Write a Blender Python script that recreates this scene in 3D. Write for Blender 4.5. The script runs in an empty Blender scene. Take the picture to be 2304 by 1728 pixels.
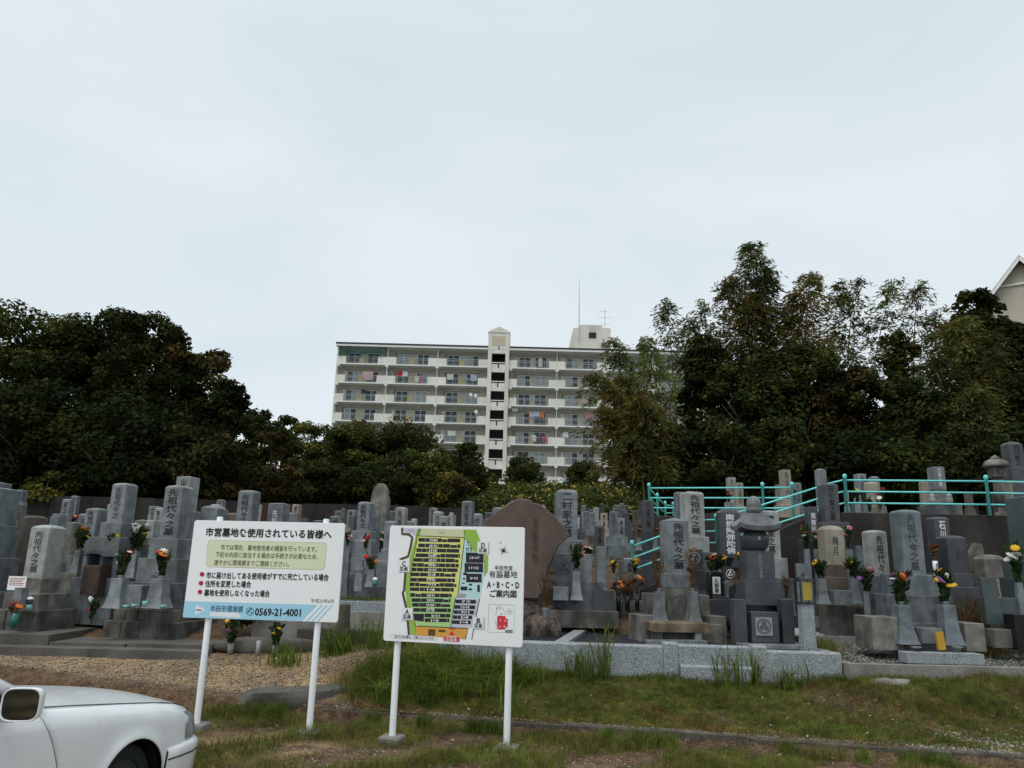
import bpy, bmesh, math, random
import numpy as np
from mathutils import Vector, Matrix

# ------------------------------------------------------------------ camera, sky, sun, exposure
scn = bpy.context.scene
F, PIT, ROL, CAMH = 1700.0, math.radians(13.6), 0.026, 2.2
_c, _s = math.cos(PIT), math.sin(PIT)
_r, _u, FW = Vector((1, 0, 0)), Vector((0, -_s, _c)), Vector((0, _c, _s))
RT = math.cos(ROL) * _r + math.sin(ROL) * _u
UP = -math.sin(ROL) * _r + math.cos(ROL) * _u
cam_data = bpy.data.cameras.new('camera')
cam = bpy.data.objects.new('camera', cam_data)
scn.collection.objects.link(cam)
cam.matrix_world = Matrix(((RT.x, UP.x, -FW.x, 0), (RT.y, UP.y, -FW.y, 0), (RT.z, UP.z, -FW.z, CAMH), (0, 0, 0, 1)))
cam_data.sensor_width = 36.0
cam_data.lens = 36.0 * F / 2304.0
cam_data.clip_start, cam_data.clip_end = 0.1, 3000.0
scn.camera = cam

SUN_EL, SUN_AZ = math.radians(62), math.radians(215)     # high, behind the camera and to the left
world = bpy.data.worlds.new('World')
scn.world = world
world.use_nodes = True
wn, wl = world.node_tree.nodes, world.node_tree.links
wn.clear()
w_out = wn.new('ShaderNodeOutputWorld')
w_bg = wn.new('ShaderNodeBackground')
w_bg.inputs['Strength'].default_value = 0.1
sky = wn.new('ShaderNodeTexSky')
sky.sky_type = 'NISHITA'
sky.sun_disc = False
sky.sun_elevation, sky.sun_rotation = SUN_EL, SUN_AZ
sky.dust_density = 4.0
w_tc = wn.new('ShaderNodeTexCoord')
w_map = wn.new('ShaderNodeMapping')
w_map.inputs['Scale'].default_value = (1.0, 1.0, 2.6)
w_n1 = wn.new('ShaderNodeTexNoise')
w_n1.inputs['Scale'].default_value = 1.5
w_n1.inputs['Detail'].default_value = 6.0
w_n1.inputs['Roughness'].default_value = 0.5
w_n1.inputs['Distortion'].default_value = 0.5
w_rmp = wn.new('ShaderNodeValToRGB')                      # even overcast cloud sheet with soft thin patches
w_rmp.color_ramp.elements[0].position = 0.30
w_rmp.color_ramp.elements[0].color = (6.7, 7.75, 8.4, 1)
w_rmp.color_ramp.elements[1].position = 0.66
w_rmp.color_ramp.elements[1].color = (8.2, 8.95, 9.4, 1)
w_mix = wn.new('ShaderNodeMix')
w_mix.data_type = 'RGBA'
w_mix.inputs['Factor'].default_value = 0.93
wl.new(w_tc.outputs['Generated'], w_map.inputs['Vector'])
wl.new(w_map.outputs['Vector'], w_n1.inputs['Vector'])
wl.new(w_n1.outputs['Fac'], w_rmp.inputs['Fac'])
wl.new(sky.outputs['Color'], w_mix.inputs['A'])
wl.new(w_rmp.outputs['Color'], w_mix.inputs['B'])
wl.new(w_mix.outputs['Result'], w_bg.inputs['Color'])
wl.new(w_bg.outputs['Background'], w_out.inputs['Surface'])

sun_data = bpy.data.lights.new('sun', 'SUN')
sun_data.energy, sun_data.angle, sun_data.color = 1.5, math.radians(35), (1.0, 0.97, 0.92)
sun = bpy.data.objects.new('sun', sun_data)
scn.collection.objects.link(sun)
_sd = Vector((math.sin(SUN_AZ) * math.cos(SUN_EL), math.cos(SUN_AZ) * math.cos(SUN_EL), math.sin(SUN_EL)))
sun.rotation_euler = _sd.to_track_quat('Z', 'Y').to_euler()
sun.location = (-20, -20, 40)

scn.view_settings.view_transform = 'Standard'
scn.view_settings.look = 'None'
scn.view_settings.exposure = 0.0
scn.view_settings.gamma = 1.0
scn.render.engine = 'CYCLES'
scn.cycles.use_denoising = True
scn.cycles.max_bounces = 6
scn.cycles.diffuse_bounces = 3
scn.cycles.transmission_bounces = 4
scn.cycles.transparent_max_bounces = 6

# ------------------------------------------------------------------ measuring: where a sight line meets a given distance
def ray(px, py):
    return FW + RT * ((px - 1152) / F) + UP * ((864 - py) / F)
def at(px, py, Y):
    d = ray(px, py)
    return Vector((0, 0, CAMH)) + d * (Y / d.y)
def atz(px, py, z):
    d = ray(px, py)
    return Vector((0, 0, CAMH)) + d * ((z - CAMH) / d.z)
def mpp(px, py, Y):
    d = ray(px, py)
    return (Y / d.y) / F

TZ = [(-60, -.1), (9, 0), (12, .05), (14, .4), (15.2, .52), (17.0, .85), (18, 1.3), (22, 1.95), (50, 5.2), (70, 8.1), (100, 10.6), (132, 13.2), (150, 13.4), (900, 14.5)]
_ty, _tz = [a for a, b in TZ], [b for a, b in TZ]
def kerb_y(x):
    return 11.66 - 0.2163 * x
def terr_np(x, y):
    z = np.interp(y, _ty, _tz)
    lump = 0.02 * np.sin(x * 1.7 + y * .9) * np.sin(y * 2.3 - x * .6) * np.clip((y - 8) / 3, 0, 1)
    far = np.clip((y - 26) / 30, 0, 1) * 0.5 * np.sin(x * .13 + 1) * np.sin(y * .11)
    d = kerb_y(x) - 0.10 - y                        # gutter in front of the concrete kerb
    ditch = -0.19 * np.clip(1 - (np.abs(d - 0.3) / 0.32) ** 4, 0, 1)
    ss = lambda v, a, b: np.clip((v - a) / (b - a), 0, 1) ** 2 * (3 - 2 * np.clip((v - a) / (b - a), 0, 1))
    bank = .27 * ss(x, 4.6, 6.4) * ss(y, 11.0, 13.1) * (1 - ss(y, 13.8, 15))
    mound = .26 * np.exp(-((x + 1.9) / 1.3) ** 2) * ss(y, 12.2, 14.0) * (1 - ss(y, 15.2, 16))
    dip = -.13 * ss(x, -8.5, -7) * (1 - ss(x, -3.2, -2.4)) * ss(y, -2, 0) * (1 - ss(y, 9.0, 10.2))
    return z + lump + far + ditch + bank + mound + dip
def terr(x, y):
    return float(terr_np(np.array([float(x)]), np.array([float(y)]))[0])

# ------------------------------------------------------------------ materials
MATS = {}
def M(name, c1, c2=None, scale=4.0, rough=.75, speck=None, stain=None, bump=0.0, bscale=30.0, metal=0.0, spec=.4, trans=0.0, rnd=0.0, coat=0.0, contrast=(.35, .65), zscale=1.0):
    if name in MATS:
        return MATS[name]
    m = bpy.data.materials.new(name)
    m.use_nodes = True
    nt = m.node_tree
    N, L = nt.nodes, nt.links
    bs = N['Principled BSDF']
    bs.inputs['Roughness'].default_value = rough
    bs.inputs['Metallic'].default_value = metal
    bs.inputs['Specular IOR Level'].default_value = spec
    if coat:
        bs.inputs['Coat Weight'].default_value = coat
        bs.inputs['Coat Roughness'].default_value = .08
    geo = N.new('ShaderNodeNewGeometry')
    vec = geo.outputs['Position']
    if zscale != 1.0:
        mp = N.new('ShaderNodeMapping')
        mp.inputs['Scale'].default_value = (1, 1, zscale)
        L.new(vec, mp.inputs['Vector'])
        vec = mp.outputs['Vector']
    def noise(sc, det=4.0, v=vec):
        n = N.new('ShaderNodeTexNoise')
        n.inputs['Scale'].default_value = sc
        n.inputs['Detail'].default_value = det
        L.new(v, n.inputs['Vector'])
        return n.outputs['Fac']
    def ramp(fac, a, b, ca, cb):
        r = N.new('ShaderNodeValToRGB')
        e = r.color_ramp.elements
        e[0].position, e[0].color = a, ca
        e[1].position, e[1].color = b, cb
        L.new(fac, r.inputs['Fac'])
        return r.outputs['Color']
    def mix(a, b, fac, mode='MIX'):
        x = N.new('ShaderNodeMix')
        x.data_type, x.blend_type = 'RGBA', mode
        for k, v in (('A', a), ('B', b), ('Factor', fac)):
            if hasattr(v, 'is_output'):
                L.new(v, x.inputs[k])
            else:
                x.inputs[k].default_value = v
        return x.outputs['Result']
    q = lambda c: (c[0], c[1], c[2], 1)
    col = None
    if c2 is None:
        c2 = tuple(v * .86 for v in c1)
    col = ramp(noise(scale), contrast[0], contrast[1], q(c2), q(c1))
    if speck:
        s, amt = speck
        g = ramp(noise(s, 2.0), .38, .62, (1 - amt,) * 3 + (1,), (1 + amt * .7,) * 3 + (1,))
        col = mix(col, g, 1.0, 'MULTIPLY')
    if stain:
        sc, amt, ss = stain
        mp2 = N.new('ShaderNodeMapping')
        mp2.inputs['Scale'].default_value = (1, 1, .22)
        L.new(geo.outputs['Position'], mp2.inputs['Vector'])
        f = ramp(noise(ss, 5.0, mp2.outputs['Vector']), .45, .68, (0, 0, 0, 1), (amt, amt, amt, 1))
        col = mix(col, q(sc), f)
    if rnd:
        oi = N.new('ShaderNodeObjectInfo')
        mr = N.new('ShaderNodeMapRange')
        mr.inputs['To Min'].default_value, mr.inputs['To Max'].default_value = 1 - rnd, 1 + rnd
        L.new(oi.outputs['Random'], mr.inputs['Value'])
        col = mix(col, mr.outputs['Result'], 1.0, 'MULTIPLY')
    L.new(col, bs.inputs['Base Color'])
    if bump:
        b = N.new('ShaderNodeBump')
        b.inputs['Strength'].default_value = bump
        b.inputs['Distance'].default_value = .02
        L.new(noise(bscale, 3.0), b.inputs['Height'])
        L.new(b.outputs['Normal'], bs.inputs['Normal'])
    if trans:
        t = N.new('ShaderNodeBsdfTranslucent')
        L.new(col, t.inputs['Color'])
        ms = N.new('ShaderNodeMixShader')
        ms.inputs['Fac'].default_value = trans
        L.new(bs.outputs['BSDF'], ms.inputs[1])
        L.new(t.outputs['BSDF'], ms.inputs[2])
        L.new(ms.outputs['Shader'], N['Material Output'].inputs['Surface'])
    MATS[name] = m
    return m
def flat(name, c, rough=.6, **k):
    return M(name, c, tuple(v * .95 for v in c), rough=rough, **k)

DK = (.02, .019, .018)
M('stone_light', (.38, .395, .385), (.25, .26, .25), 7, .6, (170, .16), ((.10, .10, .09), .62, 2.6), rnd=.10)
M('stone_mid', (.235, .26, .27), (.135, .152, .16), 7, .5, (170, .16), ((.06, .06, .055), .62, 2.6), rnd=.16)
M('stone_blue', (.18, .212, .228), (.105, .126, .138), 7, .42, (170, .16), ((.05, .06, .06), .5, 2.6), rnd=.12)
M('stone_dark', (.082, .087, .096), (.058, .062, .07), 5, .38, (180, .14), ((.03, .03, .03), .4, 3.0), rnd=.10)
M('stone_green', (.085, .11, .112), (.06, .085, .085), 4, .3, (180, .14), None)
M('stone_black', (.018, .019, .02), (.012, .012, .013), 5, .12, None, None, spec=.6)
M('stone_brown', (.15, .12, .10), (.10, .085, .07), 5, .75, (120, .2), ((.03, .028, .024), .6, 3.0), rnd=.1)
M('stone_beige', (.36, .325, .26), (.28, .25, .20), 6, .75, (130, .18), ((.10, .09, .07), .5, 3.5), rnd=.1)
M('stone_weather', (.24, .235, .21), (.13, .12, .105), 6, .85, (90, .22), ((.028, .026, .02), .75, 3.0), bump=.3, rnd=.15)
M('stone_base', (.17, .185, .193), (.085, .093, .098), 7, .65, (150, .2), ((.03, .03, .028), .6, 4.0), rnd=.18)
M('stone_plinth', (.17, .165, .145), (.07, .065, .057), 4, .9, (80, .28), ((.025, .023, .02), .8, 4.0), bump=.4)
M('stone_rust', (.24, .20, .13), (.13, .08, .04), 7, .8, (100, .2), ((.04, .03, .02), .7, 4.0), bump=.2)
M('granite_speck', (.31, .335, .35), (.26, .285, .30), 5, .7, (85, .55), None, bump=.15, bscale=90)
M('monument', (.145, .10, .082), (.105, .075, .062), 3, .85, (60, .16), ((.06, .045, .04), .5, 2.0), bump=.35, bscale=25)
M('boulder', (.15, .115, .095), (.022, .016, .014), 7, .9, (40, .45), None, bump=.6, bscale=18)
M('concrete_dark', (.085, .08, .075), (.055, .05, .046), 2, .95, (60, .2), ((.02, .018, .016), .6, 2.5), bump=.3)
M('kerb_concrete', (.15, .135, .115), (.075, .06, .048), 5, .95, (50, .3), ((.05, .035, .025), .7, 5), bump=.5)
M('concrete', (.27, .26, .24), (.19, .18, .165), 3, .92, (70, .2), ((.08, .07, .06), .5, 3), bump=.3)
M('retaining', (.062, .053, .048), (.036, .030, .027), 1.3, .95, (50, .16), ((.016, .013, .012), .8, 2.6), bump=.25)
M('slab', (.135, .125, .11), (.085, .078, .068), 2, .95, (60, .2), None, bump=.3)
M('ink', (.012, .012, .013), None, rough=.8)
M('ink_soft', (.05, .052, .054), None, rough=.8)
M('ink_white', (.75, .76, .76), None, rough=.7)
M('crest_grey', (.30, .31, .31), None, rough=.7)
M('crest_dark', (.10, .105, .11), None, rough=.7)
M('steel', (.55, .56, .57), None, rough=.3, metal=.9)
M('teal_cup', (.25, .55, .50), None, rough=.3)
M('rail_paint', (.20, .80, .76), (.17, .72, .69), 6, .4, None, ((.12, .06, .03), .12, 9.0))
M('white_paint', (.86, .88, .89), (.82, .84, .85), 3, .35, None, ((.45, .45, .42), .18, 5))
M('sign_face', (.87, .89, .89), (.85, .87, .87), 2, .4)
M('asphalt', (.06, .06, .06), (.04, .04, .04), 4, .95, (80, .3))
def leafmat(n, a, b, tr=.25, sc=.9, rnd=.12):
    return M(n, a, b, sc, .85, (9, .35), None, trans=tr, spec=.06, rnd=rnd)
leafmat('leaf_dark', (.056, .066, .016), (.020, .027, .008))
leafmat('leaf_deep', (.031, .041, .012), (.012, .018, .007))
leafmat('leaf_mid', (.080, .098, .020), (.030, .042, .011))
leafmat('leaf_yellow', (.17, .16, .03), (.065, .07, .016))
leafmat('leaf_brown', (.115, .078, .024), (.045, .037, .013))
leafmat('leaf_bamboo', (.20, .23, .07), (.09, .115, .035), .4)
leafmat('leaf_bamboo_deep', (.085, .10, .026), (.04, .05, .014), .35)
leafmat('leaf_bamboo_brown', (.17, .12, .032), (.08, .06, .018), .35)
leafmat('leaf_bank', (.075, .10, .025), (.035, .05, .015), .25, 1.5)
leafmat('leaf_bouquet', (.045, .075, .03), (.02, .04, .015), .2, 8)
leafmat('leaf_dry', (.20, .105, .035), (.09, .045, .018), .2, 12)
M('bark', (.10, .085, .068), (.05, .042, .034), 9, .95, None, None, bump=.5)
M('culm', (.13, .15, .05), (.09, .10, .035), 4, .5)
for n_, c_ in (('white', (.80, .79, .74)), ('yellow', (.80, .50, .03)), ('red', (.55, .02, .02)), ('pink', (.62, .22, .30)), ('purple', (.30, .10, .36)), ('orange', (.75, .20, .03)), ('cream', (.62, .52, .36)), ('brown', (.16, .075, .03))):
    M('petal_' + n_, c_, tuple(v * .8 for v in c_), 60, .7, trans=.2)

# ------------------------------------------------------------------ building blocks
COL = scn.collection
def link(o, parent=None):
    COL.objects.link(o)
    if parent is not None:
        o.parent = parent
    return o
def tag(o, label=None, cat=None, group=None, kind=None):
    for k, v in (('label', label), ('category', cat), ('group', group), ('kind', kind)):
        if v:
            o[k] = v
    return o
def thing(name, loc, rz=0.0, label=None, cat=None, group=None):
    o = bpy.data.objects.new(name, None)
    o.empty_display_size = .2
    link(o)
    o.location = loc
    o.rotation_euler = (0, 0, rz)
    return tag(o, label, cat, group)
def inst(name, me, parent=None, loc=(0, 0, 0), rz=0.0, scale=None):
    o = bpy.data.objects.new(name, me)
    link(o, parent)
    o.location = loc
    o.rotation_euler = (0, 0, rz)
    if scale is not None:
        o.scale = scale
    return o
class MB:
    def __init__(s):
        s.v, s.f = [], []
    def add(s, vs, fs):
        k = len(s.v)
        s.v += [tuple(p) for p in vs]
        s.f += [tuple(i + k for i in f) for f in fs]
        return s
    def box(s, x0, x1, y0, y1, z0, z1):
        return s.add([(x0, y0, z0), (x1, y0, z0), (x1, y1, z0), (x0, y1, z0), (x0, y0, z1), (x1, y0, z1), (x1, y1, z1), (x0, y1, z1)],
                     [(3, 2, 1, 0), (4, 5, 6, 7), (0, 1, 5, 4), (1, 2, 6, 5), (2, 3, 7, 6), (3, 0, 4, 7)])
    def rings(s, rings, cap0=True, cap1=True):
        n = len(rings[0])
        vs = [p for r in rings for p in r]
        fs = []
        for j in range(len(rings) - 1):
            for i in range(n):
                a, b = j * n + i, j * n + (i + 1) % n
                fs.append((a, b, b + n, a + n))
        if cap0:
            fs.append(tuple(reversed(range(n))))
        if cap1:
            fs.append(tuple(range((len(rings) - 1) * n, len(rings) * n)))
        return s.add(vs, fs)
    def sq(s, prof, asp=1.0, ch=.012, cx=0, cy=0):
        """stack of chamfered rectangles: prof = [(half_width, z)]; depth = width * asp"""
        out = []
        for hw, z in prof:
            hd = hw * asp
            c = min(ch, hw * .4)
            out.append([(cx + a, cy + b, z) for a, b in ((-hw + c, -hd), (hw - c, -hd), (hw, -hd + c), (hw, hd - c), (hw - c, hd), (-hw + c, hd), (-hw, hd - c), (-hw, -hd + c))])
        return s.rings(out)
    def lathe(s, prof, n=16, cx=0, cy=0):
        return s.rings([[(cx + r * math.cos(2 * math.pi * i / n), cy + r * math.sin(2 * math.pi * i / n), z) for i in range(n)] for r, z in prof])
    def tube(s, pts, r, n=8):
        pts = [Vector(p) for p in pts]
        rs = r if isinstance(r, (list, tuple)) else [r] * len(pts)
        rings = []
        for i, p in enumerate(pts):
            d = (pts[min(i + 1, len(pts) - 1)] - pts[max(i - 1, 0)]).normalized()
            a = Vector((0, 0, 1)) if abs(d.z) < .9 else Vector((1, 0, 0))
            e1 = d.cross(a).normalized()
            e2 = d.cross(e1)
            rings.append([p + (e1 * math.cos(2 * math.pi * k / n) - e2 * math.sin(2 * math.pi * k / n)) * rs[i] for k in range(n)])
        rings = [[tuple(q) for q in rg] for rg in rings]
        return s.rings(rings)
    def prism(s, poly, z0, z1):
        return s.rings([[(x, y, z0) for x, y in poly], [(x, y, z1) for x, y in poly]])
    def ball(s, c, rx, ry=None, rz=None, n=10, m=6):
        ry, rz = ry or rx, rz or rx
        rings = []
        for j in range(m + 1):
            t = math.pi * (j / m - .5)
            rr = max(math.cos(t), .05)
            rings.append([(c[0] + rx * rr * math.cos(2 * math.pi * i / n), c[1] + ry * rr * math.sin(2 * math.pi * i / n), c[2] + rz * math.sin(t)) for i in range(n)])
        return s.rings(rings)
    def mesh(s, name, mat, smooth=False):
        me = bpy.data.meshes.new(name)
        me.from_pydata(s.v, [], s.f)
        if mat:
            me.materials.append(MATS[mat] if isinstance(mat, str) else mat)
        if smooth:
            me.polygons.foreach_set('use_smooth', [True] * len(me.polygons))
        me.update()
        return me
    def build(s, name, mat, parent=None, loc=(0, 0, 0), rz=0.0, smooth=False):
        return inst(name, s.mesh(name, mat, smooth), parent, loc, rz)
def smooth_by_angle(o, deg=40):
    me = o.data
    me.polygons.foreach_set('use_smooth', [True] * len(me.polygons))
    try:
        me.set_sharp_from_angle(angle=math.radians(deg))
    except Exception:
        pass
    return o
def quads_mesh(name, V, mat, nv=4):
    """V: (n, nv, 3) array, one face each"""
    n = len(V)
    me = bpy.data.meshes.new(name)
    me.vertices.add(n * nv)
    me.vertices.foreach_set('co', np.ascontiguousarray(V, dtype=np.float32).ravel())
    me.loops.add(n * nv)
    me.loops.foreach_set('vertex_index', np.arange(n * nv, dtype=np.int32))
    me.polygons.add(n)
    me.polygons.foreach_set('loop_start', np.arange(0, n * nv, nv, dtype=np.int32))
    me.update(calc_edges=True)
    me.validate()
    for m in (mat if isinstance(mat, list) else [mat]):
        me.materials.append(MATS[m] if isinstance(m, str) else m)
    return me

# ------------------------------------------------------------------ lettering (flat print, each line a mesh)
TXT = {}
def text_mesh(s, bold=0.0, vertical=False, key_mat='ink', space=1.0):
    key = (s, bold, vertical, key_mat, space)
    if key in TXT:
        return TXT[key]
    cu = bpy.data.curves.new('lettering', 'FONT')
    cu.body = '\n'.join(s) if vertical else s
    cu.size = 1.0
    cu.space_line = 1.02 * space
    cu.resolution_u = 2
    cu.align_x = 'CENTER'
    o = bpy.data.objects.new('lettering', cu)
    COL.objects.link(o)
    dg = bpy.context.evaluated_depsgraph_get()
    me = bpy.data.meshes.new_from_object(o.evaluated_get(dg))
    bpy.data.objects.remove(o)
    bpy.data.curves.remove(cu)
    n = len(me.vertices)
    co = np.empty(n * 3, dtype=np.float32)
    me.vertices.foreach_get('co', co)
    co = co.reshape(-1, 3)
    lo, hi = co.min(0), co.max(0)
    ext = np.maximum(hi - lo, 1e-6)
    uv = (co - lo) / ext - .5                    # -0.5 .. 0.5 box
    out = np.zeros_like(co)
    out[:, 0], out[:, 2] = uv[:, 0], uv[:, 1]    # upright, facing -Y
    if bold:                                      # heavier strokes: the outline laid again a little aside
        fs = [tuple(p.vertices) for p in me.polygons]
        bx, bz = bold / ext[0], bold / ext[1]
        V, FS = [], []
        for k, (sx, sz) in enumerate(((0, 0), (1, .5), (-1, -.5), (.5, -1), (-.5, 1))):
            c = out + np.array([sx * bx, k * -.0004, sz * bz])
            FS += [tuple(i + k * n for i in f) for f in fs]
            V += [tuple(p) for p in c]
        bpy.data.meshes.remove(me)
        me = bpy.data.meshes.new('lettering')
        me.from_pydata(V, [], FS)
    else:
        me.vertices.foreach_set('co', out.ravel())
    me.materials.clear()
    me.materials.append(MATS[key_mat])
    me.update()
    TXT[key] = (me, float(ext[0]), float(ext[1]))
    return TXT[key]
def put_text(s, parent, cx, y, cz, w, h, mat='ink', bold=.012, vertical=False, name='inscription', tilt=0.0):
    me, ew, eh = text_mesh(s, bold, vertical, mat)
    o = inst(name, me, parent, (cx, y, cz), 0, (w, 1, h))
    o.rotation_euler = (0, tilt, 0)
    return o
def local(root, p):
    d = Vector(p) - root.location
    a = -root.rotation_euler[2]
    return Vector((d.x * math.cos(a) - d.y * math.sin(a), d.x * math.sin(a) + d.y * math.cos(a), d.z))

# ------------------------------------------------------------------ ground
def axis(segs):
    out = []
    for a, b, st in segs:
        out += list(np.arange(a, b, st))
    return np.array(out + [segs[-1][1]])
gx = axis([(-700, -60, 40), (-60, -14, 2), (-14, -9, .25), (-9, 9, .09), (9, 14, .25), (14, 60, 2), (60, 700, 40)])
gy = axis([(-60, 5, 5), (5, 9, .25), (9, 13, .06), (13, 19, .15), (19, 60, 1.2), (60, 120, 3), (120, 900, 40)])
GX, GY = np.meshgrid(gx, gy)
GZ = terr_np(GX, GY)
rng = np.random.default_rng(3)
near = ((np.abs(GX) < 13) & (GY > 6) & (GY < 16))
GZ = GZ + near * rng.normal(0, .004, GZ.shape)
nx, ny = len(gx), len(gy)
V = np.stack([GX, GY, GZ], -1).reshape(-1, 3)
ii = (np.arange(ny - 1)[:, None] * nx + np.arange(nx - 1)[None, :]).ravel()
Q = np.stack([ii, ii + 1, ii + nx + 1, ii + nx], 1)
def ground_material():
    m = bpy.data.materials.new('earth')
    m.use_nodes = True
    N, L = m.node_tree.nodes, m.node_tree.links
    bs = N['Principled BSDF']
    bs.inputs['Roughness'].default_value = .95
    bs.inputs['Specular IOR Level'].default_value = .2
    geo_ = N.new('ShaderNodeNewGeometry')
    vs = N.new('ShaderNodeVectorMath'); vs.operation = 'SCALE'; vs.inputs['Scale'].default_value = 1 / .75
    L.new(geo_.outputs['Position'], vs.inputs[0])
    def noise(sc, det=5, ds=0):
        n = N.new('ShaderNodeTexNoise')
        n.inputs['Scale'].default_value, n.inputs['Detail'].default_value, n.inputs['Distortion'].default_value = sc, det, ds
        L.new(vs.outputs['Vector'], n.inputs['Vector'])
        return n.outputs['Fac']
    def ramp(f, *st):
        r = N.new('ShaderNodeValToRGB')
        e = r.color_ramp.elements
        while len(e) < len(st):
            e.new(.5)
        for k, (p, c) in enumerate(st):
            e[k].position, e[k].color = p, tuple(c) + (1,)
        L.new(f, r.inputs['Fac'])
        return r.outputs['Color']
    def mix(a, b, f, mode='MIX'):
        x = N.new('ShaderNodeMix')
        x.data_type, x.blend_type = 'RGBA', mode
        for k, v in (('A', a), ('B', b), ('Factor', f)):
            if hasattr(v, 'is_output'):
                L.new(v, x.inputs[k])
            else:
                x.inputs[k].default_value = v
        return x.outputs['Result']
    sand = ramp(noise(.9, 6), (.38, (.20, .135, .075)), (.62, (.34, .235, .125)))
    grit = ramp(noise(34, 3), (.32, (.45, .44, .44)), (.5, (1, 1, 1)), (.68, (1.35, 1.3, 1.25)))
    sand = mix(sand, grit, 1.0, 'MULTIPLY')
    soil = ramp(noise(6, 6), (.35, (.07, .044, .026)), (.65, (.15, .098, .058)))
    soil = mix(soil, grit, 1.0, 'MULTIPLY')
    sep = N.new('ShaderNodeSeparateXYZ')
    L.new(vs.outputs['Vector'], sep.inputs['Vector'])
    def math_(op, a, b):
        x = N.new('ShaderNodeMath')
        x.operation = op
        for i, v in enumerate((a, b)):
            if hasattr(v, 'is_output'):
                L.new(v, x.inputs[i])
            else:
                x.inputs[i].default_value = v
        return x.outputs[0]
    def smooth(v, a, b):
        r = N.new('ShaderNodeMapRange')
        r.inputs['From Min'].default_value, r.inputs['From Max'].default_value = a, b
        L.new(v, r.inputs['Value'])
        return r.outputs['Result']
    wob = math_('MULTIPLY', math_('SUBTRACT', noise(1.6, 4), .5), 1.6)
    xl = math_('ADD', sep.outputs['X'], wob)
    # sandy path on the left beyond the kerb, and the beaten ground by the car
    m_left = math_('SUBTRACT', 1.0, smooth(xl, -3.2, -2.3))
    ky = math_('ADD', math_('MULTIPLY', sep.outputs['X'], .2163), sep.outputs['Y'])
    m_beyond = smooth(ky, 11.75, 11.95)
    m_front = math_('SUBTRACT', 1.0, smooth(math_('ADD', ky, wob), 9.6, 10.3))
    m_near = math_('SUBTRACT', 1.0, smooth(sep.outputs['Y'], 14.9, 15.7))
    m_front = math_('MULTIPLY', m_front, smooth(noise(1.1, 4), .46, .56))
    m_front = math_('MULTIPLY', m_front, math_('SUBTRACT', 1.0, math_('MULTIPLY', smooth(xl, -3.0, -1.2), .8)))
    f = math_('MAXIMUM', math_('MULTIPLY', m_left, m_beyond), m_front)
    f = math_('MULTIPLY', f, m_near)
    col = mix(soil, sand, f)
    far = smooth(sep.outputs['Y'], 48, 54)
    bank = ramp(noise(1.3, 6), (.35, (.02, .028, .01)), (.65, (.05, .065, .02)))
    col = mix(col, bank, far)
    L.new(col, bs.inputs['Base Color'])
    b = N.new('ShaderNodeBump')
    b.inputs['Strength'].default_value, b.inputs['Distance'].default_value = .7, .03
    L.new(noise(28, 6), b.inputs['Height'])
    L.new(b.outputs['Normal'], bs.inputs['Normal'])
    MATS['earth'] = m
    return m
ground_material()
me = bpy.data.meshes.new('ground')
me.vertices.add(len(V)); me.vertices.foreach_set('co', V.astype(np.float32).ravel())
me.loops.add(len(Q) * 4); me.loops.foreach_set('vertex_index', Q.astype(np.int32).ravel())
me.polygons.add(len(Q)); me.polygons.foreach_set('loop_start', np.arange(0, len(Q) * 4, 4, dtype=np.int32))
me.update(calc_edges=True)
me.materials.append(MATS['earth'])
me.polygons.foreach_set('use_smooth', [True] * len(me.polygons))
ground = tag(inst('ground', me), kind='structure')

# concrete kerb along the gutter: blocks end to end
kerb = tag(thing('kerb', (0, 0, 0)), kind='structure')
rk = random.Random(5)
x = -7.5
while x < 11:
    ln = 1.2
    y0, y1 = kerb_y(x), kerb_y(x + ln - .012)
    zt = .08 + rk.uniform(-.02, .012)
    a = []
    k = 7
    for i in range(k):
        t = i / (k - 1)
        px_, py_ = x + (ln - .012) * t, y0 + (y1 - y0) * t
        w = .085 + rk.uniform(-.035, .012)
        a.append([(px_, py_ - w, -.12), (px_, py_ - w + rk.uniform(-.004, .004), zt - .02), (px_, py_ - w + .02, zt), (px_, py_ + .07, zt + rk.uniform(-.03, .004)), (px_, py_ + .08, -.12)])
    b = MB(); b.rings([[tuple(p) for p in reversed(r)] for r in a])
    b.build('kerb_block', 'kerb_concrete', kerb)
    x += ln

# ------------------------------------------------------------------ grass, weeds, gravel (nobody could count them)
def blades(name, P, h, w, lean, mats, seed, label, cat, bend=.5, dry=None):
    r = np.random.default_rng(seed)
    n = len(P)
    a = r.uniform(0, 2 * np.pi, n)
    la = r.uniform(0, 2 * np.pi, n)
    lm = np.abs(r.normal(0, lean, n))
    side = np.stack([np.cos(a), np.sin(a), np.zeros(n)], 1) * (w * r.uniform(.6, 1.4, n))[:, None]
    ld = np.stack([np.cos(la), np.sin(la), np.zeros(n)], 1)
    hh = (h * r.uniform(.55, 1.45, n))[:, None]
    base = P
    mid = P + ld * (hh * lm[:, None] * .35) + np.array([0, 0, 1]) * hh * .6
    tip = P + ld * (hh * lm[:, None] * (1 + bend)) + np.array([0, 0, 1]) * hh * (1 - .35 * np.clip(lm, 0, 1))[:, None]
    q1 = np.stack([base - side, base + side, mid + side * .75, mid - side * .75], 1)
    q2 = np.stack([mid - side * .75, mid + side * .75, tip, tip + .0005], 1)
    me = quads_mesh(name, np.concatenate([q1, q2], 0), mats)
    mi = r.integers(0, len(mats), n).astype(np.int32)
    if dry is not None:                      # sere patches: more of the straw coloured last material
        mi = np.where(r.uniform(0, 1, n) < dry, len(mats) - 1, mi).astype(np.int32)
    me.polygons.foreach_set('material_index', np.concatenate([mi, mi]))
    o = inst(name, me)
    return tag(o, label, cat, kind='stuff')
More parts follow.
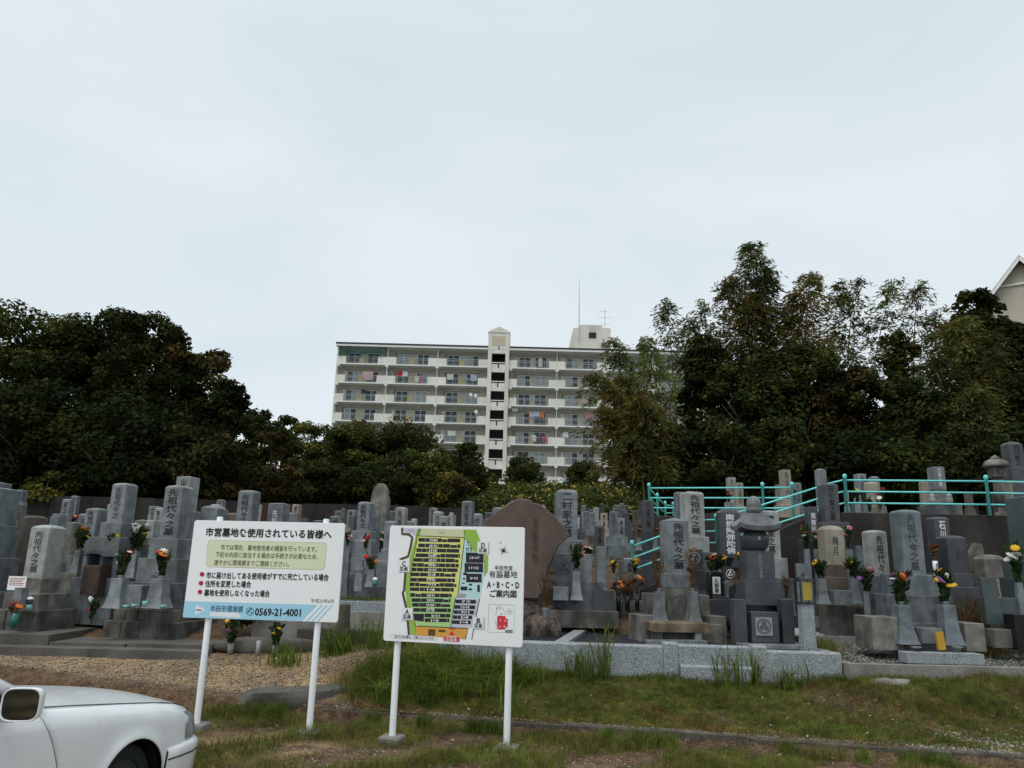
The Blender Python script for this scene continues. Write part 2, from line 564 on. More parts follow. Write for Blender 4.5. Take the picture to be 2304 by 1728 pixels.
leafmat('grass_a', (.135, .20, .03), (.075, .12, .02), .3, 2.2, 0)
leafmat('grass_b', (.20, .235, .045), (.11, .14, .028), .3, 2.2, 0)
leafmat('grass_c', (.28, .21, .08), (.17, .12, .05), .2, 2.2, 0)
leafmat('grass_red', (.22, .09, .04), (.12, .06, .025), .2, 3, 0)
def patchy(x, y, k=1.0, s=0):
    return .5 + .5 * np.sin(x * 1.9 * k + 1.3 + s) * np.sin(y * 2.3 * k + x * .7 + s) + .25 * np.sin(x * 5.1 * k + y * 3.7 + s)
r = np.random.default_rng(11)
wall_y = lambda x: np.where(x < -1.25, 14.7, np.where(x < 5.75, 14.12 - .075 * (x + 1), 13.37))
# main lawn between the kerb and the granite walls
n = 150000
x = r.uniform(-3.6, 10.5, n); ky = kerb_y(x) + .05
y = ky + (wall_y(x) - ky) * r.uniform(0, 1, n) ** .9
xe = x - .5 * (y - 12) + .35 * np.sin(y * 3)
p = np.clip((xe + 3.0) / 1.0, 0, 1) * np.clip((y - ky) / .5, .12, 1)
bare = np.clip((x - 5.2) / 2.5, 0, 1) * np.clip(1.0 - np.abs(y - ky - .9) / 1.1, 0, 1)        # stony patch at the right
p = p * np.clip(1 - bare * (1.15 - .8 * patchy(x, y, 1.7, 2)), 0, 1)
keep = r.uniform(0, 1, n) < p
x, y = x[keep], y[keep]
tall = np.clip((-.3 - x + .9 * np.sin(y * 2)) / 1.8, 0, 1)
h = .045 + .06 * patchy(x, y) + .15 * tall + .05 * np.clip((y - wall_y(x) + .35) / .35, 0, 1)
P = np.stack([x, y, terr_np(x, y) - .01], 1)
blades('lawn_grass', P, h, np.full(len(x), .0038), .55, ['grass_a', 'grass_a', 'grass_a', 'grass_b', 'grass_b', 'grass_c'], 12, 'uneven green grass on the bank below the granite kerb wall', 'grass', dry=np.clip(patchy(x, y, .55, 7) * .75 - .35 + .25 * np.sin(x * 7 + y * 5), 0, .75))
# reddish dry grass at the kerb
n = 16000
x = r.uniform(-2.5, 9.5, n); y = kerb_y(x) - .05 + np.abs(r.normal(0, .25, n))
k = patchy(x, y, 1.5, 5) > .62
x, y = x[k], y[k]
P = np.stack([x, y, terr_np(x, y)], 1)
blades('dry_grass', P, np.full(len(x), .06), np.full(len(x), .004), .9, ['grass_red', 'grass_c', 'grass_red', 'grass_b'], 13, 'reddish dry grass along the concrete kerb edge', 'grass')
# tufts in front of the gutter around the sign feet
n = 90000
x = r.uniform(-5.0, 7.5, n); y = kerb_y(x) - r.uniform(.55, 3.4, n)
dd = kerb_y(x) - y
k = r.uniform(0, 1, n) < np.clip(patchy(x, dd * 1.3, 1.1, 1) * 1.9 - .28 - .10 * dd, 0, 1) * np.where(x > -4.7, 1, .0)
x, y = x[k], y[k]
h = .07 + .09 * patchy(x, y, 1.2, 3)
P = np.stack([x, y, terr_np(x, y) - .01], 1)
blades('verge_grass', P, h, np.full(len(x), .0032), .5, ['grass_a', 'grass_b', 'grass_b', 'grass_c'], 14, 'tufted fine grass around the sign footings', 'grass', dry=np.clip(patchy(x, y, .8, 9) * .6 - .3, 0, .6))
# fringe growing out of the gutter side
n = 15000
x = r.uniform(-4.6, 7.5, n); y = kerb_y(x) - .68 - np.abs(r.normal(0, .12, n))
k = patchy(x, x * 0, 1.6, 4) > .62
x, y = x[k], y[k]
P = np.stack([x, y, terr_np(x, y)], 1)
blades('gutter_grass', P, np.full(len(x), .17), np.full(len(x), .003), .35, ['grass_a', 'grass_b', 'grass_a'], 15, 'long fine grass leaning over the brown gutter', 'grass')
# tall weed clumps, each a thing of its own
def weed(px, py, z, hh, label, seed, n=70, spread=.16, mats=('grass_a', 'grass_b', 'grass_a')):
    q = atz(px, py, z)
    rr = np.random.default_rng(seed)
    P = np.stack([rr.normal(0, spread, n), rr.normal(0, spread, n), np.zeros(n)], 1)
    o = blades('weed_clump', P, np.full(n, hh * 1.35), np.full(n, .010), .42, list(mats), seed, label, 'weed')
    del o['kind']
    yy = min(q.y, float(wall_y(np.array(q.x))) - .12)
    o.location = (q.x, yy, terr(q.x, yy) - .01)
    o['group'] = 'weed clumps on the bank'
WEEDS = [(790, 1490, .3, .42, 'bushy green weed clump on sand right of the notice board post'), (745, 1510, .25, .30, 'low green weed clump behind the right post of the notice board'),
         (640, 1535, .15, .28, 'small weed clump by the tip of the flat rock'), (850, 1500, .3, .40, 'tall arching weed clump at the left edge of the lawn'),
         (930, 1470, .35, .38, 'broad arching grass clump behind the left post of the map board'), (1000, 1510, .25, .30, 'arching grass clump below the middle of the map board'),
         (1300, 1500, .42, .40, 'upright weed clump against the granite wall, left of its engraved panel'), (1348, 1505, .42, .62, 'tallest single stalk weed in front of the granite wall'),
         (1625, 1520, .42, .45, 'broad bladed weed clump in front of the granite wall below the offering table'), (1690, 1530, .42, .45, 'slender weed clump in front of the five-tier tomb'),
         (1755, 1530, .42, .30, 'low weed clump near the right end of the granite wall'), (1060, 1560, .15, .30, 'weed clump beside the right post of the map board')]
n = 2600
cx = r.uniform(-3.3, .6, 70); cy = r.uniform(12.3, 14.0, 70)
ci = r.integers(0, 70, n)
x = cx[ci] + r.normal(0, .09, n); y = cy[ci] + r.normal(0, .09, n)
k = (y > kerb_y(x) + .35) & (x > -3.0 + .5 * (y - 12))
x, y = x[k], y[k]
blades('arching_grass', np.stack([x, y, terr_np(x, y) - .01], 1), np.full(len(x), .36), np.full(len(x), .0095), .75, ['grass_a', 'grass_b', 'grass_a'], 17, 'long arching grass blades on the left part of the lawn', 'grass', .9)
for i, a in enumerate(WEEDS):
    weed(a[0], a[1], a[2], a[3], a[4], 100 + i, n=34 if 'stalk' in a[4] or 'slender' in a[4] else 80, spread=.04 if 'stalk' in a[4] or 'slender' in a[4] else .15)

def pebbles(name, x, y, z, s, mats, seed, label, cat):
    r = np.random.default_rng(seed)
    n = len(x)
    o6 = np.array([(1, 0, 0), (0, 1, 0), (-1, 0, 0), (0, -1, 0), (0, 0, .7), (0, 0, -.7)], float)
    fc = [(0, 1, 4), (1, 2, 4), (2, 3, 4), (3, 0, 4), (1, 0, 5), (2, 1, 5), (3, 2, 5), (0, 3, 5)]
    v = o6[None] * r.uniform(.6, 1.3, (n, 6, 1)) * s[:, None, None] * np.stack([r.uniform(.8, 1.5, n), r.uniform(.8, 1.2, n), r.uniform(.5, .9, n)], 1)[:, None, :]
    a = r.uniform(0, 6.28, n)
    ca, sa = np.cos(a)[:, None], np.sin(a)[:, None]
    v = np.stack([v[..., 0] * ca - v[..., 1] * sa, v[..., 0] * sa + v[..., 1] * ca, v[..., 2]], -1)
    v = v + np.stack([x, y, z], 1)[:, None, :]
    T = v[:, np.array(fc)]                         # n, 8, 3, 3
    me = quads_mesh(name, T.reshape(-1, 3, 3), mats, 3)
    mi = np.repeat(r.integers(0, len(mats), n), 8).astype(np.int32)
    me.polygons.foreach_set('material_index', mi)
    return tag(inst(name, me), label, cat, kind='stuff')
M('peb_sand', (.34, .24, .14), (.2, .14, .085), 20, .9); M('peb_grey', (.2, .19, .175), (.11, .105, .10), 20, .9)
M('peb_pale', (.42, .38, .31), (.28, .25, .2), 20, .9); M('peb_dark', (.075, .07, .065), (.04, .038, .036), 20, .9)
M('peb_green', (.16, .21, .20), (.07, .095, .095), 25, .7); M('peb_navy', (.022, .024, .036), (.012, .013, .02), 25, .6)
M('peb_white', (.55, .55, .52), (.33, .33, .31), 25, .8)
n = 26000
x = r.uniform(-11.5, -2.2, n); y = r.uniform(11.5, 15.3, n)
band = np.exp(-((y - (13.6 - .05 * (x + 6))) / .75) ** 2)
k = (y > kerb_y(x) + .1) & (r.uniform(0, 1, n) < .15 + .85 * band) & (x < -2.6 - .4 * np.sin(y * 3))
x, y = x[k], y[k]
pebbles('path_gravel', x, y, terr_np(x, y) + .004, r.uniform(.008, .024, len(x)), ['peb_sand', 'peb_grey', 'peb_grey', 'peb_pale', 'peb_dark', 'peb_sand'], 21, 'mixed tan and grey gravel on the sandy path', 'gravel')
n = 5000
x = r.uniform(4.6, 9.8, n); y = kerb_y(x) + .1 + np.abs(r.normal(.5, .5, n))
k = y < 13.3
x, y = x[k], y[k]
pebbles('stony_patch', x, y, terr_np(x, y) + .004, r.uniform(.008, .026, len(x)), ['peb_sand', 'peb_grey', 'peb_pale', 'peb_grey', 'peb_white'], 22, 'loose stones in the thin grass at the lower right', 'gravel')
n = 5200
x = r.uniform(-7, 9, n); y = kerb_y(x) + r.normal(-.02, .16, n)
pebbles('kerb_grit', x, y, np.maximum(terr_np(x, y), np.where(np.abs(y - kerb_y(x)) < .08, .088, -9)) + .002, r.uniform(.004, .011, len(x)), ['peb_sand', 'peb_grey', 'peb_pale', 'peb_white'], 23, 'grit and tiny stones on and beside the concrete kerb', 'gravel')
n = 5000
x = r.uniform(-5.2, 1.5, n); y = r.uniform(7.6, 9.9, n)
pebbles('verge_gravel', x, y, terr_np(x, y) + .002, r.uniform(.005, .016, len(x)), ['peb_sand', 'peb_grey', 'peb_pale', 'peb_sand'], 24, 'sandy gravel beside the car bumper', 'gravel')

# fallen leaves on lawn and path
n = 900
x = r.uniform(-6, 9.5, n); y = kerb_y(x) + r.uniform(-1.6, 2.6, n)
z = np.where(np.abs(y - kerb_y(x)) < .09, .09, terr_np(x, y)) + np.where(x > -2.5, .035, .008)
a = r.uniform(0, 6.28, n); sz = r.uniform(.018, .04, n)
t = np.stack([np.cos(a), np.sin(a), r.normal(0, .3, n)], 1) * sz[:, None]
s2 = np.stack([-np.sin(a), np.cos(a), r.normal(0, .3, n)], 1) * sz[:, None] * .55
P = np.stack([x, y, z], 1)
M('litter_a', (.26, .15, .07), (.16, .09, .04), 9, .9); M('litter_b', (.42, .36, .27), (.3, .25, .18), 9, .9); M('litter_c', (.30, .10, .03), (.2, .06, .02), 9, .9)
me = quads_mesh('fallen_leaves', np.stack([P - t, P + s2, P + t, P - s2], 1), ['litter_a', 'litter_b', 'litter_c'])
me.polygons.foreach_set('material_index', r.choice([0, 0, 1, 2], n).astype(np.int32))
tag(inst('fallen_leaves', me), 'scattered dead leaves on the lawn and sand', 'leaves', kind='stuff')
# flat rocks lying on the bank
def rock(name, cx, cy, cz, rx, ry, rz, mat, seed, label, rzrot=0., cat='rock', flat_top=.5, jag=.12):
    rr = random.Random(seed)
    b = MB()
    n, m = 18, 9
    rings = []
    ph = [rr.uniform(0, 6.28) for _ in range(6)]
    for j in range(m + 1):
        t = math.pi * (j / m - .5)
        ring = []
        for i in range(n):
            a = 2 * math.pi * i / n
            k = 1 + jag * math.sin(2 * a + ph[0]) + jag * .8 * math.sin(3 * a + ph[1] + t * 2) + jag * .5 * math.sin(5 * a + ph[2] - t * 3) + rr.uniform(-.35, .35) * jag
            cc = max(math.cos(t), .03)
            zz = math.sin(t)
            zz = min(zz, flat_top + .12 * math.sin(3 * a + ph[3])) if zz > 0 else zz
            ring.append((rx * k * cc ** .7 * math.cos(a), ry * k * cc ** .7 * math.sin(a), rz * zz))
        rings.append(ring)
    b.rings(rings)
    o = b.build(name, mat, None, (cx, cy, cz), rzrot)
    smooth_by_angle(o, 50)
    return tag(o, label, cat)
q = atz(680, 1560, .2); rock('flat_rock', q.x - .1, q.y - .1, terr(q.x, q.y) - .02, .78, .36, .26, 'slab', 4, 'long flat grey rock lying between sand and lawn', .5)
q = atz(2010, 1582, .2); rock('embedded_stone', q.x, q.y, terr(q.x, q.y) - .01, .34, .15, .13, 'concrete', 6, 'grey broken stone half sunk in the lawn at the right', -.2)
q = atz(2250, 1570, .2); rock('embedded_stone', q.x, q.y, terr(q.x, q.y) - .03, .62, .2, .12, 'concrete', 8, 'long low concrete fragment in grass at the right edge', -.05)
q = atz(870, 1475, .4); rock('flat_rock', q.x, q.y, terr(q.x, q.y) - .02, .5, .16, .1, 'slab', 9, 'narrow dark rock at the sandy edge left of the map board', .35)

# ------------------------------------------------------------------ apartment block
_before = set(o.name for o in scn.objects)
BY = 106.0
M('bwall', (.74, .715, .63), (.67, .645, .57), .5, .9, (6, .05), ((.36, .34, .29), .35, .5))
M('bpanel', (.78, .76, .69), (.71, .69, .62), .6, .9, (5, .06), ((.40, .38, .33), .3, .8), rnd=.03)
M('bwhite', (.84, .84, .80), None, rough=.7)
M('bwall_shaded', (.50, .475, .41), (.43, .41, .35), .6, .9, (5, .08), ((.30, .28, .23), .4, .8))  # wall behind the balconies: recess shade put into a darker wall colour
M('bbeige', (.60, .50, .38), None, rough=.9)
M('broof', (.03, .032, .035), None, rough=.6)
M('brail', (.34, .40, .42), None, rough=.4)
M('bframe', (.70, .73, .74), None, rough=.4)
M('byellow', (.55, .42, .15), (.48, .37, .13), 2, .7, rnd=.1)
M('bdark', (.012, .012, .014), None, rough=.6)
M('bpipe', (.55, .54, .50), None, rough=.6)
M('glass_a', (.02, .023, .026), None, rough=.2, spec=.4)
M('glass_b', (.06, .07, .078), None, rough=.2, spec=.4)
M('glass_c', (.28, .30, .30), None, rough=.35, spec=.6)
M('brown_band', (.28, .23, .17), None, rough=.8)
bx0 = at(760.5, 776, BY).x
tx0, tx1 = at(1098, 800, BY).x, at(1146, 800, BY).x
zs0 = at(1300, 1094, BY).z
FH = (at(1300, 832.6, BY).z - zs0) / 6
z_roof = zs0 + 7 * FH
z_gr = zs0 - FH + .1
bays = []
bw = (tx0 - bx0) / 3
for i in range(3):
    bays.append((bx0 + i * bw, bw, 0))
bwr = bw * .955
for i in range(4):
    bays.append((tx1 + i * bwr, bwr, 1))
bxe = tx1 + 4 * bwr
bld = thing('apartment_building', (0, BY, 0), 0, 'long cream eight storey apartment block with rows of balconies on the hill', 'building')
DEP = 9.0
B = lambda *a: MB().box(*a)
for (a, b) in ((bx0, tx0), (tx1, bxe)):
    B(a, b, 1.5, 1.5 + DEP, z_gr, z_roof).build('wall', 'bwall_shaded', bld)
    rf = B(a - .25, b + (.25 if b == bxe else -.02), -.35, DEP + 2, z_roof + .18, z_roof + .42).build('roof', 'broof', bld)
    B(a - .2, b + (.2 if b == bxe else -.03), -.3, DEP + 1.9, z_roof - .12, z_roof + .177).build('fascia', 'bwhite', rf)
B(bx0 - .02, bx0 + .16, .02, 1.5, z_gr, z_roof - .13).build('end_wall', 'bwall', bld)
# meshes shared by all bays
ow = 4.62 * bw / 7.33
me_rail = {}
def rail_mesh(wd):
    k = round(wd, 2)
    if k not in me_rail:
        m_ = MB()
        m_.box(0, wd, .03, .08, 1.06, 1.12); m_.box(0, wd, .04, .07, .22, .26)
        n_ = int(wd / .16)
        for j in range(n_ + 1):
            x_ = wd * j / n_
            t_ = .022 if j % 8 == 0 else .011
            m_.box(x_ - t_, x_ + t_, .04, .07, .0, 1.06)
        me_rail[k] = m_.mesh('railing', 'brail')
    return me_rail[k]
me_frame = MB()
FWD, FHT = 1.72, 1.86
for (a, b, c, d) in ((-.86, .86, 0, .07), (-.86, .86, FHT - .07, FHT), (-.86, -.80, .07, FHT - .07), (.80, .86, .07, FHT - .07), (-.035, .035, .07, FHT - .07), (-.80, -.035, .98, 1.03), (.035, .80, .98, 1.03)):
    me_frame.box(a, b, -.05, .03, c, d)
me_frame = me_frame.mesh('window', 'bframe')
panes = [MB().box(-.80, -.035, -.012, .01, .07, FHT - .07).mesh('pane', 'glass_' + k) for k in 'abc'] + [MB().box(.035, .80, -.012, .01, .07, FHT - .07).mesh('pane', 'glass_' + k) for k in 'abc']
me_hatch = {0: MB().box(-.32, .32, .085, .12, .06, 1.02).mesh('hatch_panel', 'byellow'), 1: MB().box(-.15, .15, .085, .12, .06, 1.02).mesh('hatch_panel', 'byellow')}
me_part = MB().box(-.03, .03, .12, 1.5, 0, FH - .2).mesh('partition', 'bwhite')
me_pipe = MB().lathe([(.05, 0), (.05, FH - .2)], 8).mesh('drain_pipe', 'bpipe')
me_brk = MB().box(-.22, .22, -.06, 1.5, -.28, -.003).mesh('bracket', 'bwhite')
rb = random.Random(9)
gk = 0
for bi, (x0, wd, side) in enumerate(bays):
    so = (wd - ow) / 2
    cx = x0 + wd / 2
    me_solid = {}
    for fl in range(-1, 7):
        z = zs0 + fl * FH
        gz = z + .2 if fl >= 0 else z_gr + .5
        if fl >= 0:
            B(x0 + .004, x0 + wd - .004, -.02 + .01 * (bi % 2), 1.5, z, z + .18).build('balcony_slab', 'bwhite', bld)
            pl = ((x0 + (.012 if bi not in (0,) else -.015), x0 + so), (x0 + so + ow, x0 + wd - .012))
            for (a, b) in pl:
                B(a, b, .0, .12, z + .183, z + 1.22).build('balcony_panel', 'bpanel', bld)
            inst('railing', rail_mesh(ow), bld, (x0 + so, 0, z + .11))
            inst('hatch_panel', me_hatch[side], bld, (cx - .1, .08, z + .18))
            inst('bracket', me_brk, bld, (x0 + (.25 if bi in (0, 3) else 0), .06, z))
            inst('drain_pipe', me_pipe, bld, (x0 + .32, 1.3, z + .19))
            if bi not in (0, 3):
                inst('partition', me_part, bld, (x0, 0, z + .19))
        B(cx - 2.75, cx + 2.75, 1.44, 1.52, gz + 2.0, gz + 2.12).build('shade_band', 'brown_band', bld)  # brown strip painting in the shade along the window frame top
        for s_ in (-1, 1):
            wx = cx + s_ * (1.42 if side == 0 else 1.18)
            w_ = inst('window', me_frame, bld, (wx, 1.45, gz + .08), 0, (1, 1, 1))
            k1, k2 = rb.choice([(0, 0), (0, 1), (1, 0), (1, 2), (2, 0), (0, 0), (2, 2)])
            inst('pane', panes[k1], w_, (0, 0, 0)); inst('pane', panes[3 + k2], w_, (0, .015, 0))
        B(cx - 2.74, cx - 2.4, 1.46, 1.53, gz + .1, gz + 1.99).build('side_shutter', 'brown_band' if rb.random() < .3 else 'bwall', bld)
# stair tower
tz1 = at(1099, 750, BY).z
tzp = at(1122, 740, BY).z
tw = tx1 - tx0
tower_b = MB()
twx = lambda f: tx0 + tw * f
B(twx(0.004), twx(.18), -.5, 8, z_gr, tz1).build('stair_wall', 'bwall', bld)
B(twx(.82), twx(.996), -.5, 8, z_gr, tz1).build('stair_wall', 'bwall', bld)
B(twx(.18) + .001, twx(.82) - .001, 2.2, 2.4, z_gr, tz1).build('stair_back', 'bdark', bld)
B(twx(.18) + .002, twx(.82) - .002, -.45, 2.2, zs0 + 7 * FH - .1, tz1 - .01).build('stair_head', 'bpanel', bld)
B(twx(.19), twx(.81), -.47, -.452, zs0 + 7 * FH + .4, zs0 + 7 * FH + 1.9).build('stair_panel', 'bbeige', bld)
cap = MB()
cap.rings([[(twx(-.02), y_, tz1), (twx(1.02), y_, tz1), (twx(1.02), y_, tz1 + .1), (twx(.5), y_, tzp + .2), (twx(-.02), y_, tz1 + .1)][::-1] for y_ in (-.55, 8.05)])
cap.build('stair_gable', 'bwall', bld)
for k in range(8):
    zt = zs0 - FH * .35 + k * FH
    if k < 8:
        B(twx(.18) + .003, twx(.82) - .003, -.42, 0, zt - 1.25 + 1.45 + .05, zt - 1.25 + 1.45 + .65).build('spandrel', 'bpanel', bld)
        B(twx(.18) + .003, twx(.82) - .003, -.40, -.2, zt + .85, zt + 1.44).build('spandrel', 'bpanel', bld)
        B(twx(.19), twx(.81), -.46, -.41, zt + 1.60, zt + 1.72).build('stair_rail', 'bwhite', bld)
        B(twx(.475), twx(.525), -.46, -.425, zt + .85, zt + 1.60).build('stair_rail', 'bdark', bld)
# entrance at the foot
B(twx(-.25), twx(1.25), -1.6, -.52, zs0 - .2, zs0 + .05).build('entrance_canopy', 'bwhite', bld)
B(twx(-.06), twx(-.0), -1.5, -1.4, z_gr, zs0 - .21).build('canopy_post', 'bwhite', bld)
# roof house with water tank hatch
ph0, ph1 = at(1283, 760, BY + 4).x, at(1374, 760, BY + 4).x
pz = at(1330, 731, BY + 4).z
pt = MB()
w_ = ph1 - ph0
poly = [(ph0, z_roof + .43), (ph1, z_roof + .43), (ph1, pz - .5), (ph0 + w_ * .8, pz - .4), (ph0 + w_ * .8, pz), (ph0 + w_ * .25, pz), (ph0 + w_ * .23, pz - .5), (ph0 + w_ * .08, pz - .55), (ph0, pz - 3.2)]
pt.rings([[(x_, y_, z_) for x_, z_ in reversed(poly)] for y_ in (4.0, 8.5)])
pho = pt.build('roof_house', 'bwall', bld)
B(ph0 + w_ * .46, ph0 + w_ * .64, 3.9, 3.995, pz - 2.1, pz - 1.25).build('louvre', 'bdark', pho)
B(ph0 + w_ * .47, ph0 + w_ * .63, 3.93, 3.99, pz - 1.2, pz - .1).build('hatch', 'bpipe', pho)
B(ph0 + w_ * .24, ph0 + w_ * .40, 3.93, 3.99, z_roof + .5, z_roof + 1.2).build('louvre', 'bdark', pho)
B(ph0 + w_ * .76, ph0 + w_ * .97, 3.4, 3.99, pz - 3.4, pz - 2.9).build('balcony_box', 'brown_band', pho)
rx_ = at(1303, 700, BY + 3.7).x
rod = MB().tube([(rx_, 3.7, pz - 2.6), (rx_, 3.7, pz + 3.2), (rx_, 3.7, at(1303, 626, BY + 3.7).z)], [.09, .07, .025], 6)
rod.build('lightning_rod', 'bpipe', bld)
ax_ = at(1361, 700, BY + 5).x
an = MB().tube([(ax_, 5, pz - .6), (ax_, 5, at(1361, 695, BY + 5).z)], .05, 6)
for k, l_ in ((.6, .8), (1.6, 1.1), (2.6, .7)):
    an.tube([(ax_ - l_, 5, pz + k), (ax_ + l_, 5, pz + k - .1)], .03, 5)
tag(an.build('rooftop_antenna', 'bpipe', bld), None)
# satellite dishes, air conditioner, washing and a bird net on the balconies
dish = MB()
dish.rings([[(r_ * math.cos(t), -.12 + r_ * r_ * .5 + .0, r_ * math.sin(t)) for t in [2 * math.pi * i / 14 for i in range(14)]] for r_ in (.04, .17, .28)])
dish.rings([[(r_ * math.cos(-t), -.10 + r_ * r_ * .5 + .0, r_ * math.sin(-t)) for t in [2 * math.pi * i / 14 for i in range(14)]] for r_ in (.04, .17, .28)])
dish.tube([(0, .0, 0), (0, .12, -.1), (0, .14, -.5)], .03, 6)
me_dish = dish.mesh('satellite_dish', 'bwhite')
for (px, py, lb) in ((1059, 889, 'left of the pair of white satellite dishes on a balcony left of the stair tower'), (1070, 891, 'right of the pair of white satellite dishes on a balcony left of the stair tower'), (1071, 927, 'single white satellite dish on the balcony one floor below the pair')):
    p = at(px, py, BY - .3)
    o = tag(inst('satellite_dish', me_dish, None, p, .35), lb, 'satellite dish', 'satellite dishes on balconies')
def laundry(px, py, w, h, col, lb):
    p = at(px, py, BY + .4)
    b_ = MB()
    k = 5
    rr = random.Random(int(px * 7 + py))
    front = [(-w / 2 + w * i / (k - 1), rr.uniform(-.05, .05)) for i in range(k)]
    rings = [[(x_, y_ + dy, z_ + (rr.uniform(-.06, .02) if z_ < 0 else 0)) for x_, y_ in front] + [(x_, y_ + dy + .03, z_) for x_, y_ in reversed(front)] for z_, dy in ((-h / 2, .0), (0, .03), (h / 2, 0))]
    b_.rings(rings)
    tag(b_.build('hanging_laundry', col, None, p), lb, 'laundry', 'washing hung out on the balconies')
M('cloth_pink', (.55, .38, .38), None, rough=.9); M('cloth_blue', (.38, .48, .6), None, rough=.9); M('cloth_navy', (.03, .04, .08), None, rough=.9)
M('cloth_magenta', (.4, .1, .22), None, rough=.9)
LA = [(827, 845, 1.6, 1.3, 'cloth_pink', 'pale pink sheet hung on the leftmost balcony of the second row from the roof'),
      (900, 841, .7, .7, 'petal_red', 'small red cloth on the middle balcony of the second row from the roof'), (911, 841, .8, .7, 'petal_white', 'white shirts beside the red cloth on a balcony'),
      (948, 851, .6, 1.2, 'cloth_magenta', 'dark pink towel over a balcony rail'), (938, 853, .6, .9, 'petal_white', 'white cloth left of the dark pink towel'),
      (1013, 848, .9, .8, 'petal_white', 'white washing on the balcony just left of the stair tower, second row'), (1066, 850, .9, .9, 'cloth_blue', 'pale blue washing just left of the stair tower'),
      (1216, 816, .6, 1.2, 'petal_white', 'single white cloth on a top row balcony right of the stair tower'), (1207, 932, 1.4, .7, 'cloth_blue', 'blue and white towel above the rail right of the stair tower'),
      (1196, 932, .7, .7, 'cloth_pink', 'salmon towel left of the blue towel'), (1219, 933, .7, .7, 'petal_orange', 'orange towel right of the blue towel'),
      (1316, 900, 1.0, 1.0, 'cloth_pink', 'pinkish washing on a balcony beside the bamboo'), (1325, 936, 1.0, .8, 'petal_pink', 'pink cloth one floor below the pinkish washing'),
      (1201, 986, .7, .9, 'petal_white', 'white shirt, left of three on a balcony right of the stair tower'), (1215, 988, .5, .9, 'cloth_navy', 'navy shirt between white shirts on a balcony'),
      (1224, 988, .6, .9, 'petal_red', 'red cloth right of the navy shirt'), (1273, 978, .7, .7, 'petal_white', 'white washing two bays right of the stair tower'),
      (1016, 975, 1.1, .7, 'petal_white', 'white washing above the tree tops left of the stair tower'), (818, 882, .7, .7, 'cloth_navy', 'dark washing on the leftmost balcony of the third row')]
for a in LA:
    laundry(*a)
M('net', (.03, .16, .15), (.02, .10, .10), 1.2, .8)
nb = MB()
p0 = at(775, 795, BY)
for i in range(14):
    nb.tube([(bx0 + .3 + i * .52, -.12, z_roof - .2), (bx0 + .5 + i * .48, -.16, z_roof - 1.3 - .5 * (i % 3 == 0))], .035, 4)
for j in range(7):
    nb.tube([(bx0 + .3, -.12, z_roof - .22 - j * .17), (bx0 + 7.1, -.14, z_roof - .25 - j * .16)], .03, 4)
tag(nb.build('bird_net', 'net', None, (0, BY, 0)), 'teal bird net hung over the top left balcony of the apartment block', 'net')
o = B(-.4, .4, -.15, .15, 0, .55).box(-.3, .3, -.17, -.152, .08, .47).build('air_conditioner', 'bwhite', None, at(1158, 926, BY + .9))
tag(o, 'white air conditioner unit fixed above a balcony right of the stair tower', 'air conditioner')

# fence and low wall at the foot of the block
fx0, fx1 = at(1140, 1120, 97).x, at(1300, 1120, 97).x
fo = thing('white_fence', (fx0, 97, at(1200, 1142, 97).z), 0, 'low white fence at the foot of the apartment block', 'fence')
L_ = fx1 - fx0
MB().box(0, L_, 0, .05, .95, 1.02).build('top_rail', 'bwhite', fo)
mp_ = MB().box(-.04, .04, -.02, .04, 0, .948).mesh('picket', 'bwhite')
for i in range(int(L_ / .35) + 1):
    inst('picket', mp_, fo, (i * .35, 0, 0))

FAR = [o for o in scn.objects if o.name not in _before and o.parent is None]
# house on the rise at the right
hr = at(2292, 575, 58); he = at(2190, 684, 58)
hs = thing('house', (hr.x, 58, 0), math.radians(-34), 'cream gabled house with dark roof edge above the trees at the right', 'house')
sl = 1.22 * (hr.z - he.z) / (hr.x - he.x)
hwid = 6.0
zr, zg = hr.z, terr(hr.x, 58) - 1
hb = MB()
hb.rings([[(-hwid + .6, y_, zg), (hwid - .6, y_, zg), (hwid - .6, y_, zr - sl * (hwid - .6) - .3), (0, y_, zr - .3), (-hwid + .6, y_, zr - sl * (hwid - .6) - .3)][::-1] for y_ in (.6, 9)])
M('house_wall', (.50, .46, .37), (.45, .41, .33), 1, .9)
hb.build('wall', 'house_wall', hs)
for s_ in (-1, 1):
    rb_ = MB()
    pr = [(0, zr), (s_ * hwid, zr - sl * hwid), (s_ * hwid, zr - sl * hwid - .22), (0, zr - .22)]
    if s_ < 0:
        pr = pr[::-1]
    rb_.rings([[(x_, y_, z_) for x_, z_ in pr][::-1] for y_ in (-.1, 9.6)])
    rr_ = rb_.build('roof', 'broof', hs)
    fb = MB()
    pr = [(s_ * .01, zr - .1), (s_ * hwid * .99, zr - sl * hwid * .99 - .1), (s_ * hwid * .99, zr - sl * hwid * .99 - .5), (s_ * .01, zr - .5)]
    if s_ < 0:
        pr = pr[::-1]
    fb.rings([[(x_, y_, z_) for x_, z_ in pr][::-1] for y_ in (-.2, -.104)])
    fb.build('bargeboard', 'bwhite', rr_)
B(.4, 2.2, .5, .598, zr - 1.6, zr - 1.2).build('vent', 'bpipe', hs)
B(-1.9, 1.9, .45, .596, zr - 2.35, zr - 2.2).build('trim', 'bwhite', hs)

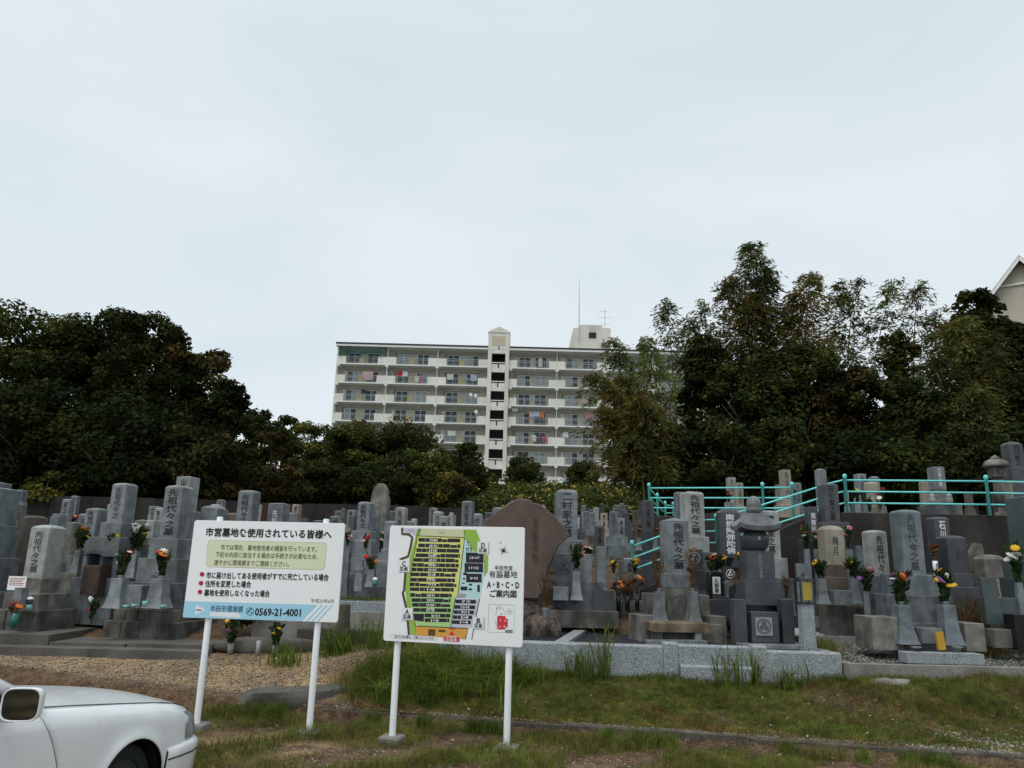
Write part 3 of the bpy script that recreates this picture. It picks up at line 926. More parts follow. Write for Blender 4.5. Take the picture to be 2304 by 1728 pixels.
# ------------------------------------------------------------------ trees
def crown_mesh(name, clumps, leaf, n_leaf, mats, seed, droop=0.0, asp=.55, shell=.45, up=.6):
    """leaves spread through clumps: (x, y, z, rx, rz)"""
    r = np.random.default_rng(seed)
    C = np.array(clumps, float)
    wgt = (C[:, 3] ** 2) * np.sqrt(C[:, 4] / C[:, 3])
    k = r.choice(len(C), n_leaf, p=wgt / wgt.sum())
    d = r.normal(size=(n_leaf, 3))
    d /= np.linalg.norm(d, axis=1)[:, None]
    rad = (shell + (1.06 - shell) * r.uniform(0, 1, n_leaf) ** .6)[:, None]
    P = C[k, :3] + d * rad * np.stack([C[k, 3], C[k, 3], C[k, 4]], 1)
    nrm = d * .8 + np.array([0, 0, up]) + r.normal(size=(n_leaf, 3)) * .55
    nrm /= np.linalg.norm(nrm, axis=1)[:, None]
    t = np.cross(nrm, r.normal(size=(n_leaf, 3)))
    t[:, 2] -= droop
    t /= np.linalg.norm(t, axis=1)[:, None]
    s = np.cross(nrm, t)
    L_ = (leaf * r.uniform(.6, 1.5, n_leaf))[:, None]
    V = np.stack([P - t * L_ * .5, P + s * L_ * asp * .62 - t * L_ * .05, P + t * L_ * .5, P - s * L_ * asp * .62 - t * L_ * .05], 1)
    me = quads_mesh(name, V, mats)
    if len(mats) > 1:
        ck = r.integers(0, len(mats), len(C))
        mi = ck[k]
        fl = r.uniform(0, 1, n_leaf) < .25
        mi = np.where(fl, r.integers(0, len(mats), n_leaf), mi)
        me.polygons.foreach_set('material_index', mi.astype(np.int32))
    return me
def tree(name, px, top, hw, bot, Y, mats, label, seed, leaf=.24, dens=1.0, cat='tree', ncl=46, trunk=True, shape='round', group=None, gap=1.0, zg=None):
    pt, pb = at(px, top, Y), at(px, bot, Y)
    X = (pt.x + pb.x) / 2
    g = terr(X, Y) if zg is None else zg
    W = hw * mpp(px, (top + bot) / 2, Y)
    H1, H0 = pt.z - g, pb.z - g
    H0 = max(H0, .3)
    hc, hh = (H1 + H0) / 2, (H1 - H0) / 2
    rr = random.Random(seed)
    cl = []
    for i in range(ncl):
        th = rr.uniform(0, 2 * math.pi)
        zz = rr.uniform(-1, 1)
        rad = math.sqrt(max(1 - zz * zz, 0)) if shape == 'round' else (math.sqrt(max(1 - zz * zz, 0)) * (1.0 if zz < .2 else .95) if shape == 'dome' else max(.15, (1 - zz) / 2) ** .7)
        if shape == 'flat':
            rad = 1.0 - .15 * abs(zz)
        rad *= rr.uniform(.55, .92)
        cr = W * rr.uniform(.17, .30)
        cz = min(hh * .55, cr * rr.uniform(.55, .85))
        cl.append((W * rad * math.cos(th), W * rad * math.sin(th), hc + (hh - cz * .6) * zz * .95, cr, cz))
    for i in range(max(4, ncl // 6)):
        cl.append((rr.uniform(-.35, .35) * W, rr.uniform(-.35, .35) * W, hc + rr.uniform(-.6, .5) * hh, W * .38, hh * .36))
    leaf *= .82
    n = int(dens * 3.6 * 4 * math.pi * W * hh / (leaf * leaf * .55) * .75)
    n = min(n, 26000)
    root = thing(name, (X, Y, g), 0, label, cat, group)
    o = inst('crown', crown_mesh('crown', cl, leaf, n, mats, seed), root)
    o['kind'] = 'stuff'
    if trunk:
        b = MB()
        tr = max(.07, W * .055)
        ln = rr.uniform(-.3, .3)
        b.tube([(0, 0, -.2), (ln * .3, 0, H0 * .6 + .2), (ln, .1, hc), (ln * .6, 0, hc + hh * .6)], [tr * 1.25, tr, tr * .7, tr * .2], 8)
        b.build('trunk', 'bark', root, smooth=True)
        for k in range(5):
            a = rr.uniform(0, 6.28)
            z0 = H0 * .7 + (hc - H0 * .5) * rr.uniform(.1, .7)
            b = MB().tube([(ln * .5, 0, z0), (W * .35 * math.cos(a), W * .35 * math.sin(a), z0 + hh * .3), (W * .7 * math.cos(a), W * .7 * math.sin(a), z0 + hh * .55)], [tr * .5, tr * .33, tr * .1], 6)
            b.build('branch', 'bark', root, smooth=True)
    return root
DK_, DP_, MD_, YL_, BR_ = 'leaf_dark', 'leaf_deep', 'leaf_mid', 'leaf_yellow', 'leaf_brown'
TR = [  # left wood
 (60, 688, 190, 1010, 40, (DK_, DP_, MD_), 'tall dark evergreen at the far left edge of the wood', 1, .26),
 (215, 692, 165, 1010, 42, (DK_, DP_, DK_), 'tall dark evergreen forming the highest crest of the left wood', 2, .26),
 (325, 702, 105, 1000, 39, (DP_, DK_, DK_), 'dark evergreen with a step in its outline right of the left crest', 3, .26),
 (432, 765, 105, 1060, 40, (DP_, DK_, BR_), 'dark rounded tree on the right shoulder of the left wood', 4, .26),
 (500, 850, 75, 1100, 38, (DP_, DK_), 'dark tree at the lower right end of the left wood', 5, .26),
 (80, 860, 190, 1150, 36, (DP_, DK_), 'deep green understorey tree behind the leftmost graves', 6, .26),
 (270, 900, 180, 1150, 36, (DP_, DP_), 'nearly black understorey tree behind the tall left gravestone', 7, .26),
 (440, 960, 130, 1150, 36, (DP_, DP_, BR_), 'dark understorey tree above the notice board', 8, .26),
 (602, 955, 78, 1140, 44, (BR_, MD_, BR_), 'olive brown tree right of the left wood', 9, .24),
 (580, 915, 40, 1000, 80, (DP_, DK_), 'small dark tree top far behind the olive brown tree', 10, .35),
 (640, 935, 50, 1040, 78, (DP_, MD_), 'far green tree top left of the apartment block', 11, .35),
 (700, 946, 78, 1110, 62, (YL_, MD_, MD_), 'yellow green tree left of the flat topped tree', 12, .28),
 (785, 950, 75, 1120, 60, (MD_, DK_, YL_), 'mid green tree below the lower left balconies', 13, .28),
 (880, 945, 112, 1030, 63, (DK_, DP_, BR_), 'dark flat topped tree hiding the lower left balconies', 14, .26, 'flat'),
 (905, 1010, 95, 1140, 56, (DK_, MD_), 'dark tree below the flat topped tree', 15, .26),
 (965, 1015, 62, 1165, 54, (YL_, MD_), 'yellow green leafy tree left of the stair tower foot', 16, .26),
 (1035, 985, 62, 1150, 60, (DK_, MD_), 'dark green tree overlapping the stair tower foot', 17, .28),
 (1010, 1060, 60, 1180, 50, (BR_, DK_, YL_), 'brownish low tree behind the narrow dark gravestone', 18, .24),
 (720, 1040, 90, 1150, 54, (DK_, DP_), 'dark tree with bare lower trunk behind the rounded slab stone', 19, .26),
 (840, 1050, 90, 1150, 53, (DP_, DK_), 'dark tree behind the rounded memorial stone', 20, .26),
 (620, 1070, 90, 1165, 48, (DP_, DK_), 'dark low tree behind the notice board top', 21, .26),
 (1100, 1063, 22, 1095, 74, (YL_, YL_), 'small bright yellow shrub tree at the stair tower foot', 22, .26),
 (1178, 1024, 47, 1104, 90, (MD_, DK_), 'round green tree left of centre in front of the apartment block', 23, .30, 'dome'),
 (1312, 1034, 44, 1112, 88, (DK_, MD_), 'round dark tree right of the tall family gravestone, before the block', 24, .30, 'dome'),
 (110, 1060, 60, 1150, 33, (MD_, YL_), 'bright green bush behind the leftmost graves', 25, .2),
 # right wood
 (1585, 745, 72, 1000, 38, (DK_, DP_), 'dark narrow evergreen right of the apartment block', 30, .24),
 (1685, 790, 105, 1080, 36, (DK_, MD_, DP_), 'dark broad evergreen below the tallest bamboo', 31, .24),
 (1800, 765, 115, 1060, 37, (MD_, DK_, DK_), 'evergreen with paler leaf clumps in the middle of the right wood', 32, .24),
 (1915, 815, 110, 1080, 36, (DK_, DP_, BR_), 'dark evergreen below the gap in the bamboo', 33, .24),
 (1520, 960, 75, 1130, 34, (DK_, MD_), 'low green tree at the left foot of the right wood', 34, .22),
 (1620, 940, 110, 1140, 33, (DP_, DK_), 'deep green tree behind the far terrace graves', 35, .24),
 (1770, 940, 120, 1150, 33, (DP_, DK_, MD_), 'deep green tree behind the stair railing', 36, .24),
 (1910, 960, 120, 1140, 32, (DP_, DP_), 'nearly black tree behind the terrace railing', 37, .24),
 (2060, 850, 105, 1120, 34, (DK_, MD_), 'dark green tree left of the drooping bamboo', 38, .24),
 (2060, 980, 115, 1140, 30, (DK_, MD_, DP_), 'layered green tree behind the small lantern pair grave', 39, .22),
 (2205, 648, 82, 900, 37, (DK_, DP_, MD_), 'dark tree in front of the cream house', 40, .26),
 (2295, 700, 70, 1000, 36, (DK_, DP_), 'dark tree at the right edge below the cream gable', 44, .24),
 (2290, 830, 110, 1120, 34, (DP_, DK_), 'dark tree at the right edge behind the stone lantern', 41, .24),
 (2180, 960, 120, 1140, 31, (DK_, DP_), 'dark tree behind the stone lantern', 42, .22),
 (2020, 745, 45, 880, 40, (BR_, YL_), 'orange brown tree crown below the thin bamboo', 43, .24),
]
for a in TR:
    px, top, hw, bot, Y, mats, lb, sd, lf = a[:9]
    zg_ = 3.6 + (Y - 26) * .12 if px > 1480 else None
    tree('evergreen_tree' if mats[0] in (DK_, DP_) else 'broadleaf_tree', px, top, hw, bot, Y, list(mats), lb, sd, lf, shape=(a[9] if len(a) > 9 else 'round'), group='trees around the cemetery', dens=1.25, zg=zg_)

def bamboo(px, top, base_px, Y, mats, label, seed, n=2600, spread=1.0, lean=0.0, low=.35, zg=None):
    pt = at(px, top, Y)
    pb = at(base_px, 1100, Y)
    g = terr(pb.x, Y) if zg is None else zg
    root = thing('bamboo', (pb.x, Y, g), 0, label, 'bamboo', 'bamboo above the terrace')
    H = pt.z - g
    dx = pt.x - pb.x
    pts = []
    for i in range(15):
        t = i / 14
        pts.append((dx * t ** 2.2, .3 * math.sin(t * 2 + seed) * t, H * (t if t < .8 else .8 + (t - .8) * (1.0))))
    MB().tube(pts, [.055 * (1 - t / 15.5) + .008 for t in range(15)], 6).build('culm', 'culm', root, smooth=True)
    r = np.random.default_rng(seed)
    A = np.array(pts)
    # sprays along the culm: each a drooping twig with long leaves
    ns = int(n / 16)
    tt = low + (1 - low) * r.uniform(0, 1, ns) ** .85
    base = np.stack([np.interp(tt, np.linspace(0, 1, 15), A[:, k]) for k in range(3)], 1)
    ang = r.uniform(0, 2 * np.pi, ns)
    wid = spread * (1.25 * np.sin(np.clip((1.04 - tt) / (1.04 - low), 0, 1) * np.pi * .8) ** .8 + .12)
    ln = wid * r.uniform(.5, 1.15, ns)
    dr = np.stack([np.cos(ang), np.sin(ang), r.uniform(.15, .6, ns)], 1)
    V = []
    for j in range(16):
        f = r.uniform(.15, 1.05, ns)[:, None]
        P = base + dr * ln[:, None] * f + np.array([0, 0, -1.0]) * (ln[:, None] * f ** 2 * .75) + r.normal(0, .10, (ns, 3))
        t = dr * np.array([1, 1, .3]) + np.array([0, 0, -.55]) + r.normal(0, .45, (ns, 3))
        t /= np.linalg.norm(t, axis=1)[:, None]
        s = np.cross(t, r.normal(size=(ns, 3)))
        s /= np.linalg.norm(s, axis=1)[:, None]
        L_ = r.uniform(.18, .42, ns)[:, None]
        V.append(np.stack([P - t * L_ * .5, P + s * L_ * .11, P + t * L_ * .5, P - s * L_ * .11], 1))
    o = inst('foliage', quads_mesh('foliage', np.concatenate(V), mats), root)
    o['kind'] = 'stuff'
    mi = np.tile(r.integers(0, len(mats), ns), 16).astype(np.int32)
    o.data.polygons.foreach_set('material_index', mi)
BA, BD, BB = 'leaf_bamboo', 'leaf_bamboo_deep', 'leaf_bamboo_brown'
BAM = [(1688, 556, 1700, 39, (BD, BD, BA), 'tallest bamboo of the right wood', 7000, 1.9), (1640, 630, 1680, 38.5, (BD, BB), 'dense bamboo left of the tallest one', 4800, 1.6),
       (1725, 600, 1720, 38, (BD, BD), 'dense dark bamboo right of the tallest one', 5200, 1.6), (1705, 660, 1705, 37.4, (BD, BB), 'dark bamboo in front of the tallest one', 5000, 1.7),
       (1500, 676, 1530, 39, (BA, BD), 'thin pale bamboo plume standing alone against the sky', 1500, .95), (1583, 684, 1600, 39, (BA, BD), 'second thin bamboo plume right of the lone one', 1500, .95),
       (1545, 720, 1570, 38.5, (BA, BD), 'short bamboo plume between the two thin ones', 1300, .9),
       (1372, 766, 1480, 36, (BA, BD), 'bamboo arching left over the apartment roof line', 1700, 1.0), (1448, 758, 1510, 36, (BA, BA), 'bamboo tip bowing left just above the roof line', 1800, .95),
       (1338, 838, 1450, 34, (BD, BA, BB), 'leaning yellow green bamboo in front of the balconies', 3600, 1.5), (1405, 850, 1470, 34.5, (BB, BD, BA), 'brownish leaning bamboo in front of the balconies', 3600, 1.5),
       (1370, 930, 1440, 33.4, (BD, BB), 'lower leaning bamboo in front of the balconies', 3200, 1.4), (1440, 900, 1480, 33, (BB, BD), 'dark yellow bamboo at the left edge of the right wood', 3400, 1.4), (1420, 990, 1450, 32, (BD, BD, BB), 'bushy bamboo foot left of the terrace', 3000, 1.3),
       (1825, 612, 1815, 39, (BB, BB, BA), 'brown topped bamboo right of the tallest one', 5200, 1.6), (1795, 660, 1800, 38, (BB, BB), 'rusty brown bamboo in the middle of the wood', 4200, 1.5),
       (1928, 628, 1915, 39, (BA, BD), 'slender airy bamboo against the sky', 2000, 1.2), (1885, 640, 1880, 39.4, (BA, BD, BB), 'airy bamboo left of the slender one', 1900, 1.1), (2008, 632, 1955, 39, (BD, BA), 'bamboo with a tip bending right beside the sky gap', 1900, 1.1),
       (2062, 642, 2060, 40, (BA, BB), 'pale feathery bamboo right of the sky gap', 1700, 1.1), (2120, 694, 2090, 39, (BA, BD), 'feathery bamboo bowing towards the house', 1700, 1.1),
       (2165, 715, 2170, 35, (BD, BA, BB), 'big drooping bamboo below the house', 6000, 2.0), (2225, 745, 2215, 35, (BD, BD), 'drooping bamboo right of the big one', 5200, 1.8), (2120, 800, 2130, 34.4, (BD, BD), 'drooping bamboo left of the big one', 4600, 1.6), (2190, 880, 2190, 33, (BD, BA), 'lower drooping bamboo above the stone lantern', 4200, 1.6)]
for i, a in enumerate(BAM):
    zg_ = 3.6 + (a[3] - 26) * .12
    bamboo(a[0], a[1], a[2], a[3], list(a[4]), a[5], 60 + i, a[6], a[7], low=(.3 if a[6] > 3000 else .5), zg=zg_)

# planted bank below the block: shrubs and yellow flowers as one mass
r = np.random.default_rng(77)
n = 60000
x = r.uniform(-6, 18, n); y = r.uniform(52, 84, n)
z = terr_np(x, y) + np.abs(r.normal(0, .35, n)) + .5 * (patchy(x * .25, y * .3) > .4)
P = np.stack([x, y, z], 1)
nr = r.normal(size=(n, 3)) * .6 + np.array([0, -.3, 1]); nr /= np.linalg.norm(nr, axis=1)[:, None]
t = np.cross(nr, r.normal(size=(n, 3))); t /= np.linalg.norm(t, axis=1)[:, None]
s = np.cross(nr, t)
L_ = r.uniform(.2, .45, n)[:, None]
me = quads_mesh('flowering_bank', np.stack([P - t * L_ * .5, P + s * L_ * .3, P + t * L_ * .5, P - s * L_ * .3], 1), ['leaf_bank', 'leaf_mid', 'petal_yellow'])
yf = (r.uniform(0, 1, n) < .20 * np.clip(patchy(x * .35, y * .35, 1, 1), 0, 1))
M('petal_dull', (.36, .24, .03), (.25, .17, .025), 4, .8)
me.materials[2] = MATS['petal_dull']
me.polygons.foreach_set('material_index', np.where(yf, 2, r.integers(0, 2, n)).astype(np.int32))
tag(inst('flowering_bank', me), 'green bank speckled with yellow flowers below the apartment block', 'flower bank', kind='stuff')

# darker wood standing behind the trees one can tell apart
def wood(name, x0, x1, y0, y1, z0, z1, n, seed, label, mats, leaf=.5):
    r = np.random.default_rng(seed)
    x = r.uniform(x0, x1, n); y = r.uniform(y0, y1, n)
    top = z1 * (.78 + .22 * np.sin(x * .55 + seed) * np.sin(x * .23 + 1) + .08 * np.sin(x * 2.1))
    z = z0 + (top - z0) * r.uniform(0, 1, n) ** .8
    P = np.stack([x, y, z], 1)
    nr = r.normal(size=(n, 3)) + np.array([0, -.6, .5]); nr /= np.linalg.norm(nr, axis=1)[:, None]
    t = np.cross(nr, r.normal(size=(n, 3))); t /= np.linalg.norm(t, axis=1)[:, None]
    s = np.cross(nr, t)
    L_ = (leaf * r.uniform(.6, 1.4, n))[:, None]
    me = quads_mesh(name, np.stack([P - t * L_ * .5, P + s * L_ * .35, P + t * L_ * .5, P - s * L_ * .35], 1), mats)
    me.polygons.foreach_set('material_index', r.integers(0, len(mats), n).astype(np.int32))
    return tag(inst(name, me), label, 'wood', kind='stuff')
wood('background_wood', -48, -17.5, 44, 52, 3, 11.5, 24000, 201, 'dark wood mass behind the left trees', ['leaf_deep', 'leaf_deep', 'leaf_dark'], .6)
wood('background_wood', -30, -2.5, 64, 70, 6.5, 11.5, 20000, 203, 'dark wood mass behind the middle trees', ['leaf_deep', 'leaf_deep', 'leaf_dark'], .6)
wood('background_wood', 8.5, 48, 42, 50, 3.5, 13.0, 30000, 202, 'dark wood mass behind the right trees', ['leaf_deep', 'leaf_deep', 'leaf_dark'], .6)

# ------------------------------------------------------------------ terrace, retaining walls, stair and cyan railings
ZT = 3.6
tp = [(3.75, 20.95), (7.55, 20.05), (7.85, 17.98), (19, 17.2), (60, 16.0)]
left_edge = [(3.75, 20.95), (4.55, 23.7), (5.35, 26.4), (6.2, 29.1), (9.0, 36), (16, 52)]
tt = MB()
ys = [16, 20.95, 23.7, 26.4, 29.1, 36, 52, 75]
def terr_top(y):
    return ZT + max(0, y - 26) * .12
# top sheet: fan of quads along rows
row = []
for (xl, yl) in left_edge:
    row.append((xl, yl))
V, FS = [], []
pts_front = [(3.75, 20.95), (7.55, 20.05), (7.85, 17.98), (19, 17.2), (60, 16.0)]
for (x_, y_) in pts_front:
    V.append((x_, y_, ZT))
V += [(60, 26.4, ZT), (5.35, 26.4, ZT), (4.55, 23.7, ZT)]
FS.append((0, 1, 2, 3, 4, 5, 6, 7))
k0 = 6
V += [(6.2, 29.1, terr_top(29.1)), (60, 29.1, terr_top(29.1)), (9.0, 36, terr_top(36)), (60, 36, terr_top(36)), (16, 52, terr_top(52)), (60, 52, terr_top(52)), (22, 80, terr_top(80)), (60, 80, terr_top(80))]
FS += [(6, 5, 9, 8), (8, 9, 11, 10), (10, 11, 13, 12), (12, 13, 15, 14)]
M('terrace_soil', (.11, .085, .055), (.045, .04, .02), 3, .95, (30, .3), None, bump=.5)
tag(MB().add(V, FS).build('terrace_ground', 'terrace_soil'), kind='structure')
def wall_run(name, pts, z0, z1, th, mat, label, cat='wall', ztops=None):
    b = MB()
    rings = []
    n = len(pts)
    for i, (x_, y_) in enumerate(pts):
        a = Vector(pts[min(i + 1, n - 1)]) - Vector(pts[max(i - 1, 0)])
        a.normalize()
        nx_, ny_ = -a.y, a.x
        zt = ztops[i] if ztops else z1
        rings.append([(x_ , y_, z0), (x_, y_, zt - .02), (x_ + nx_ * .02, y_ + ny_ * .02, zt), (x_ + nx_ * th, y_ + ny_ * th, zt), (x_ + nx_ * th, y_ + ny_ * th, z0)])
    b.rings(rings)
    return tag(b.build(name, mat), label, cat)
wall_run('retaining_wall', [(7.85, 17.95), (12, 17.66), (19, 17.15), (40, 16.4)], .2, ZT + .05, .3, 'retaining', 'tall dark stained concrete retaining wall below the right railing', 'wall')
wall_run('retaining_wall', [(3.72, 20.9), (5.6, 20.45), (7.6, 20.0)], .8, ZT + .05, .25, 'retaining', 'dark concrete retaining wall behind the stair', 'wall')
wall_run('retaining_wall', [(16, 52.0), (9.0, 36.0), (6.2, 29.1), (5.35, 26.4), (4.55, 23.7), (3.75, 21.2)], .8, ZT + .05, .22, 'retaining', 'side wall of the terrace running back under the receding railing', 'wall', [terr_top(52), terr_top(36), terr_top(29.1) + .05, ZT + .05, ZT + .05, ZT + .05])
wall_run('retaining_wall', [(7.8, 20.0), (7.84, 18.25)], 1.0, ZT + .045, .2, 'retaining', 'short end wall at the head of the stair', 'wall')
stair = thing('stair', (0, 0, 0), 0, 'narrow concrete stair climbing right to the terrace beside the cyan rail', 'stair')
ns = 13
sx0, sx1, sz0 = 2.6, 7.75, 1.35
for i in range(ns):
    xa = sx0 + (sx1 - sx0) * i / ns
    zb = sz0 + (ZT - sz0) * (i + 1) / ns
    MB().box(xa, xa + (sx1 - sx0) / ns - .003, 18.42, 19.9, .9, zb).build('step', 'concrete_dark', stair)
def rz_(px, py, Y):
    return at(px, py, Y)
b = MB()
sw = [(sx0 - .1, .9), (sx1 + .05, .9), (sx1 + .05, ZT + .05), (sx1 - .3, ZT + .05), (sx0 - .1, sz0 + .12)]
b.rings([[(x_, y_, z_) for x_, z_ in reversed(sw)] for y_ in (18.2, 18.4)])
b.build('stair_side_wall', 'retaining', stair)
def railing(name, tops, label, base=None, drop=.92, extra=None, posts=None):
    root = thing(name, (tops[0].x, tops[0].y, tops[0].z - drop), 0, label, 'railing')
    o = root.location
    L_ = [p - o for p in tops]
    for i, p in enumerate(L_):
        if posts is None or i in posts:
            h = drop if base is None else base[i]
            po = MB().lathe([(.036, p.z - h), (.036, p.z - .075), (.05, p.z - .07), (.05, p.z - .06)], 10, p.x, p.y).build('post', 'rail_paint', root, smooth=True)
            MB().ball((p.x, p.y, p.z - .03), .05).build('ball_cap', 'rail_paint', po, smooth=True)
    for off in (.13, .40, .67):
        path = [p - Vector((0, 0, off)) for p in L_]
        if extra:
            path = extra([q for q in path])
        for a, c in zip(path[:-1], path[1:]):
            MB().tube([a, c], .021, 8).build('rail', 'rail_paint', root, smooth=True)
    return root
pa = [at(1460, 1088, 20.95), at(1715, 1087, 20.1), Vector((7.45, 19.95, 4.55))]
pa[0].z = pa[1].z = 4.54
railing('railing', pa, 'cyan horizontal pipe railing along the terrace edge above the stair', drop=.9)
pb_ = [pa[0] + Vector((0.02, .05, 0)), Vector((4.62, 23.7, 4.54)), Vector((5.42, 26.4, 4.54)), Vector((6.27, 29.1, 4.75))]
railing('railing', pb_, 'cyan railing running back from the corner post into the distance', drop=.9, posts=(1, 2, 3))
pr = [at(1900, 1068, 18.0), at(2217, 1068, 17.6), Vector((17.5, 17.3, 4.55))]
pr[0].z, pr[1].z = 4.54, 4.55
railing('railing', pr, 'cyan three bar pipe railing on top of the right retaining wall', drop=.92)
pc = [at(1422, 1217, 18.3), at(1611, 1157, 18.3)]
bend = pc[1] + Vector((-.35, 0, -.12))
b2 = pr[0] + Vector((-.35, .05, -.08))
def run(path):
    a, m1, m2, e = path
    return path
tops = [pc[0], pc[1] + Vector((-.32, 0, -.02)), pc[1], b2, pr[0] + Vector((-.04, .03, 0))]
railing('railing', tops, 'cyan stair handrail climbing to the right retaining wall', base=[.75, .9, 1.0, .9, .9], posts=(0, 2))

# ------------------------------------------------------------------ graves
def crest(parent, x, y, z, r, mat='crest_grey', style=0):
    b = MB()
    n = 20
    def ring(r0, r1, yy):
        b.add([(x + a * math.cos(2 * math.pi * i / n), yy, z + a * math.sin(2 * math.pi * i / n)) for a in (r0, r1) for i in range(n)], [(i, (i + 1) % n, n + (i + 1) % n, n + i) for i in range(n)])
    ring(r * .84, r, y - .003)
    for k in range(3 if style == 0 else 5):
        a = 2 * math.pi * k / (3 if style == 0 else 5) + math.pi / 2
        cx, cz = x + r * .38 * math.cos(a), z + r * .38 * math.sin(a)
        b.add([(cx + r * .3 * math.cos(t), y - .004, cz + r * .3 * math.sin(t)) for t in [2 * math.pi * i / 10 for i in range(10)]], [tuple(range(10))])
    return b.build('crest', mat, parent)
CAPS = {'dome': (.965, .80, .45, .12), 'flat': (.97, .6, .3, .1), 'pyr': (.99, .66, .33, .04), 'round': (.94, .78, .5, .2)}
SEEN = {}
def grave(px, top, bot, w, Y, tiers, label, rz=0., mat='stone_mid', cap='dome', text='先祖代々之墓', tm='ink_soft', asp=1.0, bmat=None, cr=None, caph=None, tw=.5, th=.82, taper=1.0, name='gravestone', group='gravestones in the front rows', split=None, bold=.012):
    rr0 = random.Random(int(px))
    pm = at(px, (top + bot) / 2, Y)
    s = mpp(px, bot, Y)
    g = terr(pm.x, Y)
    if px > 1400 and Y > 18.3 and pm.x > 3.7:
        g = ZT
    z1, z0 = at(px, top, Y).z, at(px, bot, Y).z
    W = w * s
    root = thing(name, (pm.x, Y, g), math.radians(rz), label, 'gravestone', group)
    hw = W / 2
    ch = caph if caph is not None else W * (.16 if cap in ('dome', 'pyr') else .08 if cap == 'flat' else .22)
    zt, zb = z1 - g, z0 - g
    c = CAPS[cap]
    prof = [(hw / taper, zb), (hw, zt - ch)]
    prof += [(hw * c[0], zt - ch * .86), (hw * c[1], zt - ch * .38), (hw * c[2], zt - ch * .1), (hw * c[3], zt)] if cap != 'pyr' else [(hw * 1.0, zt - ch * .98), (hw * .5, zt - ch * .45), (hw * .03, zt)]
    sh = MB().sq(prof, asp, .02 if cap == 'round' else .009).build('shaft', mat, root)
    zc = zb
    nm = ['upper_base', 'middle_base', 'lower_base', 'plinth', 'foundation', 'foundation']
    last = None
    for i, (py, wp) in enumerate(tiers):
        zn = at(px, py, Y).z - g
        if i == len(tiers) - 1:
            zn = min(zn, 0) - .04
        wp = wp * (.74 if px < 905 else .82 if px > 1900 else 1.0)
        hwt = wp * s / 2
        m_ = bmat[min(i, len(bmat) - 1)] if bmat else mat
        if i >= 1 and m_ in ('stone_mid', 'stone_light') and rr0.random() < .75:
            m_ = 'stone_base'
        if split and i >= len(tiers) - split[0]:
            k_ = split[1] + (i % 2)
            for q_ in range(k_):
                w1 = 2 * hwt / k_
                MB().sq([(w1 / 2 - .005, zn), (w1 / 2 - .005, zc - .014), (w1 / 2 - .017, zc - .001)], hwt / (w1 / 2), .01, -hwt + w1 * (q_ + .5), rr0.uniform(-.008, .008)).build('plinth_stone', m_, root)
        else:
            MB().sq([(hwt, zn), (hwt, zc - .012), (hwt - .012, zc - .001)], 1.0 if asp == 1.0 else max(asp, .7), .008).build(nm[min(i, 5)], m_, root)
        if i == 0:
            last = (hwt, zc, zn)
        zc = zn
    if text:
        hh = (zt - ch - zb) * th
        put_text(text, root, 0, -hw * asp / ((1 + taper) / 2) - .006 if taper != 1 else -hw * asp - .003, zb + (zt - ch - zb) * .5 + .02, W * tw, hh, tm, bold, True)
        if taper != 1:
            pass
    if cr:
        ti, rr_, mt = cr
        # tier geometry again for the crest face
        zz0 = bot if ti == 0 else tiers[ti - 1][0]
        za, zb2 = at(px, zz0, Y).z - g, at(px, tiers[ti][0], Y).z - g
        crest(root, 0, -tiers[ti][1] * (.74 if px < 905 else .82 if px > 1900 else 1.0) * s / 2, (za + zb2) / 2, rr_ * s, mt)
    root['px'] = px
    del root['px']
    return root
def vase(root, px, top, bot, w, Y, mat='stone_mid', liner=True):
    p0, p1 = at(px, bot, Y), at(px, top, Y)
    s = mpp(px, top, Y)
    h = p1.z - p0.z
    q = local(root, Vector(((p0.x + p1.x) / 2, Y, p0.z)))
    hw = w * s / 2
    prof = [(hw, 0), (hw * .86, h * .12), (hw * .70, h * .35), (hw * .62, h * .65), (hw * .60, h * .985), (hw * .57, h)]
    v = MB().sq(prof, 1.0, .006, q.x, q.y).build('flower_vase', mat, root, (0, 0, q.z))
    if liner:
        MB().lathe([(hw * .30, h - .01), (hw * .34, h + .05), (hw * .36, h + .055)], 10, q.x, q.y).build('vase_liner', 'steel', v, (0, 0, 0), smooth=True)
    return Vector(((p0.x + p1.x) / 2, Y, p1.z))
def block(root, name, px0, px1, top, bot, Y, depth, mat, bev=.01):
    pc_ = at((px0 + px1) / 2, (top + bot) / 2, Y)
    s = mpp((px0 + px1) / 2, bot, Y)
    z1, z0 = at((px0 + px1) / 2, top, Y).z, at((px0 + px1) / 2, bot, Y).z
    q = local(root, Vector((pc_.x, Y, z0)))
    hw = (px1 - px0) * s / 2
    return MB().sq([(hw, 0), (hw, z1 - z0 - bev), (hw - bev, z1 - z0)], depth / (2 * hw), .006, q.x, q.y).build(name, mat, root, (0, 0, q.z))
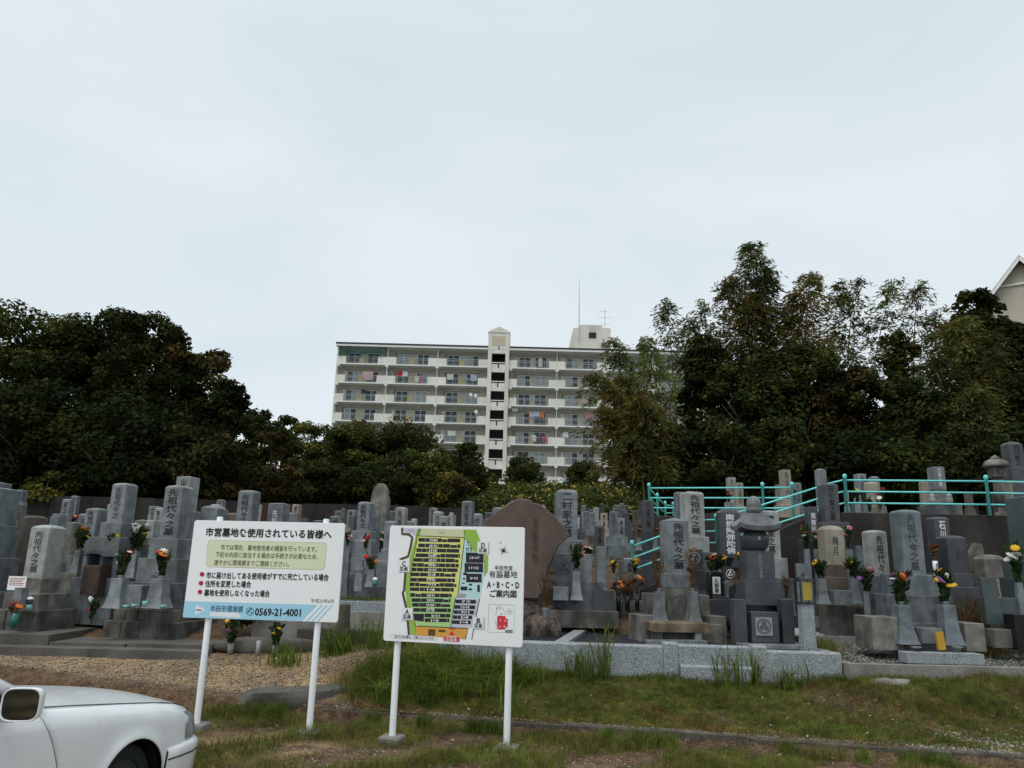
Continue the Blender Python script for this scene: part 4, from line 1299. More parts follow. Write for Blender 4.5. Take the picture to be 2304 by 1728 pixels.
# bouquets
BL = {}
def bouquet_on(p, h, cols, label, seed=0, **k):
    """a bouquet in its own slim stone stand on the ground"""
    root = bouquet(p, h, cols, label, seed, **k)
    g = ZT if (p.x > 3.75 and p.y > 20.9 and p.x > 3.9) or (p.x > 7.9 and p.y > 18.1) else max(terr(p.x, p.y), .98 if 5.97 < p.x and 13.6 < p.y < 17.7 else .86 if -1 < p.x < 5.5 and 14.2 < p.y < 17.6 else -9)
    d = p.z - g
    if d > .03:
        MB().sq([(.085, -d - .02), (.062, -d * .6), (.055, -.005)], 1, .006).build('stand', 'stone_mid', root)
    return root
def blossom_mesh(col):
    if col not in BL:
        rr = random.Random(len(BL))
        b = MB()
        n = 9
        rings = [[(r_ * (1 + .25 * (i % 2)) * math.cos(2 * math.pi * i / (2 * n)), r_ * (1 + .25 * (i % 2)) * math.sin(2 * math.pi * i / (2 * n)), z_) for i in range(2 * n)] for r_, z_ in ((.25, -.35), (.75, -.2), (1.0, .08), (.8, .32), (.4, .45), (.1, .42))]
        b.rings(rings)
        BL[col] = b.mesh('blossom', 'petal_' + col, True)
    return BL[col]
LEAFB = []
def leaf_bunch(k, dry):
    r = np.random.default_rng(500 + k)
    n = 90 if not dry else 110
    h = r.uniform(.05, 1, n)
    a = r.uniform(0, 6.28, n)
    rad = (.10 + .36 * h) * r.uniform(.2, 1, n)
    P = np.stack([rad * np.cos(a), rad * np.sin(a), h], 1)
    t = np.stack([np.cos(a) * .6, np.sin(a) * .6, np.full(n, .9)], 1) + r.normal(0, .5 if not dry else .22, (n, 3))
    t /= np.linalg.norm(t, axis=1)[:, None]
    s = np.cross(t, r.normal(size=(n, 3))); s /= np.linalg.norm(s, axis=1)[:, None]
    L_ = r.uniform(.25, .5, n)[:, None]
    wv = .22 if not dry else .045
    return quads_mesh('leaves', np.stack([P - t * L_ * .5, P + s * L_ * wv, P + t * L_ * .5, P - s * L_ * wv], 1), 'leaf_dry' if dry else 'leaf_bouquet')
for k in range(3):
    LEAFB.append((leaf_bunch(k, False), leaf_bunch(k + 10, True)))
def bouquet(p, h, cols, label, seed=0, dry=False, size=.045, wid=1.0, group='flower bouquets on the graves'):
    rr = random.Random(seed)
    root = thing('flower_bouquet', p, rr.uniform(0, 6), label, 'bouquet', group)
    o = inst('leaves', LEAFB[seed % 3][1 if dry else 0], root, (0, 0, 0), 0, (h * wid, h * wid, h))
    o['kind'] = 'stuff'
    st = MB()
    for i in range(5):
        a = i * 1.256
        st.tube([(0, 0, -.04), (h * .18 * math.cos(a), h * .18 * math.sin(a), h * .8)], .004, 4)
    s_ = st.build('stems', 'leaf_dry' if dry else 'leaf_bouquet', root)
    s_['kind'] = 'stuff'
    for i, c in enumerate(cols):
        a = rr.uniform(0, 6.28)
        rad = h * wid * rr.uniform(.12, .40)
        z = h * rr.uniform(.55, 1.08)
        sz = size * 1.2 * rr.uniform(.75, 1.25)
        b = inst('blossom', blossom_mesh(c), root, (rad * math.cos(a), rad * math.sin(a), z), rr.uniform(0, 3), (sz, sz, sz * .8))
        b.rotation_euler = (rr.uniform(-.9, .9), rr.uniform(-.9, .9), 0)
    return root

LZ = -8
# --- left front row
g = grave(-8, 1097, 1183, 62, 17.2, [(1255, 96), (1330, 120), (1450, 170)], 'blue grey gravestone cut by the left picture edge', LZ, 'stone_blue', 'flat', None)
g = grave(-30, 1082, 1180, 60, 18.6, [(1260, 100), (1330, 130), (1420, 160)], 'taller blue grey gravestone behind the one at the left edge', LZ, 'stone_blue', 'flat', None)
gL2 = grave(102, 1181, 1300, 50, 15.9, [(1334, 78), (1370, 122), (1420, 160)], 'pale front row gravestone with dark carved letters and two weathered base blocks at left', LZ - 4, 'stone_light', 'dome', '先祖代々之墓', bmat=['stone_weather', 'stone_weather', 'stone_plinth'], tw=.42, split=(1, 3))
vp = vase(gL2, 46, 1322, 1370, 34, 15.15, 'stone_mid', False)
pl = thing('grave_placard', at(36, 1328, 15.7), math.radians(-8), 'small white placard with red lines leaning on the leftmost front grave', 'placard')
MB().box(-.20, .20, -.01, .01, 0, .27).build('board', 'sign_face', pl)
for k in range(5):
    MB().box(-.17, .17 - .03 * (k % 3), -.0125, -.0105, .225 - k * .032, .236 - k * .032).build('print_line', 'petal_red', pl)
gl = grave(72, 1160, 1260, 36, 18.2, [(1300, 60), (1380, 110)], 'brown weathered gravestone behind the pale front one', LZ, 'stone_brown', 'dome', None)
grave(124, 1161, 1240, 22, 20.0, [(1290, 44), (1350, 70)], 'small blue grey gravestone behind the brown one', LZ, 'stone_blue', 'flat', None)
grave(160, 1174, 1265, 22, 18.8, [(1300, 48), (1360, 80)], 'narrow grey gravestone with a thin stick behind it', LZ, 'stone_weather', 'pyr', None)
grave(187, 1164, 1250, 18, 20.5, [(1300, 40), (1360, 60)], 'slim dark gravestone left of the two tall letters stones', LZ, 'stone_dark', 'flat', None)
g7 = grave(214, 1143, 1212, 32, 17.4, [(1250, 54), (1290, 84), (1352, 110)], 'grey gravestone with five letters left of the tallest left stone', LZ - 6, 'stone_mid', 'dome', '先祖代々之', tm='ink', bmat=['stone_mid', 'stone_mid', 'stone_weather'], tw=.46)
p = vase(g7, 176, 1238, 1290, 24, 16.85); bouquet(p, .42, ['yellow', 'yellow', 'orange', 'brown'], 'wilting yellow bouquet on the left vase of the five letter stone', 1)
p = vase(g7, 249, 1238, 1288, 22, 16.7); bouquet(p, .34, ['orange', 'brown', 'yellow', 'brown'], 'wilting orange bouquet on the right vase of the five letter stone', 2)
g8 = grave(277, 1087, 1177, 38, 17.0, [(1210, 74), (1247, 100), (1300, 120), (1365, 150)], 'tall slender gravestone with faded letters left of the biggest left grave', LZ - 6, 'stone_mid', 'dome', '先祖代々之', tw=.42)
p = vase(g8, 302, 1240, 1300, 26, 16.3); bouquet(p, .50, ['white', 'white', 'white', 'yellow', 'white', 'red', 'pink'], 'white lily bouquet with yellow and red on the vase beside the biggest left grave', 3, size=.06)
grave(318, 1188, 1262, 20, 18.4, [(1330, 40)], 'small grey gravestone seen between the two tall left ones', LZ, 'stone_weather', 'dome', None)
# small roofed lantern box
lb = thing('stone_lantern', at(213, 1338, 16.4), math.radians(-12), 'squat brown stone box lantern with curved hood between left graves', 'lantern')
M('stone_umber', (.07, .045, .034), (.035, .024, .02), 6, .85, (60, .25))
MB().sq([(.21, 0), (.205, .56), (.18, .60)], 1, .02).build('body', 'stone_umber', lb)
hd = MB()
hd.rings([[(-.27, y_, .78), (-.2, y_, .84), (-.1, y_, .89), (0, y_, .905), (.1, y_, .89), (.2, y_, .84), (.27, y_, .78), (.2, y_, .79), (.1, y_, .83), (-.1, y_, .83), (-.2, y_, .79)][::-1] for y_ in (-.2, .2)])
hd.build('hood', 'stone_dark', lb)
for s_ in (-1, 1):
    MB().box(s_ * .17 - .025, s_ * .17 + .025, -.15, .15, .601, .80).build('post', 'stone_dark', lb)
# biggest left grave
gL9 = grave(398, 1092, 1213, 44, 16.5, [(1257, 92), (1310, 128), (1368, 168), (1394, 196), (1445, 226)], 'biggest left gravestone with five dark brush letters, on stepped base blocks', LZ - 2, 'stone_mid', 'dome', '先祖代々之墓', tm='ink', bmat=['stone_mid', 'stone_mid', 'stone_mid', 'stone_plinth', 'stone_plinth'], cr=(1, 11, 'crest_grey'), tw=.56, th=.9, split=(2, 4))
p = vase(gL9, 267, 1301, 1368, 46, 15.45); bouquet(p, .50, ['white', 'red', 'red', 'white', 'pink', 'red'], 'red and white bouquet on the left vase of the biggest left grave', 4, wid=.7, size=.055)
p = vase(gL9, 358, 1302, 1368, 50, 15.45); bouquet(p, .50, ['white', 'red', 'pink', 'red', 'yellow', 'orange'], 'red and pink bouquet on the right vase of the biggest left grave', 5, wid=.7, size=.055)
block(gL9, 'incense_box', 288, 330, 1316, 1366, 15.55, .3, 'stone_mid')
block(gL9, 'step_stone', 318, 345, 1225, 1255, 16.6, .3, 'stone_mid')
block(gL9, 'side_tablet', 335, 356, 1171, 1212, 17.1, .3, 'stone_light')
grave(420, 1072, 1150, 36, 18.6, [(1230, 70), (1320, 100)], 'pale gravestone top peeping over the biggest left grave', LZ - 2, 'stone_light', 'flat', '出雲', tm='ink', tw=.4)
# plinth course stones (front row of blocks)
# cups and small things
cup = MB().lathe([(.02, 0), (.035, .01), (.042, .045), (.036, .045)], 10)
me_cup = cup.mesh('offering_cup', 'teal_cup', True)
for i, (px, py, Y, lb_) in enumerate(((283, 1368, 15.3, 'leftmost small teal cup on the ledge of the biggest left grave'), (301, 1366, 15.2, 'second small teal cup on the ledge of the biggest left grave'), (326, 1364, 15.3, 'taller teal cup in front of the incense box of the biggest left grave'), (368, 1368, 15.2, 'teal cup below the right vase of the biggest left grave'))):
    tag(inst('offering_cup', me_cup, None, at(px, py, Y), 0, (1.4, 1.4, 1.3 if i != 2 else 2.2)), lb_, 'cup', 'offering cups')
gv = thing('flower_can', at(30, 1412, 14.9), 0, 'green cylinder vase with withered brown flowers at the lower left', 'vase')
MB().lathe([(.06, 0), (.065, .26), (.055, .26)], 12).build('can', 'rail_paint', gv, smooth=True)
M('green_can', (.02, .16, .13), None, rough=.4); gv.children[0].data.materials[0] = MATS['green_can']
bouquet(at(30, 1392, 14.9) , .32, ['brown', 'brown', 'red', 'brown', 'orange'], 'withered brown bouquet in the green cylinder at the lower left', 6, dry=True)
wl_ = thing('water_lantern', at(64, 1372, 15.2), 0, 'small pale blue and white grave lantern beside the leftmost front grave', 'lantern')
MB().lathe([(.05, 0), (.065, .03), (.05, .09), (.045, .1)], 12).build('bowl', 'teal_cup', wl_, smooth=True)
MB().lathe([(.05, .101), (.05, .19)], 10).build('chamber', 'glass_b', wl_, smooth=True)
MB().lathe([(.065, .191), (.06, .215), (.02, .24)], 12).build('lid', 'white_paint', wl_, smooth=True)
bouquet(at(206, 1396, 15.0), .36, ['red', 'red', 'white', 'red'], 'small red bouquet at the plinth left of the biggest left grave', 7, wid=.6, size=.05)
# low slabs under the left row
o = thing('grave_platform', (0, 0, 0), 0, 'long low concrete platform carrying the left front graves', 'platform')
za = .62
for k, (xa, xb, yf) in enumerate(((-13.5, -10.2, 14.75), (-10.19, -8.45, 14.76), (-8.44, -7.05, 14.78), (-7.04, -5.45, 14.85))):
    MB().box(xa, xb - .01, yf + .0, 17.3, .2, za + .006 * k + (.13 if k < 2 else 0)).build('slab', 'slab', o)
for k in range(4):
    MB().box(-13.5 + 2.02 * k, -13.5 + 2.02 * k + 2.01, 14.35, 14.74, .2, .575 + .004 * (k % 2)).build('front_slab', 'slab', o)
# --- between the boards
gm = grave(480, 1138, 1180, 40, 19.0, [(1280, 80), (1380, 120)], 'dark gravestone top left of the notice board post cap', LZ, 'stone_mid', 'dome', None)
grave(523, 1154, 1200, 28, 20, [(1300, 70)], 'brownish low gravestone behind the notice board edge', LZ, 'stone_brown', 'dome', None)
grave(558, 1103, 1200, 36, 18.8, [(1260, 60), (1320, 90)], 'tall grey gravestone with dark letters above the middle of the notice board', LZ - 2, 'stone_mid', 'dome', '先祖代々之墓', tm='ink')
grave(626, 1132, 1200, 36, 19.5, [(1260, 66), (1320, 90)], 'dark grey flat topped gravestone with white letters above the notice board', LZ - 2, 'stone_mid', 'flat', '先祖', tm='ink_white', tw=.34, th=.5)
grave(664, 1155, 1210, 14, 22, [(1290, 40)], 'small slim gravestone right of the white letter stone', LZ, 'stone_mid', 'flat', None)
grave(685, 1167, 1215, 16, 23, [(1290, 40)], 'tiny gravestone peeping above the notice board', LZ, 'stone_dark', 'flat', None)
# natural rounded slabs
def slab_stone(px, top, bot, w, Y, mat, label, rz=0, pts=None, th=.22, text=None, tm='ink_soft', name='memorial_stone'):
    s = mpp(px, bot, Y)
    pb2 = at(px, bot, Y)
    H = at(px, top, Y).z - pb2.z
    W = w * s
    pts = pts or [(-.5, 0), (.5, 0), (.5, .55), (.46, .8), (.33, .93), (.12, 1), (-.12, .995), (-.34, .93), (-.46, .8), (-.5, .5)]
    # refine the outline and make it uneven
    rr = random.Random(int(px))
    out = []
    for i, a in enumerate(pts):
        c = pts[(i + 1) % len(pts)]
        for k in range(4):
            t = k / 4
            j = .008 if k else 0
            out.append(((a[0] + (c[0] - a[0]) * t + rr.uniform(-j, j)) * W, (a[1] + (c[1] - a[1]) * t + rr.uniform(-j, j)) * H))
    root = thing(name, pb2, math.radians(rz), label, 'memorial stone', 'natural memorial stones')
    cx = sum(p[0] for p in out) / len(out); cz = sum(p[1] for p in out) / len(out)
    rings = []
    for sc, y_ in ((.97, -th / 2), (1.0, -th * .38), (1.0, th * .4), (.93, th / 2)):
        rings.append([(cx + (x_ - cx) * sc + rr.uniform(-.006, .006), y_ + rr.uniform(-.01, .01) * th * 2, cz + (z_ - cz) * sc) for x_, z_ in out][::-1])
    o = MB().rings(rings).build('stone', mat, root)
    smooth_by_angle(o, 35)
    if text:
        put_text(text, root, cx, -th / 2 - .014, H * .55, W * .22, H * .5, tm, .012, True)
    return root
slab_stone(760, 1142, 1240, 22, 22, 'stone_weather', 'thin pointed natural stone between tree trunks and graves', -10, [(-.5, 0), (.5, 0), (.5, .6), (.45, .95), (.2, 1.0), (-.1, .7), (-.35, .35)], .15)
slab_stone(847, 1088, 1270, 44, 20.2, 'stone_weather', 'tall round topped memorial stone streaked with pale lichen', -8, th=.3, text='南無妙法', tm='stone_light')
gM5 = grave(822, 1129, 1195, 28, 18.4, [(1216, 60), (1247, 84), (1290, 100), (1340, 110)], 'grey gravestone with dark letters before the round topped memorial', LZ - 3, 'stone_mid', 'dome', '先祖代々之', tm='ink', cr=None)
crest(gM5, 0, -.40, .75, .1, 'crest_grey')
p = vase(gM5, 821, 1240, 1275, 18, 17.5); bouquet(p, .36, ['cream', 'red', 'white', 'pink', 'red'], 'dark and cream bouquet between the two boards', 8, wid=.5)
bouquet_on(at(858, 1242, 17.6), .42, ['white', 'white', 'pink', 'white', 'cream'], 'white bouquet with long stems left of the map board', 9, wid=.5)
bouquet_on(at(781, 1228, 18.0), .3, ['pink', 'white', 'red'], 'pink bouquet beside the right edge of the notice board', 10, wid=.6)
grave(846, 1158, 1206, 16, 18.9, [(1230, 34), (1330, 60)], 'small side stone right of the gravestone between the boards', LZ, 'stone_mid', 'flat', None)
grave(792, 1160, 1200, 14, 20, [(1250, 30)], 'dark double tablet stone left of the gravestone between the boards', LZ, 'stone_green', 'flat', None)
grave(785, 1188, 1240, 10, 18.5, [(1330, 30)], 'small beige post stone beside the notice board edge', LZ, 'stone_beige', 'flat', None)
gM6 = grave(880, 1172, 1235, 26, 17.6, [(1262, 44), (1320, 60), (1345, 80)], 'dark gravestone half hidden by the left edge of the map board', LZ, 'stone_mid', 'dome', None)
gs = thing('stone_pillar', at(806, 1330, 17.0), 0, 'slender grey stone pillar with a collar between the boards', 'pillar')
MB().sq([(.085, 0), (.08, .42)], 1, .01).build('shaft', 'stone_mid', gs)
MB().sq([(.10, .421), (.105, .46), (.10, .50)], 1, .01).build('collar', 'stone_mid', gs)
MB().sq([(.075, .501), (.07, .66), (.0701, .661)], 1, .01).build('head', 'stone_mid', gs)
gs = thing('flower_stand', at(833, 1320, 17.0), 0, 'grey stone flower stand right of the slender pillar', 'vase')
MB().sq([(.11, 0), (.08, .12), (.068, .3), (.066, .36)], 1, .006).build('body', 'stone_mid', gs)
bouquet(at(833, 1285, 17.0), .28, ['orange', 'yellow', 'red', 'brown'], 'orange and yellow flowers on the stone stand between the boards', 11)
gs = thing('water_lantern', at(843, 1318, 16.9), 0, 'small green and white grave lantern between the boards', 'lantern')
MB().lathe([(.05, 0), (.06, .03), (.045, .1)], 12).build('bowl', 'green_can', gs, smooth=True)
MB().lathe([(.05, .101), (.055, .16), (.02, .18)], 12).build('lid', 'white_paint', gs, smooth=True)
# kerbs of that plot, dark edging and wooden stump
b_ = thing('grave_kerb', (0, 0, 0), 0, 'pale granite kerb of the plot seen between the boards', 'kerb')
q0, q1 = at(770, 1352, 16.4), at(905, 1352, 16.4)
MB().box(q0.x - 1.6, q1.x + 1.2, 16.2, 16.42, .5, q0.z).build('kerb_stone', 'granite_speck', b_)
MB().box(q0.x - 1.6, q1.x + 1.2, 15.7, 15.95, .3, q0.z - .17).build('lower_kerb', 'concrete', b_)
xr = np.random.default_rng(31); n = 1500
x = xr.uniform(q0.x - 1.5, q1.x + 1.1, n); y = xr.uniform(16.45, 17.1, n)
pebbles('plot_gravel', x, y, np.full(n, q0.z - .01), xr.uniform(.015, .04, n), ['peb_grey', 'peb_green', 'peb_dark'], 32, 'grey stones in the plot between the boards', 'gravel')
P = np.stack([x, y + .25, np.full(n, q0.z - .02)], 1)
blades('plot_grass', P, np.full(n, .10), np.full(n, .005), .5, ['grass_a', 'grass_b'], 33, 'green grass in the plot between the boards', 'grass')
de = thing('dark_edging', (0, 0, 0), 0, 'dark grey low step between sand and plots behind the boards', 'step')
MB().box(-4.0, -1.4, 15.25, 15.7, .2, .93).build('step_block', 'concrete_dark', de)
st = thing('tree_stump', at(770, 1452, 14.9), 0, 'dark weathered stump beside the right edge of the notice board', 'stump')
MB().lathe([(.17, -.05), (.14, .15), (.11, .45), (.10, .72), (.085, .74)], 10).build('trunk', 'bark', st)
# vases with flowers on the sand under the notice board
for (px, py, lb1, lb2, sd, cc) in ((517, 1478, 'left pale tube vase on the sand under the notice board', 'yellow and purple flowers in the left tube vase under the notice board', 20, ['yellow', 'yellow', 'yellow', 'purple', 'purple']), (617, 1482, 'right pale tube vase on the sand under the notice board', 'yellow and purple flowers in the right tube vase under the notice board', 21, ['yellow', 'yellow', 'purple', 'yellow'])):
    q = atz(px, py, .45); zg_ = terr(q.x, q.y)
    v = thing('tube_vase', (q.x, q.y, zg_), 0, lb1, 'vase')
    MB().lathe([(.05, -.03), (.055, .2), (.045, .2)], 12).build('tube', 'concrete', v, smooth=True)
    bouquet((q.x, q.y, zg_ + .17), .42, cc, lb2, sd, size=.04, wid=.8)
q = atz(579, 1480, .45)
v = thing('tube_vase', (q.x, q.y, terr(q.x, q.y)), 0, 'empty clear tube vase between the two flower vases', 'vase')
MB().lathe([(.045, -.03), (.045, .26), (.036, .26)], 12).build('tube', 'glass_c', v, smooth=True)
rock('flat_rock', -3.9, 15.35, .62, 1.5, .35, .25, 'slab', 12, 'dark rough stone edge behind the tube vases', .25)
# dark shrub behind the notice board bottom
tree('shrub', 560, 1330, 90, 1440, 15.9, ['leaf_deep', 'leaf_dark'], 'dark shrub in shade behind the lower edge of the notice board', 90, .09, 1.0, 'shrub', 30, False)

# --- behind the map board
grave(902, 1141, 1215, 24, 19.6, [(1300, 60)], 'light gravestone with dark letters above the left end of the map board', LZ, 'stone_light', 'dome', '先祖代', tm='ink', tw=.4)
grave(932, 1167, 1215, 12, 23, [(1290, 30)], 'tiny light gravestone left of centre above the map board', LZ, 'stone_light', 'dome', '先', tm='ink', th=.3)
grave(1000, 1161, 1230, 20, 22.5, [(1300, 50)], 'small gravestone with two dark letters above the map board', LZ, 'stone_light', 'dome', '南無', tm='ink', tw=.5, th=.6)
grave(1015, 1153, 1220, 9, 25, [(1300, 30)], 'slim pale gravestone just behind the two letter stone', LZ, 'stone_light', 'dome', None)
grave(975, 1176, 1220, 9, 26, [(1300, 30)], 'tiny dark gravestone peeping above the middle of the map board', LZ, 'stone_dark', 'flat', None)
grave(1052, 1127, 1215, 24, 20.6, [(1300, 60)], 'dark gravestone with carved letters left of the brown natural monument', LZ - 3, 'stone_mid', 'dome', '先祖代々', tm='ink', tw=.42)

# --- centre: brown natural monument
gm_ = slab_stone(1172, 1120, 1348, 196, 16.9, 'monument', 'big brown natural stone monument with peaked top behind the map board', 0,
   [(-.42, 0), (.20, 0), (.26, .10), (.30, .30), (.42, .52), (.55, .625), (.52, .68), (.40, .80), (.22, .92), (.03, .985), (-.04, 1.0), (-.14, .95), (-.30, .86), (-.44, .76), (-.47, .6), (-.46, .3)], .42, None)
M('carved', (.075, .052, .045), None, rough=.9)
put_text('有脇墓地', gm_, .28, -.232, 1.25, .13, .95, 'carved', 0, True)
rock('monument_base_rock', .15, 16.95, 1.18, .95, .45, .42, 'boulder', 31, 'dark mossy boulder base under the brown monument', .1, 'boulder', .75)
rock('vase_boulder', at(1222, 1400, 15.9).x, 15.9, .98, .38, .34, .34, 'boulder', 33, 'round mottled boulder with a metal flower vase in front of the monument', 0, 'boulder', .8)
vq = at(1227, 1392, 15.85)
v = thing('metal_vase', vq, 0, 'dull metal vase set in the mottled boulder', 'vase')
MB().lathe([(.075, -.06), (.06, .02), (.065, .12), (.075, .18), (.075, .21), (.06, .21)], 14).build('body', 'stone_mid', v, smooth=True)
bouquet(vq + Vector((0, 0, .18)), .7, ['brown', 'brown'], 'tall dry straw coloured flowers in the metal vase before the monument', 34, dry=True, wid=.6)
# 二村家之墓
gC1 = grave(1273, 1102, 1216, 47, 17.9, [(1246, 70), (1306, 104), (1368, 140), (1400, 200)], 'tall light gravestone with six brush letters right of the brown monument', 3, 'stone_mid', 'dome', '二村家之墓', tm='ink', bmat=['stone_mid', 'stone_mid', 'stone_mid', 'stone_plinth'], tw=.5, th=.9)
crest(gC1, -.12, -.66, 1.15 - .2, .15, 'crest_dark')
p = vase(gC1, 1296, 1286, 1350, 29, 17.0); bouquet(p, .55, ['cream', 'cream', 'brown', 'red', 'brown', 'yellow'], 'tall wilting cream and brown bouquet on the vase of the six letter gravestone', 40, wid=.6)
block(gC1, 'incense_box', 1243, 1278, 1320, 1350, 17.0, .25, 'stone_mid')
q = at(1323, 1240, 19.5)
bouquet_on(at(1323, 1260, 19.6), .3, ['cream', 'cream', 'orange'], 'cream flowers behind the six letter gravestone vase', 41)
tb = thing('stone_tablet', at(1353, 1362, 17.4), math.radians(4), 'tall plain grey pillar tablet on a low box right of the six letter grave', 'tablet')
s_ = mpp(1353, 1300, 17.4)
hz = at(1353, 1230, 17.4).z - tb.location.z
MB().sq([(11 * s_, .32), (11 * s_, hz - .02), (10 * s_, hz)], .8, .006).build('pillar', 'stone_mid', tb)
MB().sq([(24 * s_, -.1), (24 * s_, .318)], .8, .006).build('base_box', 'stone_dark', tb)
# small grave with dead flowers
gC2 = grave(1414, 1255, 1300, 22, 18.2, [(1350, 40), (1378, 60)], 'small gravestone half hidden by heaps of dead brown flowers', 5, 'stone_mid', 'dome', '無縁', tm='ink', tw=.4, th=.5)
slab_stone(1433, 1248, 1330, 20, 18.6, 'stone_brown', 'small dark round topped stone behind the dead flowers', 0, th=.15)
slab_stone(1410, 1285, 1330, 26, 17.9, 'boulder', 'small dark arched stone with a hollow front', 0, th=.2)
for i, (px, py, sd, lb_, dr) in enumerate(((1392, 1345, 50, 'heap of dead brown flowers left, before the small gravestone', True), (1412, 1345, 51, 'heap of dead brown flowers in the middle before the small gravestone', True), (1434, 1335, 52, 'heap of dead brown flowers at right of the small gravestone', True))):
    bouquet(at(px, py, 17.5), .34, ['brown', 'brown', 'brown', 'orange', 'brown'], lb_, sd, dry=dr, wid=1.1)
    v = thing('bottle_vase', at(px, 1372, 17.5), 0, ['dark bottle vase under the left heap of dead flowers', 'dark bottle vase under the middle heap of dead flowers', 'dark bottle vase under the right heap of dead flowers'][i], 'vase')
    MB().lathe([(.05, -.02), (.05, .24), (.03, .28)], 10).build('body', 'stone_black', v, smooth=True)
for (px, lb_) in ((1381, 'single yellow chrysanthemum bunch left of the small gravestone'), (1428, 'single yellow chrysanthemum bunch right of the small gravestone')):
    bouquet_on(at(px, 1290, 18.0), .3, ['yellow', 'yellow', 'orange'], lb_, int(px), wid=.6)
wp_ = thing('stone_edging', (0, 0, 0), 0, 'stained stone course behind the navy gravel plot', 'wall')
for k in range(5):
    xa = .75 + k * .52
    MB().box(xa, xa + .515, 17.62 + .01 * (k % 2), 17.95, .5, 1.33 + .01 * (k % 3)).build('stone', 'stone_plinth', wp_)
MB().box(3.36, 9, 17.75, 17.95, .5, 1.25).build('long_stone', 'concrete_dark', wp_)
# 石川家之墓 far centre
gC3 = grave(1456, 1126, 1193, 25, 20.0, [(1240, 44), (1262, 70), (1290, 110)], 'dark narrow gravestone with carved letters left of the cyan stair rail', 4, 'stone_dark', 'flat', '石山家之墓', tm='ink', tw=.42)
gC3.location.z = terr(gC3.location.x, 20.0)
p = vase(gC3, 1437, 1210, 1238, 14, 19.4, 'stone_mid', False); bouquet(p, .3, ['brown', 'brown', 'orange'], 'dry orange flowers left of the dark narrow gravestone', 60, dry=True, wid=.7)
p = vase(gC3, 1475, 1210, 1238, 14, 19.4, 'stone_mid', False); bouquet(p, .3, ['orange', 'brown'], 'dry orange flowers right of the dark narrow gravestone', 61, dry=True, wid=.7)

# --- right plot with granite wall: navy gravel, offering table grave, five tier tomb
wy = lambda x_: 14.12 - .075 * (x_ + 1)
gw = thing('granite_wall', (0, 0, 0), 0, 'speckled pale granite kerb wall around the navy gravel plots', 'wall')
zt_ = .93
def wall_stone(name, xa, xb, z0, z1, th=.2, yo=0.):
    a = wy(xa) + yo; c = wy(xb) + yo
    b = MB()
    prof = [(0, z0), (0, z1 - .03), (.03, z1), (th, z1), (th, z0)]
    b.rings([[(x_, y_ + p_[0], p_[1]) for p_ in prof] for x_, y_ in ((xa, a), (xb - .004, c))])
    return b.build(name, 'granite_speck', gw)
wall_stone('wall_stone', -1.2, .9, .2, zt_)
wall_stone('wall_stone', .9, 2.75, .2, zt_)
wall_stone('gate_stone', 2.75, 3.0, .2, zt_ + .06, .24, -.02)
wall_stone('gate_panel', 3.0, 4.25, .2, zt_ + .03, .2, .012)
wall_stone('step_stone', 3.02, 4.23, .2, .64, .12, -.11)
wall_stone('gate_stone', 4.25, 4.5, .2, zt_ + .055, .24, -.02)
wall_stone('wall_stone', 4.5, 5.75, .2, zt_ - .02)
b = MB().box(5.55, 5.748, wy(5.75) + .205, 17.4, .2, zt_ - .03); b.build('side_stone', 'granite_speck', gw)
b = MB().box(-1.2, -1.0, wy(-1.2) + .205, 17.6, .2, zt_); b.build('side_stone', 'granite_speck', gw)
cross = MB(); a0, a1 = atz(1265, 1447, zt_), atz(1318, 1416, zt_)
cross.rings([[(a0.x - .12, a0.y, .3), (a0.x + .12, a0.y, .3), (a0.x + .12, a0.y, zt_ - .005), (a0.x - .12, a0.y, zt_ - .005)][::-1], [(a1.x - .12, 17.6, .3), (a1.x + .12, 17.6, .3), (a1.x + .12, 17.6, zt_ - .005), (a1.x - .12, 17.6, zt_ - .005)][::-1]])
cross.v = [(x_, max(y_, wy(x_) + .205), z_) for x_, y_, z_ in cross.v]
cross.build('cross_stone', 'granite_speck', gw)
plot = MB().add([(-1.0, 14.3, .86), (5.53, 13.8, .86), (5.53, 17.7, .86), (-1.0, 17.6, .86)], [(0, 1, 2, 3)])
M('navy_gravel', (.028, .03, .045), (.012, .013, .02), 40, .75, (90, .5), None, bump=1.0, bscale=60)
tag(plot.build('plot_bed', 'navy_gravel'), kind='structure')
xr = np.random.default_rng(41); n = 9000
x = xr.uniform(-.95, 5.5, n); y = xr.uniform(14.0, 17.6, n); k = y > wy(x) + .22
x, y = x[k], y[k]
pebbles('navy_gravel', x, y, np.full(len(x), .865), xr.uniform(.008, .016, len(x)), ['peb_navy', 'peb_navy', 'peb_dark'], 42, 'navy blue gravel inside the granite walled plots', 'gravel')
# offering table grave
YR = 15.9
gR1 = grave(1517, 1165, 1290, 50, YR, [(1321, 56), (1398, 56), (1442, 150)], 'grey front gravestone with six black brush letters behind a stone offering table', 10, 'stone_mid', 'pyr', '先祖代々之墓', tm='ink', cr=(1, 21, 'crest_dark'), bmat=['stone_mid', 'stone_weather', 'stone_weather'], tw=.5, th=.86)
vp1 = vase(gR1, 1484, 1331, 1398, 31, 15.35, 'stone_mid'); vp2 = vase(gR1, 1559, 1331, 1398, 31, 15.35, 'stone_mid')
bouquet(vp1, .75, ['brown', 'brown'], 'tall dry straw flowers on the left vase above the offering table', 70, dry=True, wid=.5)
bouquet(vp2, .75, ['brown', 'brown'], 'tall dry straw flowers on the right vase above the offering table', 71, dry=True, wid=.5)
block(gR1, 'offering_slab', 1459, 1587, 1398, 1420, 15.15, .55, 'stone_rust', .03)
